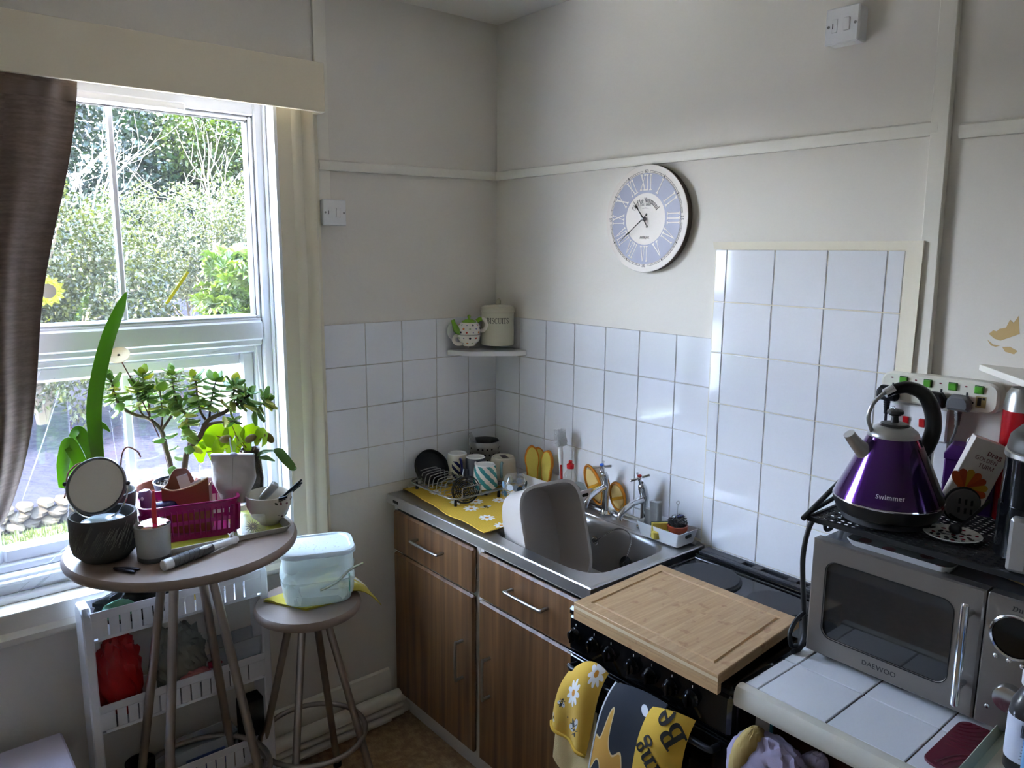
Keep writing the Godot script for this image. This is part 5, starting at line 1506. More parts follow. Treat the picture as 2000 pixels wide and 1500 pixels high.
	part(bx, "lid", MB.new().bb(-0.245, 0.245, 0.44, 0.462, -0.17, 0.17, 0.006), mat(rgb(218, 210, 226), 0.45))
	for k in 3:
		var y: float = [0.122, 0.076, 0.045][k]
		var r: float = [0.026, 0.0115, 0.0115][k]
		single("heating_pipe", MB.new().tube([V(-2.9, 0, 0), V(-0.6, 0, 0), V(-0.505, 0, 0)], r, 14), M.paint, ["fat cream heating pipe along the skirting, topmost of the three", "thin cream pipe under the fat one along the skirting", "lowest thin cream pipe just above the floor"][k], "pipe", V(0, y, [0.052, 0.046, 0.05][k]), 0, "pipes along the skirting")

func stool_things() -> void:
	var ym := mat(Color.WHITE, 0.85)
	ym.albedo_texture = bee_cloth(256, 256, 9, rgb(206, 186, 70), 34, 0)
	var yc := thing("yellow_cloth", "yellow floral cloth folded under the clear tub, hanging off the stool", "cloth")
	# four corners on the seat, the right part falling over the edge
	var f := func(lift: float):
		return func(u, v):
			var a := V(-1.098, 0, 0.205).lerp(V(-1.02, 0, 0.345), u)
			var b := V(-0.80, 0, 0.175).lerp(V(-0.835, 0, 0.36), u)
			var p := a.lerp(b, v)
			var over := maxf(0.0, v - 0.82) / 0.18
			return p + V(0.07 * over, 0.743 + lift + 0.02 * sin(PI * clampf((v - 0.6) / 0.4, 0, 1)) - 0.06 * over * over + 0.002 * sin(u * 11), 0)
	part(yc, "lower_fold", MB.new().sheet(func(u, v): return f.call(0.0).call(u, v * 0.8), 10, 24, 0.0022), ym)
	part(yc, "upper_fold", MB.new().sheet(f.call(0.0055), 10, 30, 0.0022), ym)
	var t := thing("clear_tub", "clear lidded tub wrapped in a pale green bag, on the yellow cloth on the stool", "tub", V(-0.955, 0.753, 0.295), CF + 0.33)
	t.scale = Vector3.ONE * 1.07
	var clear := mat(Color(0.88, 0.93, 0.9, 0.3), 0.28, 0, {"transparency": BaseMaterial3D.TRANSPARENCY_ALPHA})
	var rs := []
	for e in [[0.8, 0.0], [0.86, 0.004], [0.96, 0.075], [0.94, 0.075], [0.84, 0.006]]: rs.append(ring(rrect(0.215 * e[0], 0.165 * e[0], 0.045, 6), e[1]))
	part(t, "outer_tub", MB.new().loft(rs, true), clear)
	rs = []
	for e in [[0.8, 0.012], [0.84, 0.02], [0.98, 0.15]]: rs.append(ring(rrect(0.21 * e[0], 0.16 * e[0], 0.045, 6), e[1]))
	part(t, "inner_tub", MB.new().loft(rs, true), mat(Color(0.9, 0.93, 0.91, 0.4), 0.35, 0, {"transparency": BaseMaterial3D.TRANSPARENCY_ALPHA}))
	var n := FastNoiseLite.new()
	n.seed = 41; n.frequency = 9.0; n.fractal_octaves = 3
	var bag := []
	for i in 22:
		var y := 0.008 + 0.117 * i / 21.0
		var pr := rrect(0.205, 0.155, 0.05, 14)
		var r := PackedVector3Array()
		for q in pr:
			var w := n.get_noise_3d(q.x * 1.5, y * 1.2, q.y * 1.5)
			r.append(V(q.x, y, q.y) * V(1 + 0.16 * absf(w) - 0.12 + 0.11 * sin(PI * i / 21.0), 1, 1 + 0.16 * absf(w) - 0.12 + 0.11 * sin(PI * i / 21.0)))
		bag.append(r)
	part(t, "carrier_bag", MB.new().loft(bag, false), mat(Color(0.93, 0.96, 0.94, 0.4), 0.3, 0, {"transparency": BaseMaterial3D.TRANSPARENCY_ALPHA, "backlight_enabled": true, "backlight": Color(0.6, 0.62, 0.6)}))
	part(t, "bag_print", MB.new().bb(0.0, 0.004, -0.028, 0.028, 0, 0.0008), mat(rgb(110, 196, 176), 0.6)).transform = Transform3D(Basis(V(0, 1, 0), 0.55), V(0.082, 0.06, 0.07))
	var tie := curve([V(0.0, 0.055, 0.088), V(0.045, 0.075, 0.092), V(0.085, 0.1, 0.075), V(0.125, 0.105, 0.05)], 6)
	part(t, "bag_tie", MB.new().tube(tie, 0.006, 8, false, true, 0.5), mat(rgb(206, 216, 200), 0.4))
	rs = []
	for e in [[1.0, 0.147], [1.03, 0.149], [1.03, 0.158], [1.0, 0.162], [0.9, 0.163], [0.87, 0.159], [0.86, 0.1585]]: rs.append(ring(rrect(0.21 * e[0], 0.16 * e[0], 0.045, 8), e[1]))
	part(t, "lid", MB.new().loft(rs, true), mat(Color(0.9, 0.94, 0.95, 0.72), 0.25, 0, {"transparency": BaseMaterial3D.TRANSPARENCY_ALPHA}))
	var dr := MB.new()
	for k in 60: dr.ball(V(rnd(-0.07, 0.07), 0.159, rnd(-0.05, 0.05)), Vector3.ONE * rnd(0.001, 0.0028) * V(1, 0.5, 1), 6, 4)
	part(t, "droplets", dr, glass(0.2)).set_meta("kind", "stuff")

func table_things() -> void:
	var Y := 1.04
	# dark carved pot
	var dp := thing("carved_pot", "large dark grey pot with scratched slanting lines, front left on the tall table", "pot", V(-1.545, Y, 0.302))
	var pm := mat(rgb(74, 72, 68), 0.7)
	part(dp, "pot", MB.new().lathe([Vector2(0, 0), Vector2(0.055, 0), Vector2(0.058, 0.004), Vector2(0.075, 0.022), Vector2(0.079, 0.04), Vector2(0.08, 0.115), Vector2(0.078, 0.119), Vector2(0.073, 0.117), Vector2(0.072, 0.03), Vector2(0.05, 0.012), Vector2(0, 0.012)], 56), pm)
	var sc := MB.new()
	for k in 260:
		var a := rnd(0, TAU)
		var y := rnd(0.03, 0.09)
		var l := rnd(0.02, 0.045)
		var pts := []
		for i in 4:
			var yy: float = clampf(y + l * i / 3.0 * 0.9 - 0.012, 0.026, 0.113)
			var aa: float = a - l * i / 3.0 * 6.0
			var rr: float = 0.0797 if yy > 0.04 else lerpf(0.0755, 0.079, (yy - 0.022) / 0.018)
			pts.append(V(cos(aa) * rr, yy, sin(aa) * rr))
		sc.tube(pts, 0.0006, 4)
	part(dp, "scratch_lines", sc, mat(rgb(128, 126, 118), 0.8)).set_meta("kind", "stuff")
	# second pot, behind the mirror, for the strap-leaved plant
	single("grey_planter", MB.new().lathe([Vector2(0, 0), Vector2(0.045, 0), Vector2(0.06, 0.1), Vector2(0.064, 0.13), Vector2(0.06, 0.132), Vector2(0.056, 0.1), Vector2(0.04, 0.09), Vector2(0, 0.09)], 40), mat(rgb(84, 82, 82), 0.6), "dark grey planter behind the mirror, holding the strap-leaved plant", "planter", V(-1.492, Y, 0.16))
	# round mirror on a wire stand in the pot
	var mi := thing("shaving_mirror", "round tilted magnifying mirror on a wire stand, standing in the carved pot", "mirror", V(-1.552, 1.231, 0.297), CF)
	var tl := Transform3D(Basis(V(0, 0, 1), -0.12) * Basis(V(1, 0, 0), PI / 2 - 0.48), Vector3.ZERO)
	var rim := MB.new()
	rim.xf = tl
	rim.lathe([Vector2(0, -0.012), Vector2(0.06, -0.011), Vector2(0.073, -0.004), Vector2(0.0755, 0.002), Vector2(0.073, 0.006), Vector2(0.0685, 0.0045), Vector2(0.0675, 0.002)], 56)
	part(mi, "frame", rim, mat(rgb(120, 118, 116), 0.3, 0.85))
	var gm := MB.new()
	gm.xf = tl
	gm.lathe([Vector2(0.0678, 0.0022), Vector2(0.04, 0.001), Vector2(0, 0.0006)], 48)
	part(mi, "looking_glass", gm, mat(rgb(225, 222, 215), 0.03, 1.0))
	var st := MB.new()
	st.tube(curve([V(-0.08, 0.006, 0), V(-0.074, -0.035, 0.004), V(-0.045, -0.075, 0.008), V(0.0, -0.085, 0.01), V(0.045, -0.075, 0.008), V(0.074, -0.035, 0.004), V(0.08, 0.012, 0)], 6), 0.0024, 8)
	st.tube(curve([V(-0.02, -0.083, 0.01), V(-0.05, -0.12, 0.0), V(0.0, -0.14, -0.02), V(0.05, -0.12, 0.0), V(0.02, -0.083, 0.01)], 5), 0.0024, 8)
	part(mi, "wire_stand", st, M.chrome)
	for s in [-1, 1]: part(mi, "pivot_knob", MB.new().ball(V(s * 0.081, 0.008 if s > 0 else 0.004, 0), V(0.006, 0.006, 0.006), 10, 8), M.dark)
	single("jar_lid", MB.new().lathe([Vector2(0.056, 0.0), Vector2(0.058, 0.005), Vector2(0.05, 0.014), Vector2(0.03, 0.02), Vector2(0, 0.021)], 36), mat(Color(0.85, 0.9, 0.93, 0.5), 0.15, 0, {"transparency": BaseMaterial3D.TRANSPARENCY_ALPHA}), "clear domed plastic lid inside the carved pot below the mirror", "lid", V(-1.548, Y + 0.092, 0.318))
	# glass candle jar with a red stick
	var j := thing("candle_jar", "frosted silver candle jar with torn red seal, in front of the pink basket", "jar", V(-1.452, Y, 0.398))
	part(j, "jar", MB.new().lathe([Vector2(0, 0), Vector2(0.036, 0), Vector2(0.0385, 0.003), Vector2(0.041, 0.02), Vector2(0.0435, 0.09), Vector2(0.0445, 0.093), Vector2(0.043, 0.096), Vector2(0.0415, 0.09), Vector2(0.036, 0.006), Vector2(0, 0.005)], 44), bump(mat(rgb(186, 188, 184), 0.25, 0.35), 0.05, 4, 0.02, 10))
	part(j, "wax", MB.new().lathe([Vector2(0.041, 0.075), Vector2(0.0, 0.076)], 30), mat(rgb(226, 196, 140), 0.4))
	part(j, "base_band", MB.new().lathe([Vector2(0.0386, 0.002), Vector2(0.0412, 0.004), Vector2(0.0412, 0.013), Vector2(0.04, 0.015)], 40), mat(rgb(104, 102, 100), 0.4, 0.4))
	var sl := MB.new()
	sl.xf = Transform3D(Basis(V(1, 0, 0), -PI / 2), V(0.006, 0.094, -0.006))
	var so := PackedVector2Array()
	for k in 20:
		var a := TAU * k / 20
		so.append(Vector2(cos(a), sin(a)) * (0.034 + 0.004 * sin(k * 2.7)))
	sl.prism(so, 0, 0.002, 0.0005)
	part(j, "torn_seal", sl, mat(rgb(170, 20, 60), 0.2), "torn red foil seal")
	single("red_stick", MB.new().tube([V(0, 0, 0), V(0.001, 0.06, 0), V(0.003, 0.105, 0.001)], [0.0062, 0.0058, 0.0028], 10), mat(rgb(214, 62, 64), 0.3), "translucent red plastic stick standing up in the candle jar", "stick", V(-1.446, Y + 0.077, 0.398))
	# pewter tweezers and razor
	var tw := thing("nail_clippers", "dark metal clippers lying between the carved pot and the candle jar", "clippers", V(-1.532, Y, 0.435), -0.9)
	for s in [-1, 1]: part(tw, "blade", MB.new().tube(curve([V(-0.03, 0.006, 0), V(0.0, 0.006, s * 0.006), V(0.035, 0.005, s * 0.009)], 4), [0.004, 0.004, 0.004, 0.0045, 0.005, 0.005, 0.0055, 0.005, 0.003], 8, false, true, 0.7), mat(rgb(66, 62, 66), 0.35, 0.6))
	# electric toothbrush-like massager
	var tb := thing("toothbrush_handle", "grey and white chunky toothbrush handle lying at the table's front edge", "toothbrush", V(-1.356, Y + 0.0145, 0.462), 0.0)
	tb.rotation.y = -atan2(-0.07, 0.215)
	part(tb, "grip", MB.new().tube([V(-0.085, 0, 0), V(-0.05, 0, 0), V(0.0, 0.0005, 0), V(0.035, 0, 0)], [0.0135, 0.0145, 0.0135, 0.0115], 18), mat(rgb(92, 92, 92), 0.6))
	part(tb, "end_cap", MB.new().tube([V(-0.108, 0, 0), V(-0.106, 0, 0), V(-0.084, 0, 0)], [0.0122, 0.0142, 0.0142], 18), M.white)
	part(tb, "shaft", MB.new().tube([V(0.03, 0, 0), V(0.06, 0, 0), V(0.098, -0.002, 0), V(0.108, -0.002, 0), V(0.116, -0.002, 0)], [0.0113, 0.0095, 0.009, 0.0115, 0.007], 16), M.white)
	part(tb, "button", MB.new().ball(V(0.012, 0.0105, 0.006), V(0.02, 0.0045, 0.0065), 14, 8), M.white)
	var rg := MB.new()
	for k in 6: rg.tube(arc(V(-0.07 + 0.014 * k, 0, 0), V(0.006, 0.0143, 0), V(0, 0, 0.0143), -0.3, PI + 0.3, 10), 0.0008, 5)
	part(tb, "grip_ridges", rg, mat(rgb(74, 74, 74), 0.6))
	var bh := MB.new()
	for k in 24: bh.tube([V(0.104, 0.006, -0.004) + V(rnd(-0.009, 0.009), 0, rnd(-0.006, 0.004)), V(0.104, 0.018, -0.004) + V(rnd(-0.011, 0.011), 0, rnd(-0.008, 0.004))], 0.001, 4)
	part(tb, "bristles", bh, M.white).set_meta("kind", "stuff")
	# tray with a green inside
	var tr := thing("serving_tray", "white rimmed serving tray with a lime green base, under the basket", "tray", V(-1.247, Y, 0.29), -0.095)
	var rs := []
	for e in [[0.94, 0.0], [1.0, 0.016], [0.985, 0.017], [0.925, 0.003]]: rs.append(ring(rrect(0.345 * e[0], 0.255 * e[0], 0.02, 4), e[1]))
	part(tr, "rim", MB.new().loft(rs, true), mat(rgb(206, 204, 192), 0.3))
	part(tr, "base", MB.new().bb(-0.155, 0.155, 0.003, 0.0042, -0.113, 0.113), mat(rgb(170, 172, 52), 0.3))
	# magenta basket: slotted sides
	var bk := thing("magenta_basket", "magenta plastic basket with slotted sides holding bottles and pouch", "basket", V(-1.318, Y + 0.004, 0.262), -0.235)
	var mg := mat(rgb(150, 12, 92), 0.3, 0, {"backlight_enabled": true, "backlight": Color(0.25, 0.02, 0.14)})
	var W := 0.252
	var Dp := 0.155
	var H := 0.098
	rs = []
	for e in [[0.985, H - 0.014], [1.0, H], [1.035, H + 0.002], [1.035, H + 0.006], [0.98, H + 0.006], [0.965, H - 0.012]]: rs.append(ring(rrect(W * e[0], Dp * e[0], 0.03, 5), e[1]))
	part(bk, "rim", MB.new().loft(rs, false), mg)
	part(bk, "floor", MB.new().bb(-W * 0.42, W * 0.42, 0, 0.004, -Dp * 0.42, Dp * 0.42, 0.001), mg)
	var wl := MB.new()
	var lo := rrect(W * 0.94, Dp * 0.94, 0.026, 5)
	var hi := rrect(W * 0.985, Dp * 0.985, 0.03, 5)
	var at := func(s: float, y: float) -> Vector3:
		var k := int(s * lo.size()) % lo.size()
		var fr := s * lo.size() - floorf(s * lo.size())
		var a: Vector2 = lo[k].lerp(lo[(k + 1) % lo.size()], fr)
		var b: Vector2 = hi[k].lerp(hi[(k + 1) % lo.size()], fr)
		var p := a.lerp(b, y / H)
		return V(p.x, y, p.y)
	for yy in [0.0, 0.044, 0.078]:
		var r2 := []
		for dy in [0.0, 0.0115 if yy > 0.01 else 0.018]:
			var o := PackedVector3Array()
			for k in 24: o.append(at.call(k / 24.0, yy + dy))
			r2.append(o)
		var top: PackedVector3Array = r2[1]
		for k in 24:
			var k2 := (k + 1) % 24
			wl.q(r2[0][k], top[k], top[k2], r2[0][k2])
	part(bk, "bands", wl, mg)
	for side in 4:
		var a0: Vector2 = [Vector2(-1, 1), Vector2(-1, -1), Vector2(-1, -1), Vector2(1, -1)][side]
		var a1: Vector2 = [Vector2(1, 1), Vector2(1, -1), Vector2(-1, 1), Vector2(1, 1)][side]
		var b := MB.new()
		var n: int = 15 if side < 2 else 8
		for k in n + 1:
			var p := a0.lerp(a1, lerpf(0.06, 0.94, k / float(n)))
			var wd: float = 0.0022 if k > 0 and k < n else 0.007
			b.tube([V(p.x * W * 0.47, 0.01, p.y * Dp * 0.47), V(p.x * W * 0.49, H - 0.012, p.y * Dp * 0.49)], wd, 4)
		part(bk, "slotted_side", b, mg)
	# in the basket
	var pb := thing("pump_bottle", "purple bottle with a white hole, at the left end of the magenta basket", "bottle", V(-1.405, Y + 0.012, 0.205), CF)
	pb.rotation.z = 0.12
	part(pb, "body", MB.new().lathe([Vector2(0, 0), Vector2(0.02, 0), Vector2(0.024, 0.06), Vector2(0.022, 0.095), Vector2(0.014, 0.115), Vector2(0, 0.12)], 24), mat(rgb(134, 110, 150), 0.3))
	part(pb, "hole", MB.new().ball(V(0.0, 0.096, 0.02), V(0.005, 0.006, 0.003), 10, 6), M.white)
	single("navy_bottle", MB.new().tube([V(-0.03, 0, 0), V(-0.022, 0, 0), V(0.025, 0, 0), V(0.034, 0, 0)], [0.01, 0.02, 0.021, 0.012], 18), mat(rgb(40, 34, 80), 0.2), "shiny navy bottle lying behind the red stick in the basket", "bottle", V(-1.382, Y + 0.085, 0.262), -0.2)
	var po := thing("leather_pouch", "open tan leather pouch with cards, in the middle of the magenta basket", "pouch", V(-1.322, Y + 0.012, 0.265), -0.5)
	var lm := bump(mat(rgb(140, 70, 36), 0.4), 0.08, 3, 0.02, 14)
	part(po, "front_panel", MB.new().sheet(func(u, v): return V(lerpf(-0.062, 0.062, u), v * (0.118 + 0.035 * pow(u, 2.2) + 0.01 * exp(-pow(u / 0.15, 2))), 0.02 + 0.012 * sin(u * PI) * (1 - v * 0.4)), 20, 10, 0.003), lm)
	part(po, "back_panel", MB.new().sheet(func(u, v): return V(lerpf(0.062, -0.062, u), v * (0.115 + 0.055 * exp(-pow((u - 0.66) / 0.27, 4))), -0.022 - 0.01 * sin(u * PI)), 20, 10, 0.003), mat(rgb(120, 60, 32), 0.45))
	part(po, "zip_tape", MB.new().tube(range(17).map(func(i):
		var u: float = i / 16.0
		return V(lerpf(-0.062, 0.062, u), 0.119 + 0.035 * pow(u, 2.2) + 0.01 * exp(-pow(u / 0.15, 2)), 0.02 + 0.0072 * sin(u * PI))), 0.0022, 6), mat(rgb(196, 160, 120), 0.5))
	part(po, "side_panel", MB.new().sheet(func(u, v): return V(-0.062, v * (0.125 + 0.0 * u), lerpf(-0.022, 0.02, u)), 4, 6, 0.002), lm)
	part(po, "side_panel", MB.new().sheet(func(u, v): return V(0.062, v * 0.13, lerpf(0.02, -0.022, u)), 4, 6, 0.002), lm)
	for k in 2:
		var o := single("paper_card", MB.new().box(Vector3.ZERO, V(0.03, 0.045, 0.0012), 0.0003), mat(rgb(222, 224, 230), 0.6), ["white card tilted in the open leather pouch, nearer its left", "second white card lower in the leather pouch, at the right"][k], "card", [V(-1.327, Y + 0.148, 0.262), V(-1.292, Y + 0.132, 0.282)][k], -0.5)
		o.rotation.z = [0.25, 0.5][k]
	# silver pouch bag with a clip
	var sv := thing("silver_bag", "silver foil refill bag folded at the top, standing at the basket's right end", "bag", V(-1.197, Y + 0.075, 0.288), CF + 0.05)
	var n2 := FastNoiseLite.new()
	n2.seed = 6; n2.frequency = 9.0; n2.fractal_octaves = 3
	var rb := []
	for i in 26:
		var v := i / 25.0
		var w: float = lerpf(0.036, 0.062, smoothstep(0.0, 0.55, v))
		var d: float = lerpf(0.03, 0.005, smoothstep(0.25, 1.0, v))
		var r := PackedVector3Array()
		for q in ell(w, d, 44, 3.0):
			var k2 := 1.0 + 0.2 * n2.get_noise_3d(q.x * 2, v * 0.14 * 1.5, q.y * 2) * sin(PI * minf(1, v + 0.12))
			r.append(V(q.x * (0.97 + 0.03 * k2), v * 0.136, q.y * k2 + 0.004 * n2.get_noise_2d(q.x * 3, v * 0.4)))
		rb.append(r)
	part(sv, "bag", MB.new().loft(rb, true), mat(rgb(192, 188, 184), 0.34, 0.55))
	part(sv, "folded_top", MB.new().box(V(0.0, 0.137, 0.002), V(0.125, 0.008, 0.012), 0.003), mat(rgb(206, 204, 204), 0.3, 0.5))
	part(sv, "clip", MB.new().ball(V(0.004, 0.139, 0.006), V(0.012, 0.007, 0.007), 12, 8).tube([V(0.0, 0.14, 0.0), V(-0.006, 0.168, -0.004), V(-0.007, 0.186, -0.008)], 0.0022, 6), mat(rgb(196, 200, 214), 0.3))
	part(sv, "centre_seam", MB.new().tube([V(0.003, 0.012, 0.031), V(0.003, 0.06, 0.029), V(0.002, 0.13, 0.007)], 0.0011, 5), mat(rgb(170, 166, 160), 0.4, 0.5))
	# floral bowl with pens
	var fb := thing("floral_bowl", "cream bowl with small dark flowers, holding pens, at the right of the table", "bowl", V(-1.118, Y + 0.005, 0.338))
	part(fb, "bowl", MB.new().lathe([Vector2(0, 0), Vector2(0.028, 0), Vector2(0.03, 0.006), Vector2(0.05, 0.025), Vector2(0.062, 0.055), Vector2(0.065, 0.088), Vector2(0.063, 0.09), Vector2(0.0605, 0.086), Vector2(0.057, 0.055), Vector2(0.045, 0.028), Vector2(0, 0.012)], 48), mat(rgb(206, 198, 180), 0.2))
	for k in 16:
		var a := 0.55 + 0.09 * k + 0.05 * sin(k * 3.1) - 0.15
		var y := 0.052 + 0.022 * sin(k * 1.9)
		var b := MB.new()
		b.ball(Vector3.ZERO, V(rnd(0.003, 0.0065), rnd(0.0018, 0.0035), 0.0007), 8, 5)
		var o := part(fb, "painted_petal", b, mat([rgb(56, 44, 42), rgb(70, 34, 44), rgb(60, 66, 40), rgb(110, 40, 50)][k % 4], 0.4))
		var rr := lerpf(0.0495, 0.0645, clampf((y - 0.022) / 0.05, 0, 1))
		o.transform = Transform3D(Basis(V(0, 1, 0), PI / 2 - a) * Basis(V(0, 0, 1), k * 1.3), V(cos(a) * rr, y, sin(a) * rr))
	for k in 3:
		var o := thing("pen", ["black pen leaning furthest right out of the floral bowl", "second black pen beside it in the floral bowl", "short black pen lying low in the floral bowl"][k], "pen", V(-1.15, Y + 0.05, 0.33) + [V(0.03, 0.0, 0.02), V(0.035, 0, -0.005), V(-0.01, 0.02, 0.03)][k], CF)
		o.basis = o.basis * Basis(V(0, 0, 1), [-0.82, -0.95, -1.25][k])
		var L: float = [0.13, 0.125, 0.09][k]
		part(o, "barrel", MB.new().tube([V(0, 0, 0), V(0, L * 0.75, 0), V(0, L, 0)], [0.004, 0.0045, 0.003], 10), M.black)
		part(o, "pocket_clip", MB.new().tube([V(0.004, L * 0.95, 0.004), V(0.006, L * 0.7, 0.005)], 0.0014, 5), M.black_gloss)
	var tu := thing("silver_tube", "rolled silver tube resting in the floral bowl", "tube", V(-1.135, Y + 0.075, 0.325), CF)
	tu.basis = tu.basis * Basis(V(0, 0, 1), -0.75)
	part(tu, "barrel", MB.new().tube([V(0, 0, 0), V(0, 0.03, 0), V(0, 0.062, 0)], [0.01, 0.0125, 0.0125], 16), mat(rgb(170, 170, 168), 0.3, 0.4))
	part(tu, "neck", MB.new().tube([V(0, 0.062, 0), V(0, 0.066, 0)], [0.0095, 0.0085], 14), mat(rgb(196, 196, 196), 0.3))
	# cut glass candle holder
	var cg := thing("crystal_holder", "square cut-glass holder with star cuts, between basket and floral bowl", "glass", V(-1.188, Y + 0.005, 0.392), CF + 0.1)
	part(cg, "block", MB.new().bb(-0.03, 0.032, 0, 0.052, -0.016, 0.016, 0.004), glass(0.14))
	var stb := MB.new()
	for k in 16:
		var d := V(cos(TAU * k / 16), sin(TAU * k / 16), 0)
		stb.tube([V(0.004, 0.026, 0.0165) + d * 0.003, V(0.004, 0.026, 0.0165) + d * 0.022], [0.0018, 0.0003], 4)
	part(cg, "star_cut", stb, mat(rgb(206, 200, 190), 0.15, 0.3))

func leaf_blade(pts: Array, w: Array, n: int, hint: Vector3, fold := 0.15) -> MB:
	# a strap leaf along a line: width from w, folded a little along the middle
	var c := curve(pts, n)
	var f := func(u, v):
		var x: float = v * (c.size() - 1)
		var i := mini(int(x), c.size() - 2)
		var p: Vector3 = c[i].lerp(c[i + 1], x - i)
		var d: Vector3 = (c[i + 1] - c[i]).normalized()
		var s := d.cross(hint).normalized()
		var nn := s.cross(d)
		var wx: float = v * (w.size() - 1)
		var wi := mini(int(wx), w.size() - 2)
		var ww: float = lerpf(w[wi], w[wi + 1], wx - wi)
		return p + s * (u - 0.5) * 2 * ww + nn * fold * ww * pow(absf(u - 0.5) * 2, 1.5)
	return MB.new().sheet(f, 6, 36, 0.0018)

func plants() -> void:
	var Y := 1.04
	var view := V(-0.63, 0.17, 0.755)
	var green := mat(rgb(92, 136, 40), 0.35, 0, {"backlight_enabled": true, "backlight": Color(0.36, 0.5, 0.05)})
	var a := thing("strap_leaf_plant", "tall strap-leaved bulb plant with one long upright leaf, in the grey planter", "plant", V(-1.492, Y + 0.09, 0.16))
	var o := -a.position
	var mv := func(l): return l.map(func(p): return p + o)
	part(a, "leaf", leaf_blade(mv.call([V(-1.508, 1.13, 0.15), V(-1.512, 1.25, 0.143), V(-1.513, 1.33, 0.132), V(-1.506, 1.41, 0.12), V(-1.486, 1.495, 0.114), V(-1.457, 1.59, 0.116), V(-1.426, 1.666, 0.124), V(-1.406, 1.715, 0.13)]), [0.014, 0.0165, 0.0185, 0.021, 0.021, 0.0205, 0.0185, 0.014, 0.001], 8, view), green, "longest upright leaf")
	part(a, "leaf", leaf_blade(mv.call([V(-1.515, 1.13, 0.14), V(-1.522, 1.25, 0.132), V(-1.535, 1.31, 0.112), V(-1.546, 1.335, 0.095), V(-1.556, 1.30, 0.07), V(-1.566, 1.2, 0.05)]), [0.012, 0.016, 0.017, 0.017, 0.016, 0.01], 7, view), green)
	part(a, "leaf", leaf_blade(mv.call([V(-1.52, 1.13, 0.13), V(-1.545, 1.23, 0.115), V(-1.562, 1.285, 0.1), V(-1.572, 1.3, 0.085), V(-1.585, 1.24, 0.06), V(-1.59, 1.17, 0.045)]), [0.012, 0.018, 0.02, 0.02, 0.018, 0.01], 7, view), mat(rgb(104, 150, 34), 0.35, 0, {"backlight_enabled": true, "backlight": Color(0.45, 0.6, 0.08)}))
	part(a, "leaf", leaf_blade(mv.call([V(-1.505, 1.13, 0.145), V(-1.505, 1.26, 0.13), V(-1.503, 1.345, 0.13), V(-1.493, 1.352, 0.14), V(-1.48, 1.335, 0.15)]), [0.01, 0.011, 0.011, 0.008, 0.001], 6, view), green)
	part(a, "bulb", MB.new().ball(V(0, 0.01, 0), V(0.03, 0.035, 0.03), 16, 10), mat(rgb(120, 86, 56), 0.8))
	var dry := mat(rgb(150, 96, 76), 0.7)
	part(a, "withered_stem", MB.new().tube(curve(mv.call([V(-1.47, 1.2, 0.17), V(-1.46, 1.268, 0.17), V(-1.447, 1.292, 0.178), V(-1.425, 1.28, 0.19), V(-1.418, 1.262, 0.195)]), 5), 0.0022, 6), dry)
	part(a, "withered_stem", MB.new().tube(curve(mv.call([V(-1.535, 1.2, 0.19), V(-1.56, 1.27, 0.2), V(-1.592, 1.258, 0.2), V(-1.602, 1.235, 0.2), V(-1.604, 1.21, 0.2), V(-1.612, 1.185, 0.2)]), 5), 0.0022, 6), dry)
	# jade plant in a wide clay planter
	var jp := thing("clay_planter", "wide pale planter with terracotta inside, at the back of the tall table", "planter", V(-1.31, Y, 0.055))
	part(jp, "bowl", MB.new().lathe([Vector2(0, 0), Vector2(0.058, 0), Vector2(0.062, 0.005), Vector2(0.09, 0.035), Vector2(0.1, 0.075), Vector2(0.1, 0.084), Vector2(0.098, 0.087)], 56), mat(rgb(172, 166, 152), 0.6))
	part(jp, "inside", MB.new().lathe([Vector2(0.098, 0.087), Vector2(0.094, 0.085), Vector2(0.09, 0.06), Vector2(0.08, 0.055), Vector2(0, 0.055)], 48), mat(rgb(130, 72, 52), 0.75))
	var ip := thing("nursery_pot", "dark nursery pot with a white rim and bark soil, set inside the planter", "pot", V(-1.30, Y + 0.056, 0.068))
	part(ip, "pot", MB.new().lathe([Vector2(0, 0), Vector2(0.05, 0), Vector2(0.058, 0.045), Vector2(0.06, 0.047), Vector2(0.056, 0.048), Vector2(0.054, 0.036)], 36), mat(rgb(66, 74, 92), 0.5))
	part(ip, "rim", MB.new().tube(arc(V(0, 0.047, 0), V(0.0585, 0, 0), V(0, 0, 0.0585), 0, TAU, 40).slice(0, 40), 0.0016, 6, true), M.white)
	var soil := MB.new().lathe([Vector2(0.055, 0.037), Vector2(0.0, 0.041)], 24)
	for k in 90:
		var r := 0.05 * sqrt(rng.randf())
		var an := rnd(0, TAU)
		soil.ball(V(r * cos(an), 0.041, r * sin(an)), V(rnd(0.002, 0.006), rnd(0.002, 0.004), rnd(0.002, 0.005)), 6, 4)
	part(ip, "soil", soil, mat(rgb(72, 58, 44), 0.95)).set_meta("kind", "stuff")
	var jd := thing("jade_plant", "spreading jade plant with thick woody branches in the clay planter", "plant", V(-1.30, Y + 0.097, 0.068))
	o = -jd.position
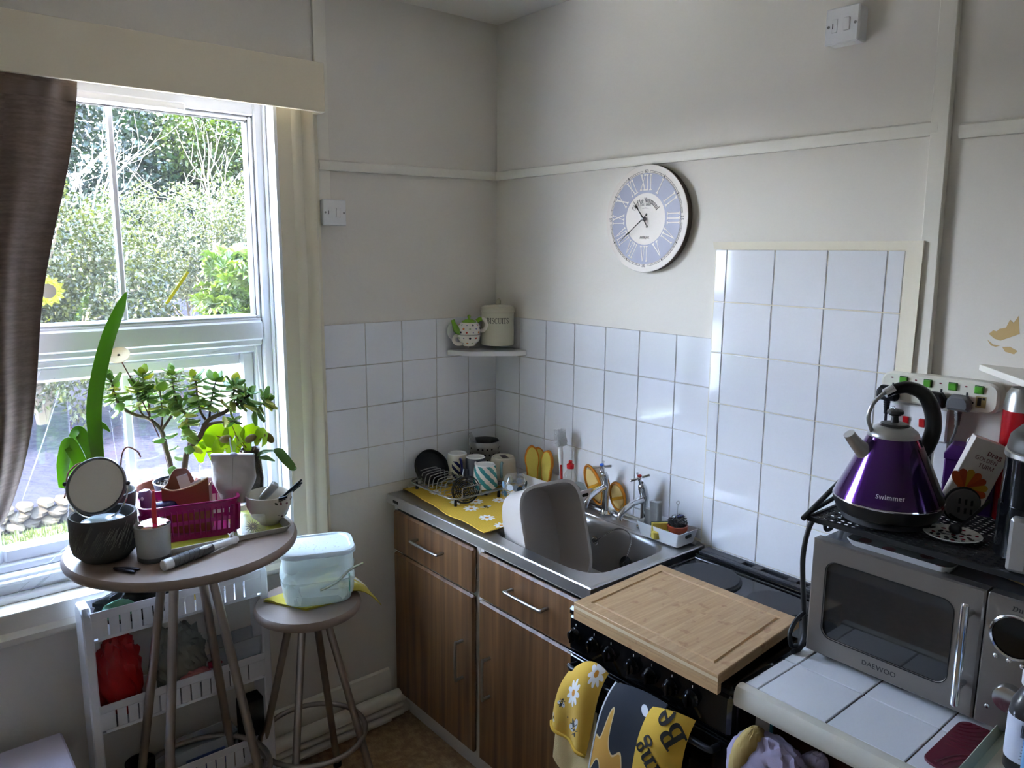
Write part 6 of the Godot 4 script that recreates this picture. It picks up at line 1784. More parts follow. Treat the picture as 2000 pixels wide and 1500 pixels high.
	var S := [
		[[V(-1.303, 1.14, 0.071), V(-1.306, 1.2, 0.06), V(-1.311, 1.237, 0.05), V(-1.316, 1.292, 0.034), V(-1.34, 1.327, 0.006), V(-1.369, 1.338, -0.018), V(-1.403, 1.362, -0.02), V(-1.421, 1.392, -0.02), V(-1.426, 1.415, -0.02), V(-1.431, 1.452, -0.02)], 0.0085, 6],
		[[V(-1.34, 1.327, 0.006), V(-1.336, 1.384, -0.004), V(-1.341, 1.42, -0.016), V(-1.343, 1.46, -0.02)], 0.0042, 7],
		[[V(-1.316, 1.294, 0.034), V(-1.296, 1.325, 0.044), V(-1.277, 1.357, 0.052), V(-1.273, 1.396, 0.046), V(-1.276, 1.434, 0.036), V(-1.274, 1.467, 0.029)], 0.0048, 7],
		[[V(-1.28, 1.14, 0.093), V(-1.272, 1.2, 0.094), V(-1.26, 1.238, 0.093), V(-1.229, 1.276, 0.111), V(-1.207, 1.323, 0.119), V(-1.163, 1.35, 0.149), V(-1.129, 1.378, 0.171), V(-1.112, 1.392, 0.182), V(-1.096, 1.406, 0.193)], 0.0098, 5],
		[[V(-1.209, 1.323, 0.117), V(-1.219, 1.347, 0.103), V(-1.223, 1.385, 0.09), V(-1.221, 1.429, 0.083), V(-1.225, 1.453, 0.074)], 0.0045, 7],
		[[V(-1.235, 1.27, 0.106), V(-1.204, 1.312, 0.124), V(-1.169, 1.32, 0.151), V(-1.147, 1.323, 0.168)], 0.006, 2],
		[[V(-1.273, 1.18, 0.087), V(-1.262, 1.23, 0.09), V(-1.255, 1.27, 0.09), V(-1.252, 1.32, 0.082), V(-1.262, 1.36, 0.064), V(-1.274, 1.368, 0.052)], 0.0042, 7],
		[[V(-1.201, 1.33, 0.12), V(-1.195, 1.361, 0.115), V(-1.185, 1.41, 0.117), V(-1.172, 1.448, 0.119)], 0.0036, 6],
		[[V(-1.15, 1.36, 0.157), V(-1.139, 1.384, 0.166), V(-1.137, 1.421, 0.155), V(-1.129, 1.434, 0.159)], 0.0036, 5],
		[[V(-1.114, 1.394, 0.18), V(-1.097, 1.351, 0.204), V(-1.073, 1.378, 0.218), V(-1.062, 1.389, 0.225)], 0.0034, 6],
		[[V(-1.35, 1.332, -0.003), V(-1.36, 1.357, -0.018), V(-1.362, 1.402, -0.02), V(-1.362, 1.43, -0.02)], 0.0034, 5],
		[[V(-1.316, 1.294, 0.034), V(-1.308, 1.34, 0.026), V(-1.308, 1.374, 0.023), V(-1.307, 1.423, 0.012)], 0.0034, 5],
	]
	var lf := MB.new()
	lf.sheet(func(u, v):
		var t: float = v
		var w: float = 0.0132 * pow(sin(PI * pow(t, 0.8) * 0.97 + 0.03), 0.75)
		return V((u - 0.5) * 2 * w, 0.0035 * sin(PI * u) + 0.004 * t * t, t * 0.03 + 0.002), 6, 8, 0.0022)
	for i in lf.v.size(): lf.v[i].y -= 0.002
	var lmesh := lf.mesh(60)
	var lms := []
	for c in [rgb(128, 156, 96), rgb(108, 140, 76), rgb(150, 172, 98), rgb(146, 166, 100), rgb(112, 144, 84), rgb(176, 178, 96)]: lms.append(mat(c, 0.38, 0, {"backlight_enabled": true, "backlight": Color(c.r * 1.1, c.g * 1.1, c.b * 0.8)}))
	var count := 0
	for s in S:
		var c := curve(s[0], 4)
		var rad := []
		for i in c.size(): rad.append(s[1] * lerpf(1.0, 0.42, i / float(c.size() - 1)))
		part(jd, "branch", MB.new().tube(c.map(func(p): return p + o), rad, 9), mat(rgb(98, 84, 66), 0.75))
		var total := c.size()
		var pairs: int = int(s[2] * 1.45)
		for k in pairs:
			var t: float = 1.0 - 0.72 * k / maxf(1, pairs) * minf(1.0, 18.0 / total)
			if k == 0: t = 1.0
			var x: float = t * (total - 1)
			var i := mini(int(x), total - 2)
			var p: Vector3 = c[i].lerp(c[i + 1], x - i)
			var d: Vector3 = (c[i + 1] - c[i]).normalized()
			var side: Vector3 = d.cross(V(0.3, 0.1, 1).rotated(Vector3.UP, k * 1.5 + s[1] * 900)).normalized()
			for e in [-1, 1]:
				var dir: Vector3 = (side * e + d * [1.6, 0.5, 0.25, 0.1, 0.0, -0.1, -0.2][mini(k, 6)] + rdir() * 0.25 + V(0, -0.05 * k, 0)).normalized()
				var b := Basis.looking_at(-dir, (d + rdir() * 0.3).normalized()).scaled(Vector3.ONE * rnd(0.9, 1.25) * (0.75 if k == 0 else 1.1))
				if p.z + dir.z * 0.03 < -0.03: b = Basis.looking_at(-(dir * V(1, 1, 0.1)).normalized(), V(0, 1, 0.2))
				part(jd, "leaf", lmesh, lms[rng.randi() % 6]).transform = Transform3D(b, p + o)
				count += 1
				if k > 0 and rng.randf() < 0.35:
					var dir2: Vector3 = (d.cross(side) * e + rdir() * 0.4).normalized()
					if p.z + dir2.z * 0.03 > -0.03:
						part(jd, "leaf", lmesh, lms[rng.randi() % 6]).transform = Transform3D(Basis.looking_at(-dir2, (d + rdir() * 0.2).normalized()), p + o)
	# loose leaves low on the trunks
	for q in [[V(-1.30, 1.235, 0.055), V(0.4, 0.3, 1)], [V(-1.295, 1.215, 0.07), V(1, -0.3, 0.6)], [V(-1.3, 1.19, 0.075), V(-0.3, -0.8, 0.6)], [V(-1.312, 1.27, 0.045), V(-1, -0.2, 0.3)], [V(-1.312, 1.275, 0.045), V(1, 0.1, 0.5)], [V(-1.255, 1.25, 0.1), V(-0.5, -0.6, 0.8)], [V(-1.25, 1.25, 0.1), V(0.6, -0.8, 0.6)], [V(-1.252, 1.3, 0.09), V(-0.7, -0.5, 0.7)], [V(-1.25, 1.29, 0.09), V(0.3, -0.7, 0.8)], [V(-1.254, 1.32, 0.085), V(0.8, 0.0, 0.6)]]:
		part(jd, "leaf", lmesh, lms[rng.randi() % 6]).transform = Transform3D(Basis.looking_at(-q[1].normalized(), V(0.1, 0.9, 0.3)).scaled(Vector3.ONE * 1.15), q[0] + o)
	# cream disc on a stick pushed into the soil
	var di := thing("cream_disc", "cream paper disc on a dark red stick, rising from the clay planter", "plant marker", V(-1.404, 1.523, -0.025))
	var db := MB.new()
	db.xf = Transform3D(Basis(V(0, 0, 1), 0.36) * Basis(V(1, 0, 0), PI / 2 - 0.95), Vector3.ZERO)
	db.lathe([Vector2(0, -0.0012), Vector2(0.031, -0.0012), Vector2(0.0315, 0), Vector2(0.031, 0.0012), Vector2(0, 0.0014)], 36)
	part(di, "disc", db, mat(rgb(236, 214, 176), 0.7))
	part(di, "stick", MB.new().tube([V(0, 0, 0), V(0.011, -0.03, 0.0), V(0.04, -0.1, 0.001), V(0.085, -0.27, 0.07), V(0.098, -0.38, 0.088)], 0.0019, 6), mat(rgb(84, 36, 40), 0.6))
	part(di, "pin", MB.new().ball(V(0, 0.0, 0.002), V(0.004, 0.004, 0.004), 8, 6), M.dark)
	# glass jar of white candle
	var cj := thing("white_candle", "white candle in a clear glass jar, behind the silver bag", "candle", V(-1.205, Y, 0.128))
	part(cj, "jar", MB.new().lathe([Vector2(0, 0), Vector2(0.036, 0), Vector2(0.037, 0.003), Vector2(0.037, 0.15), Vector2(0.0355, 0.151)], 36), glass(0.12))
	part(cj, "wax", MB.new().lathe([Vector2(0, 0.003), Vector2(0.0345, 0.003), Vector2(0.0345, 0.118), Vector2(0.02, 0.124), Vector2(0, 0.121)], 32), mat(rgb(232, 230, 222), 0.5))
	# round-leaved plant in a dark vase, leaves lit from behind
	var va := thing("dark_vase", "narrow dark brown vase behind the silver bag, at the right rear of the table", "vase", V(-1.092, Y, 0.148))
	part(va, "vase", MB.new().lathe([Vector2(0, 0), Vector2(0.024, 0), Vector2(0.032, 0.03), Vector2(0.035, 0.09), Vector2(0.03, 0.15), Vector2(0.026, 0.175), Vector2(0.029, 0.185), Vector2(0.026, 0.184), Vector2(0.022, 0.16), Vector2(0, 0.12)], 32), bump(mat(rgb(46, 36, 28), 0.25), 0.05, 3, 0.2, 10))
	var ge := thing("round_leaf_plant", "plant with round yellow-green backlit leaves and one pink bud, in the dark vase", "plant", V(-1.092, Y + 0.15, 0.148))
	o = -ge.position
	var yg := mat(rgb(150, 176, 30), 0.45, 0, {"backlight_enabled": true, "backlight": Color(0.72, 0.8, 0.08)})
	var st := mat(rgb(120, 76, 50), 0.6)
	for q in [[V(-1.172, 1.265, 0.085), 0.04, 0.2], [V(-1.128, 1.268, 0.12), 0.036, -0.1], [V(-1.088, 1.27, 0.15), 0.032, 0.3], [V(-1.066, 1.262, 0.18), 0.03, -0.5], [V(-1.2, 1.215, 0.07), 0.036, 0.4], [V(-1.155, 1.225, 0.105), 0.038, 0.0], [V(-1.19, 1.25, 0.06), 0.032, 0.6], [V(-1.11, 1.235, 0.13), 0.03, 0.1]]:
		var lb := MB.new()
		var r: float = q[1]
		lb.sheet(func(u, v):
			var an: float = lerpf(0.35, TAU - 0.35, u)
			var rr: float = r * v * (1 + 0.05 * sin(an * 7))
			return V(sin(an) * rr, -cos(an) * rr, 0.22 * r * v * v + 0.02 * r * sin(an * 5) * v), 26, 5, -0.0012)
		var l := part(ge, "leaf", lb, yg)
		l.transform = Transform3D(Basis(Vector3.UP, CF + q[2]) * Basis(V(1, 0, 0), -0.25), q[0] + o)
		part(ge, "stem", MB.new().tube(curve([V(0, 0.0, 0), (q[0] + o) * 0.5 + V(0, 0.015, 0), q[0] + o], 5), 0.0014, 6), st)
	for q in [[V(-1.05, 1.262, 0.195), -0.9], [V(-1.098, 1.262, 0.17), 0.5], [V(-1.16, 1.262, 0.13), 0.3]]:
		var lb := MB.new().ball(Vector3.ZERO, V(0.02, 0.012, 0.008), 12, 8)
		part(ge, "dry_leaf", lb, mat(rgb(112, 96, 40), 0.6, 0, {"backlight_enabled": true, "backlight": Color(0.3, 0.25, 0.05)})).transform = Transform3D(Basis(Vector3.UP, CF) * Basis(V(0, 0, 1), q[1]), q[0] + o)
	part(ge, "bud", MB.new().ball(V(-1.14, 1.318, 0.125) + o, V(0.006, 0.008, 0.006), 10, 8), mat(rgb(222, 150, 146), 0.6), "pink flower bud")
	part(ge, "stem", MB.new().tube(curve([V(0, 0, 0), V(-1.125, 1.26, 0.135) + o, V(-1.14, 1.312, 0.125) + o], 5), 0.0012, 6), st)
	# trailing pointed leaves
	var tlm := mat(rgb(84, 116, 56), 0.4, 0, {"backlight_enabled": true, "backlight": Color(0.25, 0.34, 0.1)})
	part(ge, "trailing_leaf", leaf_blade([V(-1.04, 1.222, 0.2) + o, V(-1.028, 1.216, 0.215) + o, V(-1.015, 1.194, 0.23) + o, V(-1.0, 1.17, 0.247) + o, V(-0.992, 1.168, 0.255) + o], [0.003, 0.014, 0.014, 0.011, 0.002], 6, V(-0.5, 0.5, 0.7)), tlm)
	part(ge, "trailing_leaf", leaf_blade([V(-1.085, 1.205, 0.17) + o, V(-1.066, 1.218, 0.185) + o, V(-1.04, 1.222, 0.205) + o], [0.004, 0.007, 0.002], 6, V(-0.4, 0.8, 0.5)), tlm)
	part(ge, "trailing_leaf", leaf_blade([V(-1.08, 1.2, 0.18) + o, V(-1.062, 1.2, 0.195) + o, V(-1.042, 1.19, 0.212) + o], [0.004, 0.009, 0.001], 6, V(-0.4, 0.8, 0.5)), tlm)

func right_side() -> void:
	counter()
	microwave()
	rack()
	kettle()
	sockets()
	appliances()
	bottles()

func counter() -> void:
	var t := thing("tiled_worktop", "white tiled worktop with a rounded cream edge, right of the cooker", "worktop", V(0, 0, 0))
	part(t, "slab", MB.new().bb(-0.612, -0.018, 0.895, 0.9295, 1.606, 3.1), M.grout_dark)
	var xs := [-0.611, -0.457, -0.305, -0.153, -0.02]
	var zs := [1.607, 1.639, 1.789, 1.939, 2.089, 2.239, 2.389, 2.539, 2.689]
	for i in 4:
		for j in 8: part(t, "tile", MB.new().bb(xs[i] + 0.0018, xs[i + 1] - 0.0018, 0.9295, 0.9345 + rnd(0, 0.0007), zs[j] + 0.0018, zs[j + 1] - 0.0018, 0.0012), M.tile)
	var pr := P2([-0.612, 0.894, -0.634, 0.889, -0.641, 0.894, -0.644, 0.905, -0.643, 0.925, -0.636, 0.936, -0.624, 0.9385, -0.613, 0.936])
	var a := PackedVector3Array()
	var b := PackedVector3Array()
	for p in pr:
		a.append(V(p.x, p.y, 1.605)); b.append(V(p.x, p.y, 3.1))
	part(t, "edge_trim", MB.new().loft([a, b], true), mat(rgb(214, 208, 192), 0.4))
	var c := thing("counter_unit", "brown fronted unit with teal edges and a cream end panel, under the tiled worktop", "cabinet", V(0, 0, 0))
	part(c, "end_panel", MB.new().bb(-0.555, -0.03, 0, 0.89, 1.606, 1.64, 0.001), M.carcass)
	for j in 2:
		var z0: float = [1.648, 1.833][j]
		var d := part(c, "door", MB.new().bb(-0.553, -0.535, 0.06, 0.889, z0, z0 + 0.178, 0.001), mat(rgb(74, 40, 26), 0.5))
		part(d, "teal_edge", MB.new().bb(-0.557, -0.535, 0.06, 0.889, z0 - 0.0065, z0, 0.001), mat(rgb(60, 150, 170), 0.5), "teal edge strip")
	part(c, "body", MB.new().bb(-0.53, -0.03, 0.05, 0.885, 1.641, 2.6), M.carcass)
	# heap of towels hanging on something in front of the unit
	var n := FastNoiseLite.new()
	n.seed = 15; n.frequency = 1.4; n.fractal_octaves = 3
	var heap := func(c2: Vector3, r: Vector3, tilt: float, amp: float, sd: int) -> MB:
		var m := MB.new().ball(Vector3.ZERO, Vector3.ONE, 40, 28)
		n.seed = sd
		for i in m.v.size():
			var p: Vector3 = m.v[i]
			var w := 1.0 + amp * (1 - 2 * absf(n.get_noise_3d(p.x * 1.2, p.y * 3.0 + p.z * 1.5, p.z)))
			m.v[i] = c2 + (Basis(V(1, 0, 0), tilt) * (p * r * w))
		return m
	var terry := bump(mat(rgb(190, 178, 206), 0.95, 0, {"rim_enabled": true, "rim": 0.4}), 0.2, 2, 0.25, 24, 2)
	single("lilac_towel", heap.call(Vector3.ZERO, V(0.06, 0.085, 0.10), 0.5, 0.1, 5), terry, "lilac terry towel bundled in front of the brown unit, nearest the cooker", "towel", V(-0.632, 0.765, 1.70))
	single("beige_cloth", heap.call(Vector3.ZERO, V(0.045, 0.07, 0.03), 0.2, 0.06, 6), mat(rgb(176, 150, 92), 0.95), "beige cloth folded over behind the lilac towel, beside the cooker", "cloth", V(-0.645, 0.80, 1.648))
	single("mauve_cloth", heap.call(Vector3.ZERO, V(0.018, 0.06, 0.028), 0.5, 0.12, 7), mat(rgb(176, 162, 178), 0.95), "small mauve cloth fold standing up between lilac towel and brown door", "cloth", V(-0.585, 0.79, 1.748))
	single("striped_towel", heap.call(Vector3.ZERO, V(0.035, 0.05, 0.075), -0.2, 0.12, 8), bump(mat(rgb(170, 160, 198), 0.95), 0.2, 2, 0.2, 24, 2), "lilac striped towel at the right of the bundle under the worktop edge", "towel", V(-0.605, 0.78, 1.815))
	var bin := MB.new()
	var rs := []
	for e in [[0.8, 0.0], [1.0, 0.66], [1.03, 0.67], [1.03, 0.69], [0.96, 0.69], [0.78, 0.01]]: rs.append(ring(rrect(0.13 * e[0], 0.26 * e[0], 0.03, 5), e[1]))
	single("laundry_bin", bin.loft(rs, true), mat(rgb(196, 190, 200), 0.5), "pale narrow laundry bin under the towels, in front of the brown unit", "bin", V(-0.64, 0, 1.755))

func microwave() -> void:
	# local x to the right along the wall, z out to the room; front face at z = 0
	var steel := mat(rgb(140, 134, 128), 0.36, 0.75)
	var t := thing("microwave", "silver microwave oven with chrome bar handle on the tiled worktop", "microwave", V(-0.405, 0.935, 1.855), RW)
	part(t, "case", MB.new().bb(-0.224, 0.25, 0.018, 0.277, -0.33, -0.03, 0.006), mat(rgb(108, 112, 118), 0.2, 0.3))
	for x in [-0.19, 0.21]:
		for z in [-0.06, -0.3]: part(t, "foot", MB.new().lathe([Vector2(0, 0), Vector2(0.014, 0), Vector2(0.014, 0.018), Vector2(0, 0.018)], 14), M.black_matt).position = V(x, 0, z)
	# door: a frame round a rounded window
	var dr := MB.new()
	var outer := []
	var inner := []
	var wc := Vector2(-0.063, 0.149)
	for p in rrect(0.262, 0.178, 0.024, 7): inner.append(wc + p)
	var x0 := -0.227
	var x1 := 0.1185
	for p in inner:
		var d: Vector2 = p - wc
		var s := 1e9
		if d.x > 0: s = minf(s, (x1 - wc.x) / d.x)
		if d.x < 0: s = minf(s, (x0 - wc.x) / d.x)
		if d.y > 0: s = minf(s, (0.279 - wc.y) / d.y)
		if d.y < 0: s = minf(s, (0.016 - wc.y) / d.y)
		outer.append(wc + d * s)
	# keep the door's corners square
	for c in [Vector2(x0, 0.016), Vector2(x1, 0.016), Vector2(x1, 0.279), Vector2(x0, 0.279)]:
		var best := 0
		for k in outer.size():
			if (outer[k] - c).length() < (outer[best] - c).length(): best = k
		outer[best] = c
	var lay := func(l: Array, z: float) -> PackedVector3Array:
		var r := PackedVector3Array()
		for p in l: r.append(V(p.x, p.y, z))
		r.reverse()
		return r
	dr.loft([lay.call(outer, -0.03), lay.call(outer, -0.004), lay.call(outer.map(func(p): return p + (wc - p).normalized() * 0.005), 0.0), lay.call(inner, 0.0), lay.call(inner.map(func(p): return p + (wc - p).normalized() * 0.002), -0.003)], false)
	var door := part(t, "door", dr.mesh(30), steel)
	var wp := PackedVector2Array()
	for p in inner: wp.append(p)
	part(door, "door_window", MB.new().prism(wp, -0.012, -0.0028, 0.001), mat(rgb(38, 38, 38), 0.05, 0, {"clearcoat_enabled": true, "clearcoat": 1.0, "clearcoat_roughness": 0.03}))
	part(door, "door_seal", MB.new().tube(inner.map(func(p): return V(p.x, p.y, 0.0002)), 0.0011, 5, true), M.black)
	var hn := MB.new()
	hn.tube([V(0.099, 0.054, 0.04), V(0.099, 0.0545, 0.0405), V(0.099, 0.255, 0.0405), V(0.099, 0.2555, 0.04)], [0.006, 0.0078, 0.0078, 0.006], 18)
	for y in [0.085, 0.23]: hn.tube([V(0.099, y, 0.0), V(0.099, y, 0.036)], 0.005, 10)
	part(door, "bar_handle", hn, M.chrome, "chrome bar handle")
	part(door, "lettering", MB.new().text("DAEWOO", 0.0165, 0.0006, func(q): return V(-0.063 + q.x * 1.05, 0.0395 + q.y * 0.8, 0.0004 + q.z), "Droid Sans"), mat(rgb(40, 38, 38), 0.5))
	# control side
	var cp := part(t, "control_panel", MB.new().bb(0.121, 0.25, 0.016, 0.279, -0.03, 0.0, 0.003), steel)
	var ds := MB.new()
	ds.xf = Transform3D(Basis(V(1, 0, 0), PI / 2), V(0.174, 0.208, 0))
	ds.lathe([Vector2(0.044, 0), Vector2(0.0435, 0.005), Vector2(0.041, 0.007), Vector2(0.038, 0.005), Vector2(0.0375, 0.001)], 48)
	part(cp, "display_ring", ds, M.chrome)
	var dd := MB.new()
	dd.xf = ds.xf
	dd.lathe([Vector2(0.038, 0.0), Vector2(0.0375, 0.002), Vector2(0, 0.0025)], 40)
	part(cp, "display", dd, mat(rgb(8, 8, 10), 0.06))
	for k in 4:
		var b := MB.new()
		b.ball(Vector3.ZERO, V(0.005, 0.005, 0.0035), 12, 8)
		part(cp, "button", b, M.chrome).position = V([0.146, 0.168, 0.19, 0.142][k], [0.161, 0.16, 0.158, 0.056][k], 0.001)
	var kb := MB.new()
	kb.xf = Transform3D(Basis(V(1, 0, 0), PI / 2), V(0.176, 0.09, 0))
	kb.lathe([Vector2(0.0265, 0), Vector2(0.026, 0.012), Vector2(0.024, 0.016), Vector2(0, 0.017)], 36)
	part(cp, "dial", kb, M.chrome)
	part(cp, "lettering", MB.new().text("Duo", 0.012, 0.0005, func(q): return V(0.176 + q.x * 1.1 + q.y * 0.2, 0.261 + q.y, 0.0003 + q.z), "Droid Serif", true, true), mat(rgb(46, 42, 42), 0.5))
	# tray on top
	var ty := thing("poppy_tray", "white tray with a dark poppy pattern lying on the microwave under the rack", "tray", V(-0.275, 1.2125, 1.795), RW)
	var rs := []
	for e in [[0.93, 0.0], [1.0, 0.014], [0.99, 0.0155], [0.93, 0.003]]: rs.append(ring(rrect(0.215 * e[0], 0.225 * e[0], 0.018, 4), e[1]))
	part(ty, "tray", MB.new().loft(rs, true), mat(rgb(206, 208, 212), 0.25))
	part(ty, "print", MB.new().bb(-0.098, 0.098, 0.003, 0.0036, -0.103, 0.103), mat(rgb(92, 98, 92), 0.3))
	for k in 5: part(ty, "poppy", MB.new().lathe([Vector2(0.014, 0.0035), Vector2(0.013, 0.0041), Vector2(0, 0.0042)], 16), mat(rgb(96, 24, 28), 0.4)).position = V([-0.085, -0.03, 0.04, 0.078, 0.02][k], 0, [0.06, 0.07, 0.05, 0.088, -0.02][k])

func rack() -> void:
	var t := thing("wire_rack", "black metal rack with a perforated shelf standing over the microwave", "rack", V(0, 0, 0))
	var iron := mat(rgb(20, 20, 22), 0.45)
	var x0 := -0.43
	var x1 := -0.055
	var z0 := 1.622
	var z1 := 2.16
	var y := 1.268
	var sh := MB.new()
	sh.bb(x0, x1, y - 0.01, y + 0.002, z0, z0 + 0.008, 0.001).bb(x0, x1, y - 0.01, y + 0.002, z1 - 0.008, z1, 0.001).bb(x0, x0 + 0.008, y - 0.01, y + 0.002, z0, z1, 0.001).bb(x1 - 0.008, x1, y - 0.01, y + 0.002, z0, z1, 0.001)
	part(t, "shelf_frame", sh, iron)
	var gr := MB.new()
	var p := 0.0155
	for i in int((x1 - x0) / p): gr.bb(x0 + 0.006 + i * p, x0 + 0.0135 + i * p, y - 0.001, y, z0 + 0.006, z1 - 0.006)
	for i in int((z1 - z0) / p): gr.bb(x0 + 0.006, x1 - 0.006, y - 0.0012, y - 0.0002, z0 + 0.006 + i * p, z0 + 0.0135 + i * p)
	part(t, "perforated_sheet", gr, iron).set_meta("kind", "stuff")
	for x in [-0.375, -0.085]:
		part(t, "leg", MB.new().tube(curve([V(x, 1.262, 1.621), V(x - 0.005, 1.225, 1.603), V(x - 0.006, 1.15, 1.594), V(x, 1.05, 1.6), V(x, 0.975, 1.608), V(x - 0.02, 0.943, 1.612), V(x - 0.05, 0.941, 1.61)], 6), 0.0058, 10), iron)
		part(t, "leg", MB.new().tube(curve([V(x, 1.262, 2.158), V(x, 1.15, 2.17), V(x, 1.0, 2.16), V(x - 0.02, 0.943, 2.15), V(x - 0.05, 0.941, 2.15)], 6), 0.0058, 10), iron)
	part(t, "foot_scroll", MB.new().tube(curve([V(-0.38, 1.02, 1.606), V(-0.41, 1.01, 1.604), V(-0.43, 0.985, 1.603), V(-0.425, 0.955, 1.606), V(-0.405, 0.95, 1.608)], 5), 0.0052, 8), iron)
	part(t, "scroll", MB.new().tube(curve([V(-0.30, 1.262, 1.624), V(-0.305, 1.232, 1.624), V(-0.32, 1.216, 1.624), V(-0.345, 1.218, 1.624), V(-0.35, 1.238, 1.624), V(-0.335, 1.246, 1.624)], 6), 0.0045, 8), iron)
	part(t, "scroll", MB.new().tube(curve([V(-0.27, 1.262, 1.624), V(-0.265, 1.232, 1.624), V(-0.25, 1.222, 1.624), V(-0.232, 1.232, 1.624), V(-0.24, 1.25, 1.624)], 6), 0.0045, 8), iron)
	part(t, "side_rail", MB.new().tube([V(-0.445, 1.266, 1.622), V(-0.43, 1.272, 1.622), V(-0.07, 1.40, 1.622), V(-0.06, 1.40, 1.622)], [0.006, 0.0056, 0.0056, 0.005], 10), iron)
	part(t, "side_rail", MB.new().tube([V(-0.42, 1.276, 1.624), V(-0.20, 1.30, 1.624), V(-0.07, 1.305, 1.624)], 0.0048, 8), iron)
	part(t, "back_post", MB.new().tube([V(-0.062, 1.262, 1.624), V(-0.062, 1.402, 1.624)], 0.005, 8), iron)

func kettle() -> void:
	var c := V(-0.321, 1.271, 1.742)
	var t := thing("kettle", "purple pyramid kettle with a black arched handle on the black rack", "kettle", c, CF)
	var pur := mat(rgb(72, 20, 104), 0.16, 0.75, {"clearcoat_enabled": true, "clearcoat": 1.0, "clearcoat_roughness": 0.03})
	part(t, "power_base", MB.new().lathe([Vector2(0, 0), Vector2(0.085, 0), Vector2(0.09, 0.004), Vector2(0.088, 0.014), Vector2(0, 0.014)], 48), M.black_matt)
	part(t, "base", MB.new().lathe([Vector2(0, 0.015), Vector2(0.09, 0.015), Vector2(0.1, 0.02), Vector2(0.108, 0.04), Vector2(0.1085, 0.0475), Vector2(0, 0.0475)], 64), M.black)
	part(t, "base_ring", MB.new().lathe([Vector2(0.1085, 0.0475), Vector2(0.1092, 0.049), Vector2(0.1085, 0.0515), Vector2(0.105, 0.052)], 64), M.chrome)
	part(t, "body", MB.new().lathe([Vector2(0.1075, 0.052), Vector2(0.104, 0.062), Vector2(0.049, 0.186), Vector2(0.0, 0.186)], 72), pur, "metallic purple cone")
	part(t, "lid_cap", MB.new().lathe([Vector2(0.0505, 0.184), Vector2(0.0505, 0.188), Vector2(0.047, 0.195), Vector2(0.036, 0.204), Vector2(0.022, 0.209), Vector2(0, 0.21)], 56), M.steel)
	part(t, "lid_knob", MB.new().lathe([Vector2(0.03, 0.2065), Vector2(0.026, 0.2115), Vector2(0.008, 0.2135), Vector2(0.0065, 0.226), Vector2(0.012, 0.229), Vector2(0.0165, 0.233), Vector2(0.016, 0.238), Vector2(0.009, 0.242), Vector2(0, 0.243)], 28), M.black)
	part(t, "lid_ring", MB.new().tube(arc(V(-0.006, 0.2445, 0), V(0.0035, 0, 0), V(0, 0.0035, 0), 0, TAU, 12).slice(0, 12), 0.0007, 5, true), M.chrome)
	part(t, "spout", MB.new().tube(curve([V(-0.056, 0.148, 0), V(-0.075, 0.165, 0), V(-0.094, 0.188, 0)], 5), [0.026, 0.024, 0.022, 0.0205, 0.019, 0.018, 0.017, 0.016, 0.0155, 0.015, 0.015], 18, false, true, 0.8), M.steel)
	# steel hoop at the left carrying the black grip that arches to the right
	var hp := curve([V(-0.046, 0.193, 0), V(-0.056, 0.222, 0), V(-0.05, 0.25, 0), V(-0.031, 0.272, 0), V(-0.012, 0.281, 0)], 6)
	part(t, "hoop", MB.new().tube(hp, 0.0042, 10), M.steel)
	part(t, "ferrule", MB.new().tube([V(-0.026, 0.2745, 0), V(-0.008, 0.2835, 0)], [0.0095, 0.0115], 16), M.chrome)
	var gp := curve([V(-0.012, 0.282, 0), V(0.02, 0.288, 0), V(0.055, 0.274, 0), V(0.076, 0.24, 0), V(0.083, 0.2, 0), V(0.075, 0.166, 0), V(0.062, 0.145, 0), V(0.056, 0.135, 0)], 6)
	var rad := []
	for i in gp.size(): rad.append(lerpf(0.011, 0.016, minf(1.0, i / 16.0)))
	part(t, "grip", MB.new().tube(gp, rad, 18), M.black)
	# water gauge down the right side
	var g := MB.new()
	for e in [[0.0, 0.018, 0.055, 0.02], [0.0, 0.011, 0.07, 0.024]]: pass
	g.sheet(func(u, v):
		var y: float = lerpf(0.056, 0.168, v)
		var r: float = lerpf(0.1065, 0.057, (y - 0.056) / 0.112) + 0.0015
		var a: float = (u - 0.5) * 0.030 / r * lerpf(1.0, 0.85, v) * 2
		return V(cos(a) * r, y, -sin(a) * r), 8, 14, 0.002)
	part(t, "gauge_frame", g, M.black).rotation.y = -0.62
	var wg := MB.new()
	wg.sheet(func(u, v):
		var y: float = lerpf(0.07, 0.15, v)
		var r: float = lerpf(0.1065, 0.057, (y - 0.056) / 0.112) + 0.0035
		var w: float = 0.013 * sqrt(maxf(0.02, 1 - pow(absf(v - 0.5) * 2, 6)))
		var a: float = (u - 0.5) * w / r * 1.5
		return V(cos(a) * r, y, -sin(a) * r), 6, 16, 0.002)
	part(t, "water_gauge", wg, mat(rgb(118, 118, 122), 0.3)).rotation.y = -0.62
	part(t, "lettering", MB.new().text("Swimmer", 0.0115, 0.0005, func(q):
		var y: float = 0.0755 + q.y
		var r: float = lerpf(0.104, 0.049, (y - 0.062) / 0.124) + 0.0006 + q.z
		var a: float = -PI / 2 - 0.42 + q.x / 0.095
		return V(cos(a) * r, y, -sin(a) * r), "Droid Sans", true, true).mesh(30), mat(rgb(206, 200, 214), 0.4))

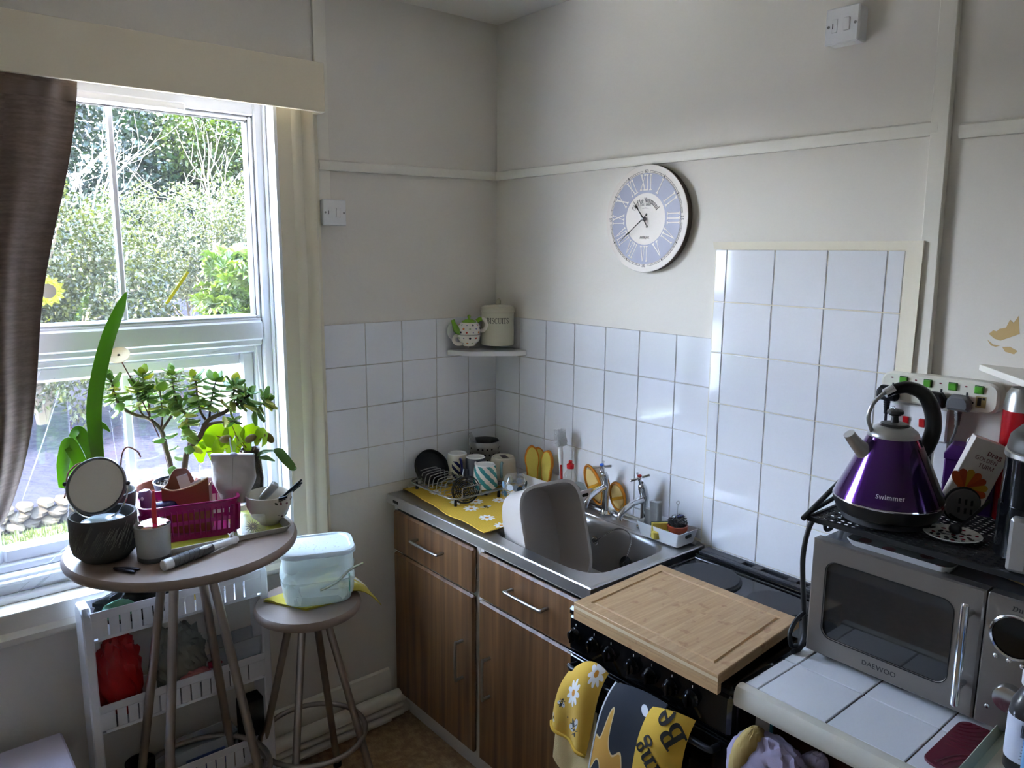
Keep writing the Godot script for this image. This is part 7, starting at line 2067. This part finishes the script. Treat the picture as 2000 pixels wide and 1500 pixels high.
func plug(label: String, z: float, y: float, m: Material, cable: Array) -> void:
	var t := thing("mains_plug", label, "plug", V(-0.0465, y, z), RW)
	var o := P2([-0.022, -0.016, 0.022, -0.016, 0.026, -0.006, 0.024, 0.008, 0.015, 0.02, -0.015, 0.02, -0.024, 0.008, -0.026, -0.006])
	part(t, "body", MB.new().prism(o, 0, 0.026, 0.006), m)
	var col := MB.new()
	for k in 6: col.tube([V(0, -0.014 - 0.0055 * k, 0.013), V(0, -0.018 - 0.0055 * k, 0.013)], 0.0085 - 0.0006 * k, 10)
	col.tube([V(0, -0.012, 0.013), V(0, -0.05, 0.013)], 0.0055, 10)
	part(t, "strain_relief", col, m)
	var pts := [V(0, -0.047, 0.013)]
	for p in cable: pts.append(Basis(V(0, 1, 0), PI / 2) * (p - t.position))
	part(t, "cable", MB.new().tube(curve(pts, 7), 0.0034, 8), m)

func sockets() -> void:
	var strip_m := mat(rgb(226, 222, 206), 0.35)
	# double wall socket below
	var s := thing("double_socket", "white double wall socket with red rocker switches, behind the kettle", "socket", V(-0.0235, 1.437, 1.668), RW)
	part(s, "back_box", MB.new().bb(-0.071, 0.071, -0.041, 0.041, 0, 0.006, 0.002), M.white)
	part(s, "face_plate", MB.new().bb(-0.073, 0.073, -0.043, 0.036, 0.006, 0.014, 0.003), M.white)
	for k in 2:
		var r := MB.new()
		r.xf = Transform3D(Basis(V(1, 0, 0), 0.14), V([-0.02, 0.018][k], -0.004, 0.014))
		part(s, "rocker_switch", r.bb(-0.007, 0.007, -0.0105, 0.0105, -0.002, 0.005, 0.0015), mat(rgb(186, 20, 30), 0.3), "red rocker switch")
	single("cable_trunking", MB.new().bb(-0.022, 0, 0, 0.13, -0.014, 0.014, 0.002), M.white, "short white cable trunking running down the wall from the double socket", "trunking", V(-0.001, 1.262, 1.727))
	# four-way extension
	var t := thing("extension_socket", "cream four-way extension socket with green switches fixed to the wall", "socket", V(0, 1.513, 1.714), RW)
	part(t, "housing", MB.new().prism(rrect(0.262, 0.072, 0.024, 6), 0.001, 0.045, 0.005), strip_m)
	for k in 4:
		var x := -0.077 + 0.0555 * k
		var sw := MB.new()
		sw.xf = Transform3D(Basis(V(1, 0, 0), 0.12), V(x, 0.0185, 0.045))
		var o := part(t, "switch_frame", MB.new().bb(x - 0.01, x + 0.01, 0.009, 0.028, 0.0445, 0.0462, 0.001), mat(rgb(40, 90, 40), 0.4))
		part(o, "green_switch", sw.bb(-0.0085, 0.0085, -0.008, 0.008, -0.001, 0.0065, 0.0015), mat(rgb(92, 168, 58), 0.3))
		part(t, "neon", MB.new().bb(x - 0.030, x - 0.025, 0.0205, 0.0235, 0.0445, 0.0458, 0.0005), mat(rgb(120, 30, 36), 0.3))
		for e in [[0, 0.004, 0.0022, 0.005], [-0.011, -0.013, 0.004, 0.0022], [0.011, -0.013, 0.004, 0.0022]]:
			var cx: float = x - 0.024 + e[0]
			part(t, "pin_slot", MB.new().bb(cx - e[2], cx + e[2], e[1] - e[3], e[1] + e[3], 0.0446, 0.0454), M.black_matt)
	part(t, "rating_label", MB.new().bb(0.085, 0.106, -0.022, 0.004, 0.0446, 0.0454), mat(rgb(176, 158, 104), 0.5))
	part(t, "label_print", MB.new().bb(0.088, 0.096, -0.018, 0.001, 0.0453, 0.0457).bb(0.098, 0.104, -0.004, 0.001, 0.0453, 0.0457), mat(rgb(48, 42, 32), 0.5))
	plug("black plug in the first way of the extension, behind the kettle handle", 1.608, 1.496, M.black, [V(-0.06, 1.40, 1.61), V(-0.07, 1.33, 1.62), V(-0.1, 1.29, 1.65)])
	plug("black plug in the third way of the extension, right of the kettle grip", 1.716, 1.496, M.black, [V(-0.07, 1.41, 1.722), V(-0.16, 1.345, 1.762), V(-0.215, 1.29, 1.82), V(-0.24, 1.277, 1.875)])
	plug("grey plug in the last way of the extension, nearest its rating label", 1.77, 1.496, mat(rgb(98, 98, 98), 0.5), [V(-0.06, 1.43, 1.768), V(-0.05, 1.40, 1.758), V(-0.045, 1.35, 1.752), V(-0.05, 1.30, 1.75)])

func appliances() -> void:
	var Y := 1.2695
	# small plate with leaves
	var pl := thing("patterned_plate", "white side plate patterned with dark leaves and red berries, on the rack", "plate", V(-0.322, Y, 1.876))
	part(pl, "plate", MB.new().lathe([Vector2(0, 0), Vector2(0.034, 0), Vector2(0.052, 0.008), Vector2(0.0535, 0.0095), Vector2(0.052, 0.0105), Vector2(0.034, 0.004), Vector2(0, 0.0035)], 52), M.white_gloss)
	for k in 26:
		var a := k * 2.4
		var r := 0.046 * sqrt((k + 0.5) / 26.0)
		var b := MB.new()
		b.ball(Vector3.ZERO, V(0.0095, 0.0005, 0.0042) if k % 3 else V(0.005, 0.0007, 0.005), 8, 4)
		var o := part(pl, "leaf_print" if k % 3 else "berry_print", b, mat([rgb(140, 30, 44), rgb(40, 44, 48), rgb(58, 66, 52)][k % 3], 0.2))
		o.position = V(cos(a) * r, 0.0042 + maxf(0, r - 0.034) * 0.36, sin(a) * r)
		o.rotation = Vector3(0, a * 1.7, 0)
	single("tea_strainer", MB.new().ball(V(0, 0.012, 0), V(0.012, 0.011, 0.012), 14, 10).tube([V(0.006, 0.014, 0), V(0.03, 0.04, 0.004), V(0.058, 0.075, 0.008)], 0.0032, 8), M.black, "black ball-ended measuring spoon resting on the patterned plate", "spoon", V(-0.315, Y + 0.005, 1.878), CF)
	# purple tin behind
	var tn := thing("purple_tin", "purple tin caddy with hinged lid on the rack behind the kettle cable", "tin", V(-0.11, Y, 1.826), RW + 0.25)
	var pm := mat(rgb(66, 22, 92), 0.3, 0.2)
	part(tn, "body", MB.new().bb(-0.05, 0.05, 0, 0.118, -0.035, 0.035, 0.003), pm)
	part(tn, "lid", MB.new().loft([ring(rrect(0.104, 0.074, 0.004, 2), 0.118), ring(rrect(0.104, 0.074, 0.004, 2), 0.13), ring(rrect(0.08, 0.05, 0.004, 2), 0.148)], true), pm)
	part(tn, "lid_handle", MB.new().tube(curve([V(-0.012, 0.146, 0.0), V(-0.01, 0.162, 0), V(0.012, 0.168, 0), V(0.03, 0.158, 0), V(0.034, 0.146, 0)], 5), 0.0016, 6), M.steel)
	# tea box leaning
	var bx := thing("tea_box", "white tea box printed with orange flowers, leaning over by the black fryer", "box", V(-0.185, Y + 0.035, 1.842), RW + 0.55)
	bx.rotation.z = -0.33
	var bxw := 0.075
	part(bx, "carton", MB.new().bb(-bxw / 2, bxw / 2, 0, 0.145, -0.03, 0.0, 0.001), mat(rgb(226, 216, 206), 0.5))
	var tx := MB.new()
	for e in [["Drag", 0.013, 0.119, true, 0.012], ["GOLDEN", 0.0115, 0.104, false, 0.002], ["TURM", 0.0115, 0.09, false, 0.008]]:
		tx.text(e[0], e[1], 0.0004, func(q): return V(q.x + e[4], e[2] + q.y, 0.0003 + q.z), "Droid Sans", e[3])
	part(bx, "lettering", tx.mesh(30), mat(rgb(120, 60, 60), 0.6))
	for k in 9:
		var b := MB.new()
		b.ball(V(0, 0.021, 0), V(0.0115, 0.023, 0.0006), 10, 6)
		var o := part(bx, "printed_petal", b, mat([rgb(214, 96, 34), rgb(206, 156, 40), rgb(196, 84, 30)][k % 3], 0.5))
		o.position = V(-0.010, 0.032, 0.0004)
		o.rotation.z = -1.6 + k * 0.42 + (2.0 if k > 6 else 0.0)
	# grey slotted disc in front of the tin
	var gd := thing("slotted_disc", "dark grey slotted disc standing on the rack below the leaning tea box", "disc", V(-0.2, Y + 0.036, 1.845), CF)
	var db := MB.new()
	db.prism(ell(0.038, 0.035, 32), -0.006, 0.006, 0.002)
	part(gd, "disc", db, mat(rgb(126, 122, 120), 0.5))
	part(gd, "edge_ring", MB.new().tube(range(32).map(func(i): return V(cos(TAU * i / 32) * 0.038, sin(TAU * i / 32) * 0.036, 0)), 0.0035, 6, true), M.black)
	for k in 6: part(gd, "slot", MB.new().bb(-0.0025, 0.0025, -0.006, 0.006, 0.0055, 0.0064), M.black_matt).position = V([-0.008, 0.006, 0.019][k % 3], [-0.01, 0.01][k / 3] - 0.003 * (k % 3), 0)
	# air fryer
	var af := thing("air_fryer", "black air fryer with silver band and handle, at the right end of the rack", "air fryer", V(-0.282, Y, 2.055), RW + 0.12)
	var sec := []
	for e in [[0.098, 0.0], [0.105, 0.006], [0.108, 0.05], [0.108, 0.13], [0.106, 0.195]]: sec.append(ring(ell(e[0], e[0], 64, 3.0), e[1]))
	part(af, "body", MB.new().loft(sec, true), M.black_gloss)
	sec = []
	for e in [[0.1062, 0.195], [0.109, 0.198], [0.1085, 0.206], [0.105, 0.2085]]: sec.append(ring(ell(e[0], e[0], 64, 3.0), e[1]))
	part(af, "silver_band", MB.new().loft(sec, false), M.steel)
	sec = []
	for e in [[0.105, 0.207], [0.106, 0.212], [0.103, 0.232], [0.094, 0.242], [0.07, 0.247]]: sec.append(ring(ell(e[0], e[0], 64, 3.0), e[1]))
	part(af, "top_cover", MB.new().loft(sec, true), mat(rgb(62, 60, 52), 0.5))
	var fd := part(af, "basket_front", MB.new().sheet(func(u, v):
		var a: float = lerpf(PI * 0.86, PI * 0.14, u)
		var p := sup(0.1095, 0.1095, 3.0, a)
		return V(p.x, lerpf(0.008, 0.108, v), p.y), 24, 6, 0.003), M.black_gloss)
	part(fd, "pull_handle", MB.new().prism(rrect(0.034, 0.1, 0.007, 4), 0.125, 0.15, 0.006).bb(-0.012, 0.012, 0.02, 0.04, 0.1, 0.128).bb(-0.012, 0.012, -0.04, -0.02, 0.1, 0.128), mat(rgb(176, 174, 172), 0.34, 0.7), "silver pull handle").position = V(-0.05, 0.055, 0)
	part(af, "knob", MB.new().lathe([Vector2(0.02, 0), Vector2(0.019, 0.012), Vector2(0, 0.013)], 24), M.black).transform = Transform3D(Basis(V(1, 0, 0), PI / 2), V(-0.005, 0.158, 0.107))
	part(af, "lettering", MB.new().text("DAEWOO", 0.016, 0.0005, func(q): return V(-0.005 + q.x, 0.12 + q.y * 0.8, 0.1082 + q.z), "Droid Sans", true), mat(rgb(120, 124, 140), 0.4))
	# red flask and shelf above
	var fl := thing("red_flask", "red vacuum flask with a steel top, behind the air fryer", "flask", V(-0.105, Y, 1.912))
	part(fl, "body", MB.new().lathe([Vector2(0, 0), Vector2(0.036, 0), Vector2(0.038, 0.004), Vector2(0.038, 0.245)], 40), mat(rgb(176, 14, 26), 0.15, 0.2))
	part(fl, "cup", MB.new().lathe([Vector2(0.0385, 0.24), Vector2(0.0375, 0.25), Vector2(0.034, 0.275), Vector2(0.026, 0.288), Vector2(0, 0.291)], 40), M.steel)
	var sb := MB.new()
	sb.xf = Transform3D(Basis(V(1, 0, 0), V(0, 0, -1), V(0, 1, 0)), Vector3.ZERO)
	var so := P2([-0.001, -1.79, -0.012, -1.787, -0.2, -1.94, -0.26, -2.05, -0.26, -2.5, -0.001, -2.5])
	if Geometry2D.is_polygon_clockwise(so): so.reverse()
	single("wall_shelf", sb.prism(so, 0, 0.014, 0.001), M.paint, "cream slanting wall shelf end above the red flask at the right edge", "shelf", V(0, 1.571, 0))
	# dry sticks on the microwave
	var ds := thing("wooden_skewers", "loose bundle of wooden skewers lying on the microwave's right end", "skewers", V(-0.32, 1.2125, 2.02), 0.5)
	for k in 9: part(ds, "skewer", MB.new().tube([V(-0.06 + 0.006 * k, 0.003 + 0.002 * (k % 3), 0.05 - 0.006 * k), V(0.05 - 0.003 * k, 0.004 + 0.003 * (k % 2), -0.06 + 0.012 * k)], 0.0017, 6), mat(rgb(176, 136, 84), 0.7))

func bottles() -> void:
	# maroon mat with raised arcs
	var m := thing("silicone_mat", "maroon silicone mat with curved ridges on the tiled worktop", "mat", V(-0.492, 0.9352, 2.02))
	var mm := mat(rgb(96, 22, 40), 0.5)
	var b := MB.new()
	b.xf = Transform3D(Basis(V(1, 0, 0), V(0, 0, -1), V(0, 1, 0)), Vector3.ZERO)
	part(m, "sheet", b.prism(rrect(0.19, 0.13, 0.022, 5), 0, 0.005, 0.0015), mm)
	for k in 9:
		for e in [[V(-0.095, 0.0052, 0.065), 0.0, -PI / 2], [V(0.095, 0.0052, -0.065), PI / 2, PI]]:
			var r := 0.022 + 0.0125 * k
			if r > 0.115: continue
			var pts := arc(e[0], V(r, 0, 0), V(0, 0, r), e[1], e[2], 16).filter(func(p): return absf(p.x) < 0.088 and absf(p.z) < 0.06)
			if pts.size() > 3: part(m, "ridge", MB.new().tube(pts, 0.0022, 6), mm)
	# green and white tray with bottles
	var t := thing("bottle_tray", "pale green edged tray at the lower right corner holding bottles", "tray", V(-0.50, 0.9405, 2.135), 0.02)
	var rs := []
	for e in [[0.93, 0.0], [1.0, 0.02], [0.985, 0.021], [0.92, 0.003]]: rs.append(ring(rrect(0.3 * e[0], 0.235 * e[0], 0.012, 3), e[1]))
	part(t, "tray", MB.new().loft(rs, true), mat(rgb(176, 186, 164), 0.35))
	part(t, "print", MB.new().bb(-0.125, 0.125, 0.003, 0.0038, -0.095, 0.095), mat(rgb(206, 200, 178), 0.4))
	var sb := thing("sauce_bottle", "small dark sauce bottle with a ribbed white cap and barcode label", "bottle", V(-0.487, 0.945, 2.085))
	part(sb, "bottle", MB.new().lathe([Vector2(0, 0), Vector2(0.028, 0), Vector2(0.0305, 0.004), Vector2(0.0305, 0.11), Vector2(0.027, 0.13), Vector2(0.017, 0.15), Vector2(0.0135, 0.158), Vector2(0.0135, 0.166), Vector2(0, 0.166)], 40), mat(rgb(24, 14, 12), 0.06, 0, {"clearcoat_enabled": true, "clearcoat": 1.0}))
	part(sb, "label", MB.new().lathe([Vector2(0.0308, 0.025), Vector2(0.0312, 0.026), Vector2(0.0312, 0.104), Vector2(0.0308, 0.105)], 40), mat(rgb(206, 208, 220), 0.5))
	var bc := MB.new()
	for k in 14:
		var a0 := PI * 0.82 + k * 0.045
		var w := 0.0006 + 0.0004 * (k * 7 % 3)
		bc.tube([V(cos(a0) * 0.0312, 0.075, sin(a0) * 0.0312), V(cos(a0) * 0.0312, 0.098, sin(a0) * 0.0312)], w * 0.5, 4)
	for k in 6: bc.tube(arc(V(0, 0.035 + 0.006 * k, 0), V(0.0311, 0, 0), V(0, 0, 0.0311), PI * 0.82, PI * 1.0 - 0.02 * k, 6), 0.0005, 4)
	part(sb, "label_print", bc, mat(rgb(44, 42, 50), 0.6))
	var cap := MB.new().lathe([Vector2(0.0165, 0.16), Vector2(0.0165, 0.184), Vector2(0.015, 0.186), Vector2(0, 0.186)], 32)
	for k in 24: cap.tube([V(cos(TAU * k / 24), 0, sin(TAU * k / 24)) * 0.0166 + V(0, 0.161, 0), V(cos(TAU * k / 24), 0, sin(TAU * k / 24)) * 0.0166 + V(0, 0.183, 0)], 0.0008, 4)
	part(sb, "cap", cap, M.white)
	var wb := thing("squash_bottle", "large clear drink bottle with a blue label at the bottom right corner", "bottle", V(-0.572, 0.945, 2.145))
	part(wb, "bottle", MB.new().lathe([Vector2(0, 0), Vector2(0.034, 0), Vector2(0.04, 0.006), Vector2(0.041, 0.12), Vector2(0.0395, 0.128), Vector2(0.041, 0.136), Vector2(0.036, 0.165), Vector2(0.02, 0.195), Vector2(0.014, 0.205), Vector2(0.014, 0.225), Vector2(0, 0.225)], 44), mat(Color(0.86, 0.9, 0.95, 0.22), 0.08, 0, {"transparency": BaseMaterial3D.TRANSPARENCY_ALPHA}))
	part(wb, "drink", MB.new().lathe([Vector2(0, 0.003), Vector2(0.038, 0.006), Vector2(0.0388, 0.118), Vector2(0, 0.118)], 36), mat(rgb(40, 22, 34), 0.15))
	part(wb, "label", MB.new().lathe([Vector2(0.0412, 0.03), Vector2(0.0416, 0.031), Vector2(0.0416, 0.116), Vector2(0.0412, 0.117)], 44), mat(rgb(122, 170, 212), 0.35))
	part(wb, "label_band", MB.new().lathe([Vector2(0.0417, 0.104), Vector2(0.042, 0.105), Vector2(0.042, 0.117), Vector2(0.0417, 0.118)], 44), mat(rgb(28, 120, 200), 0.35))
	var lp := MB.new()
	lp.sheet(func(u, v):
		var a: float = lerpf(PI * 1.18, PI * 0.72, u)
		return V(cos(a) * 0.042, lerpf(0.034, 0.1, v), sin(a) * 0.042), 14, 4, 0.0003)
	part(wb, "label_panel", lp, mat(rgb(206, 206, 204), 0.5))
	part(wb, "cap", MB.new().lathe([Vector2(0.016, 0.212), Vector2(0.016, 0.232), Vector2(0, 0.233)], 24), mat(rgb(60, 90, 160), 0.4))
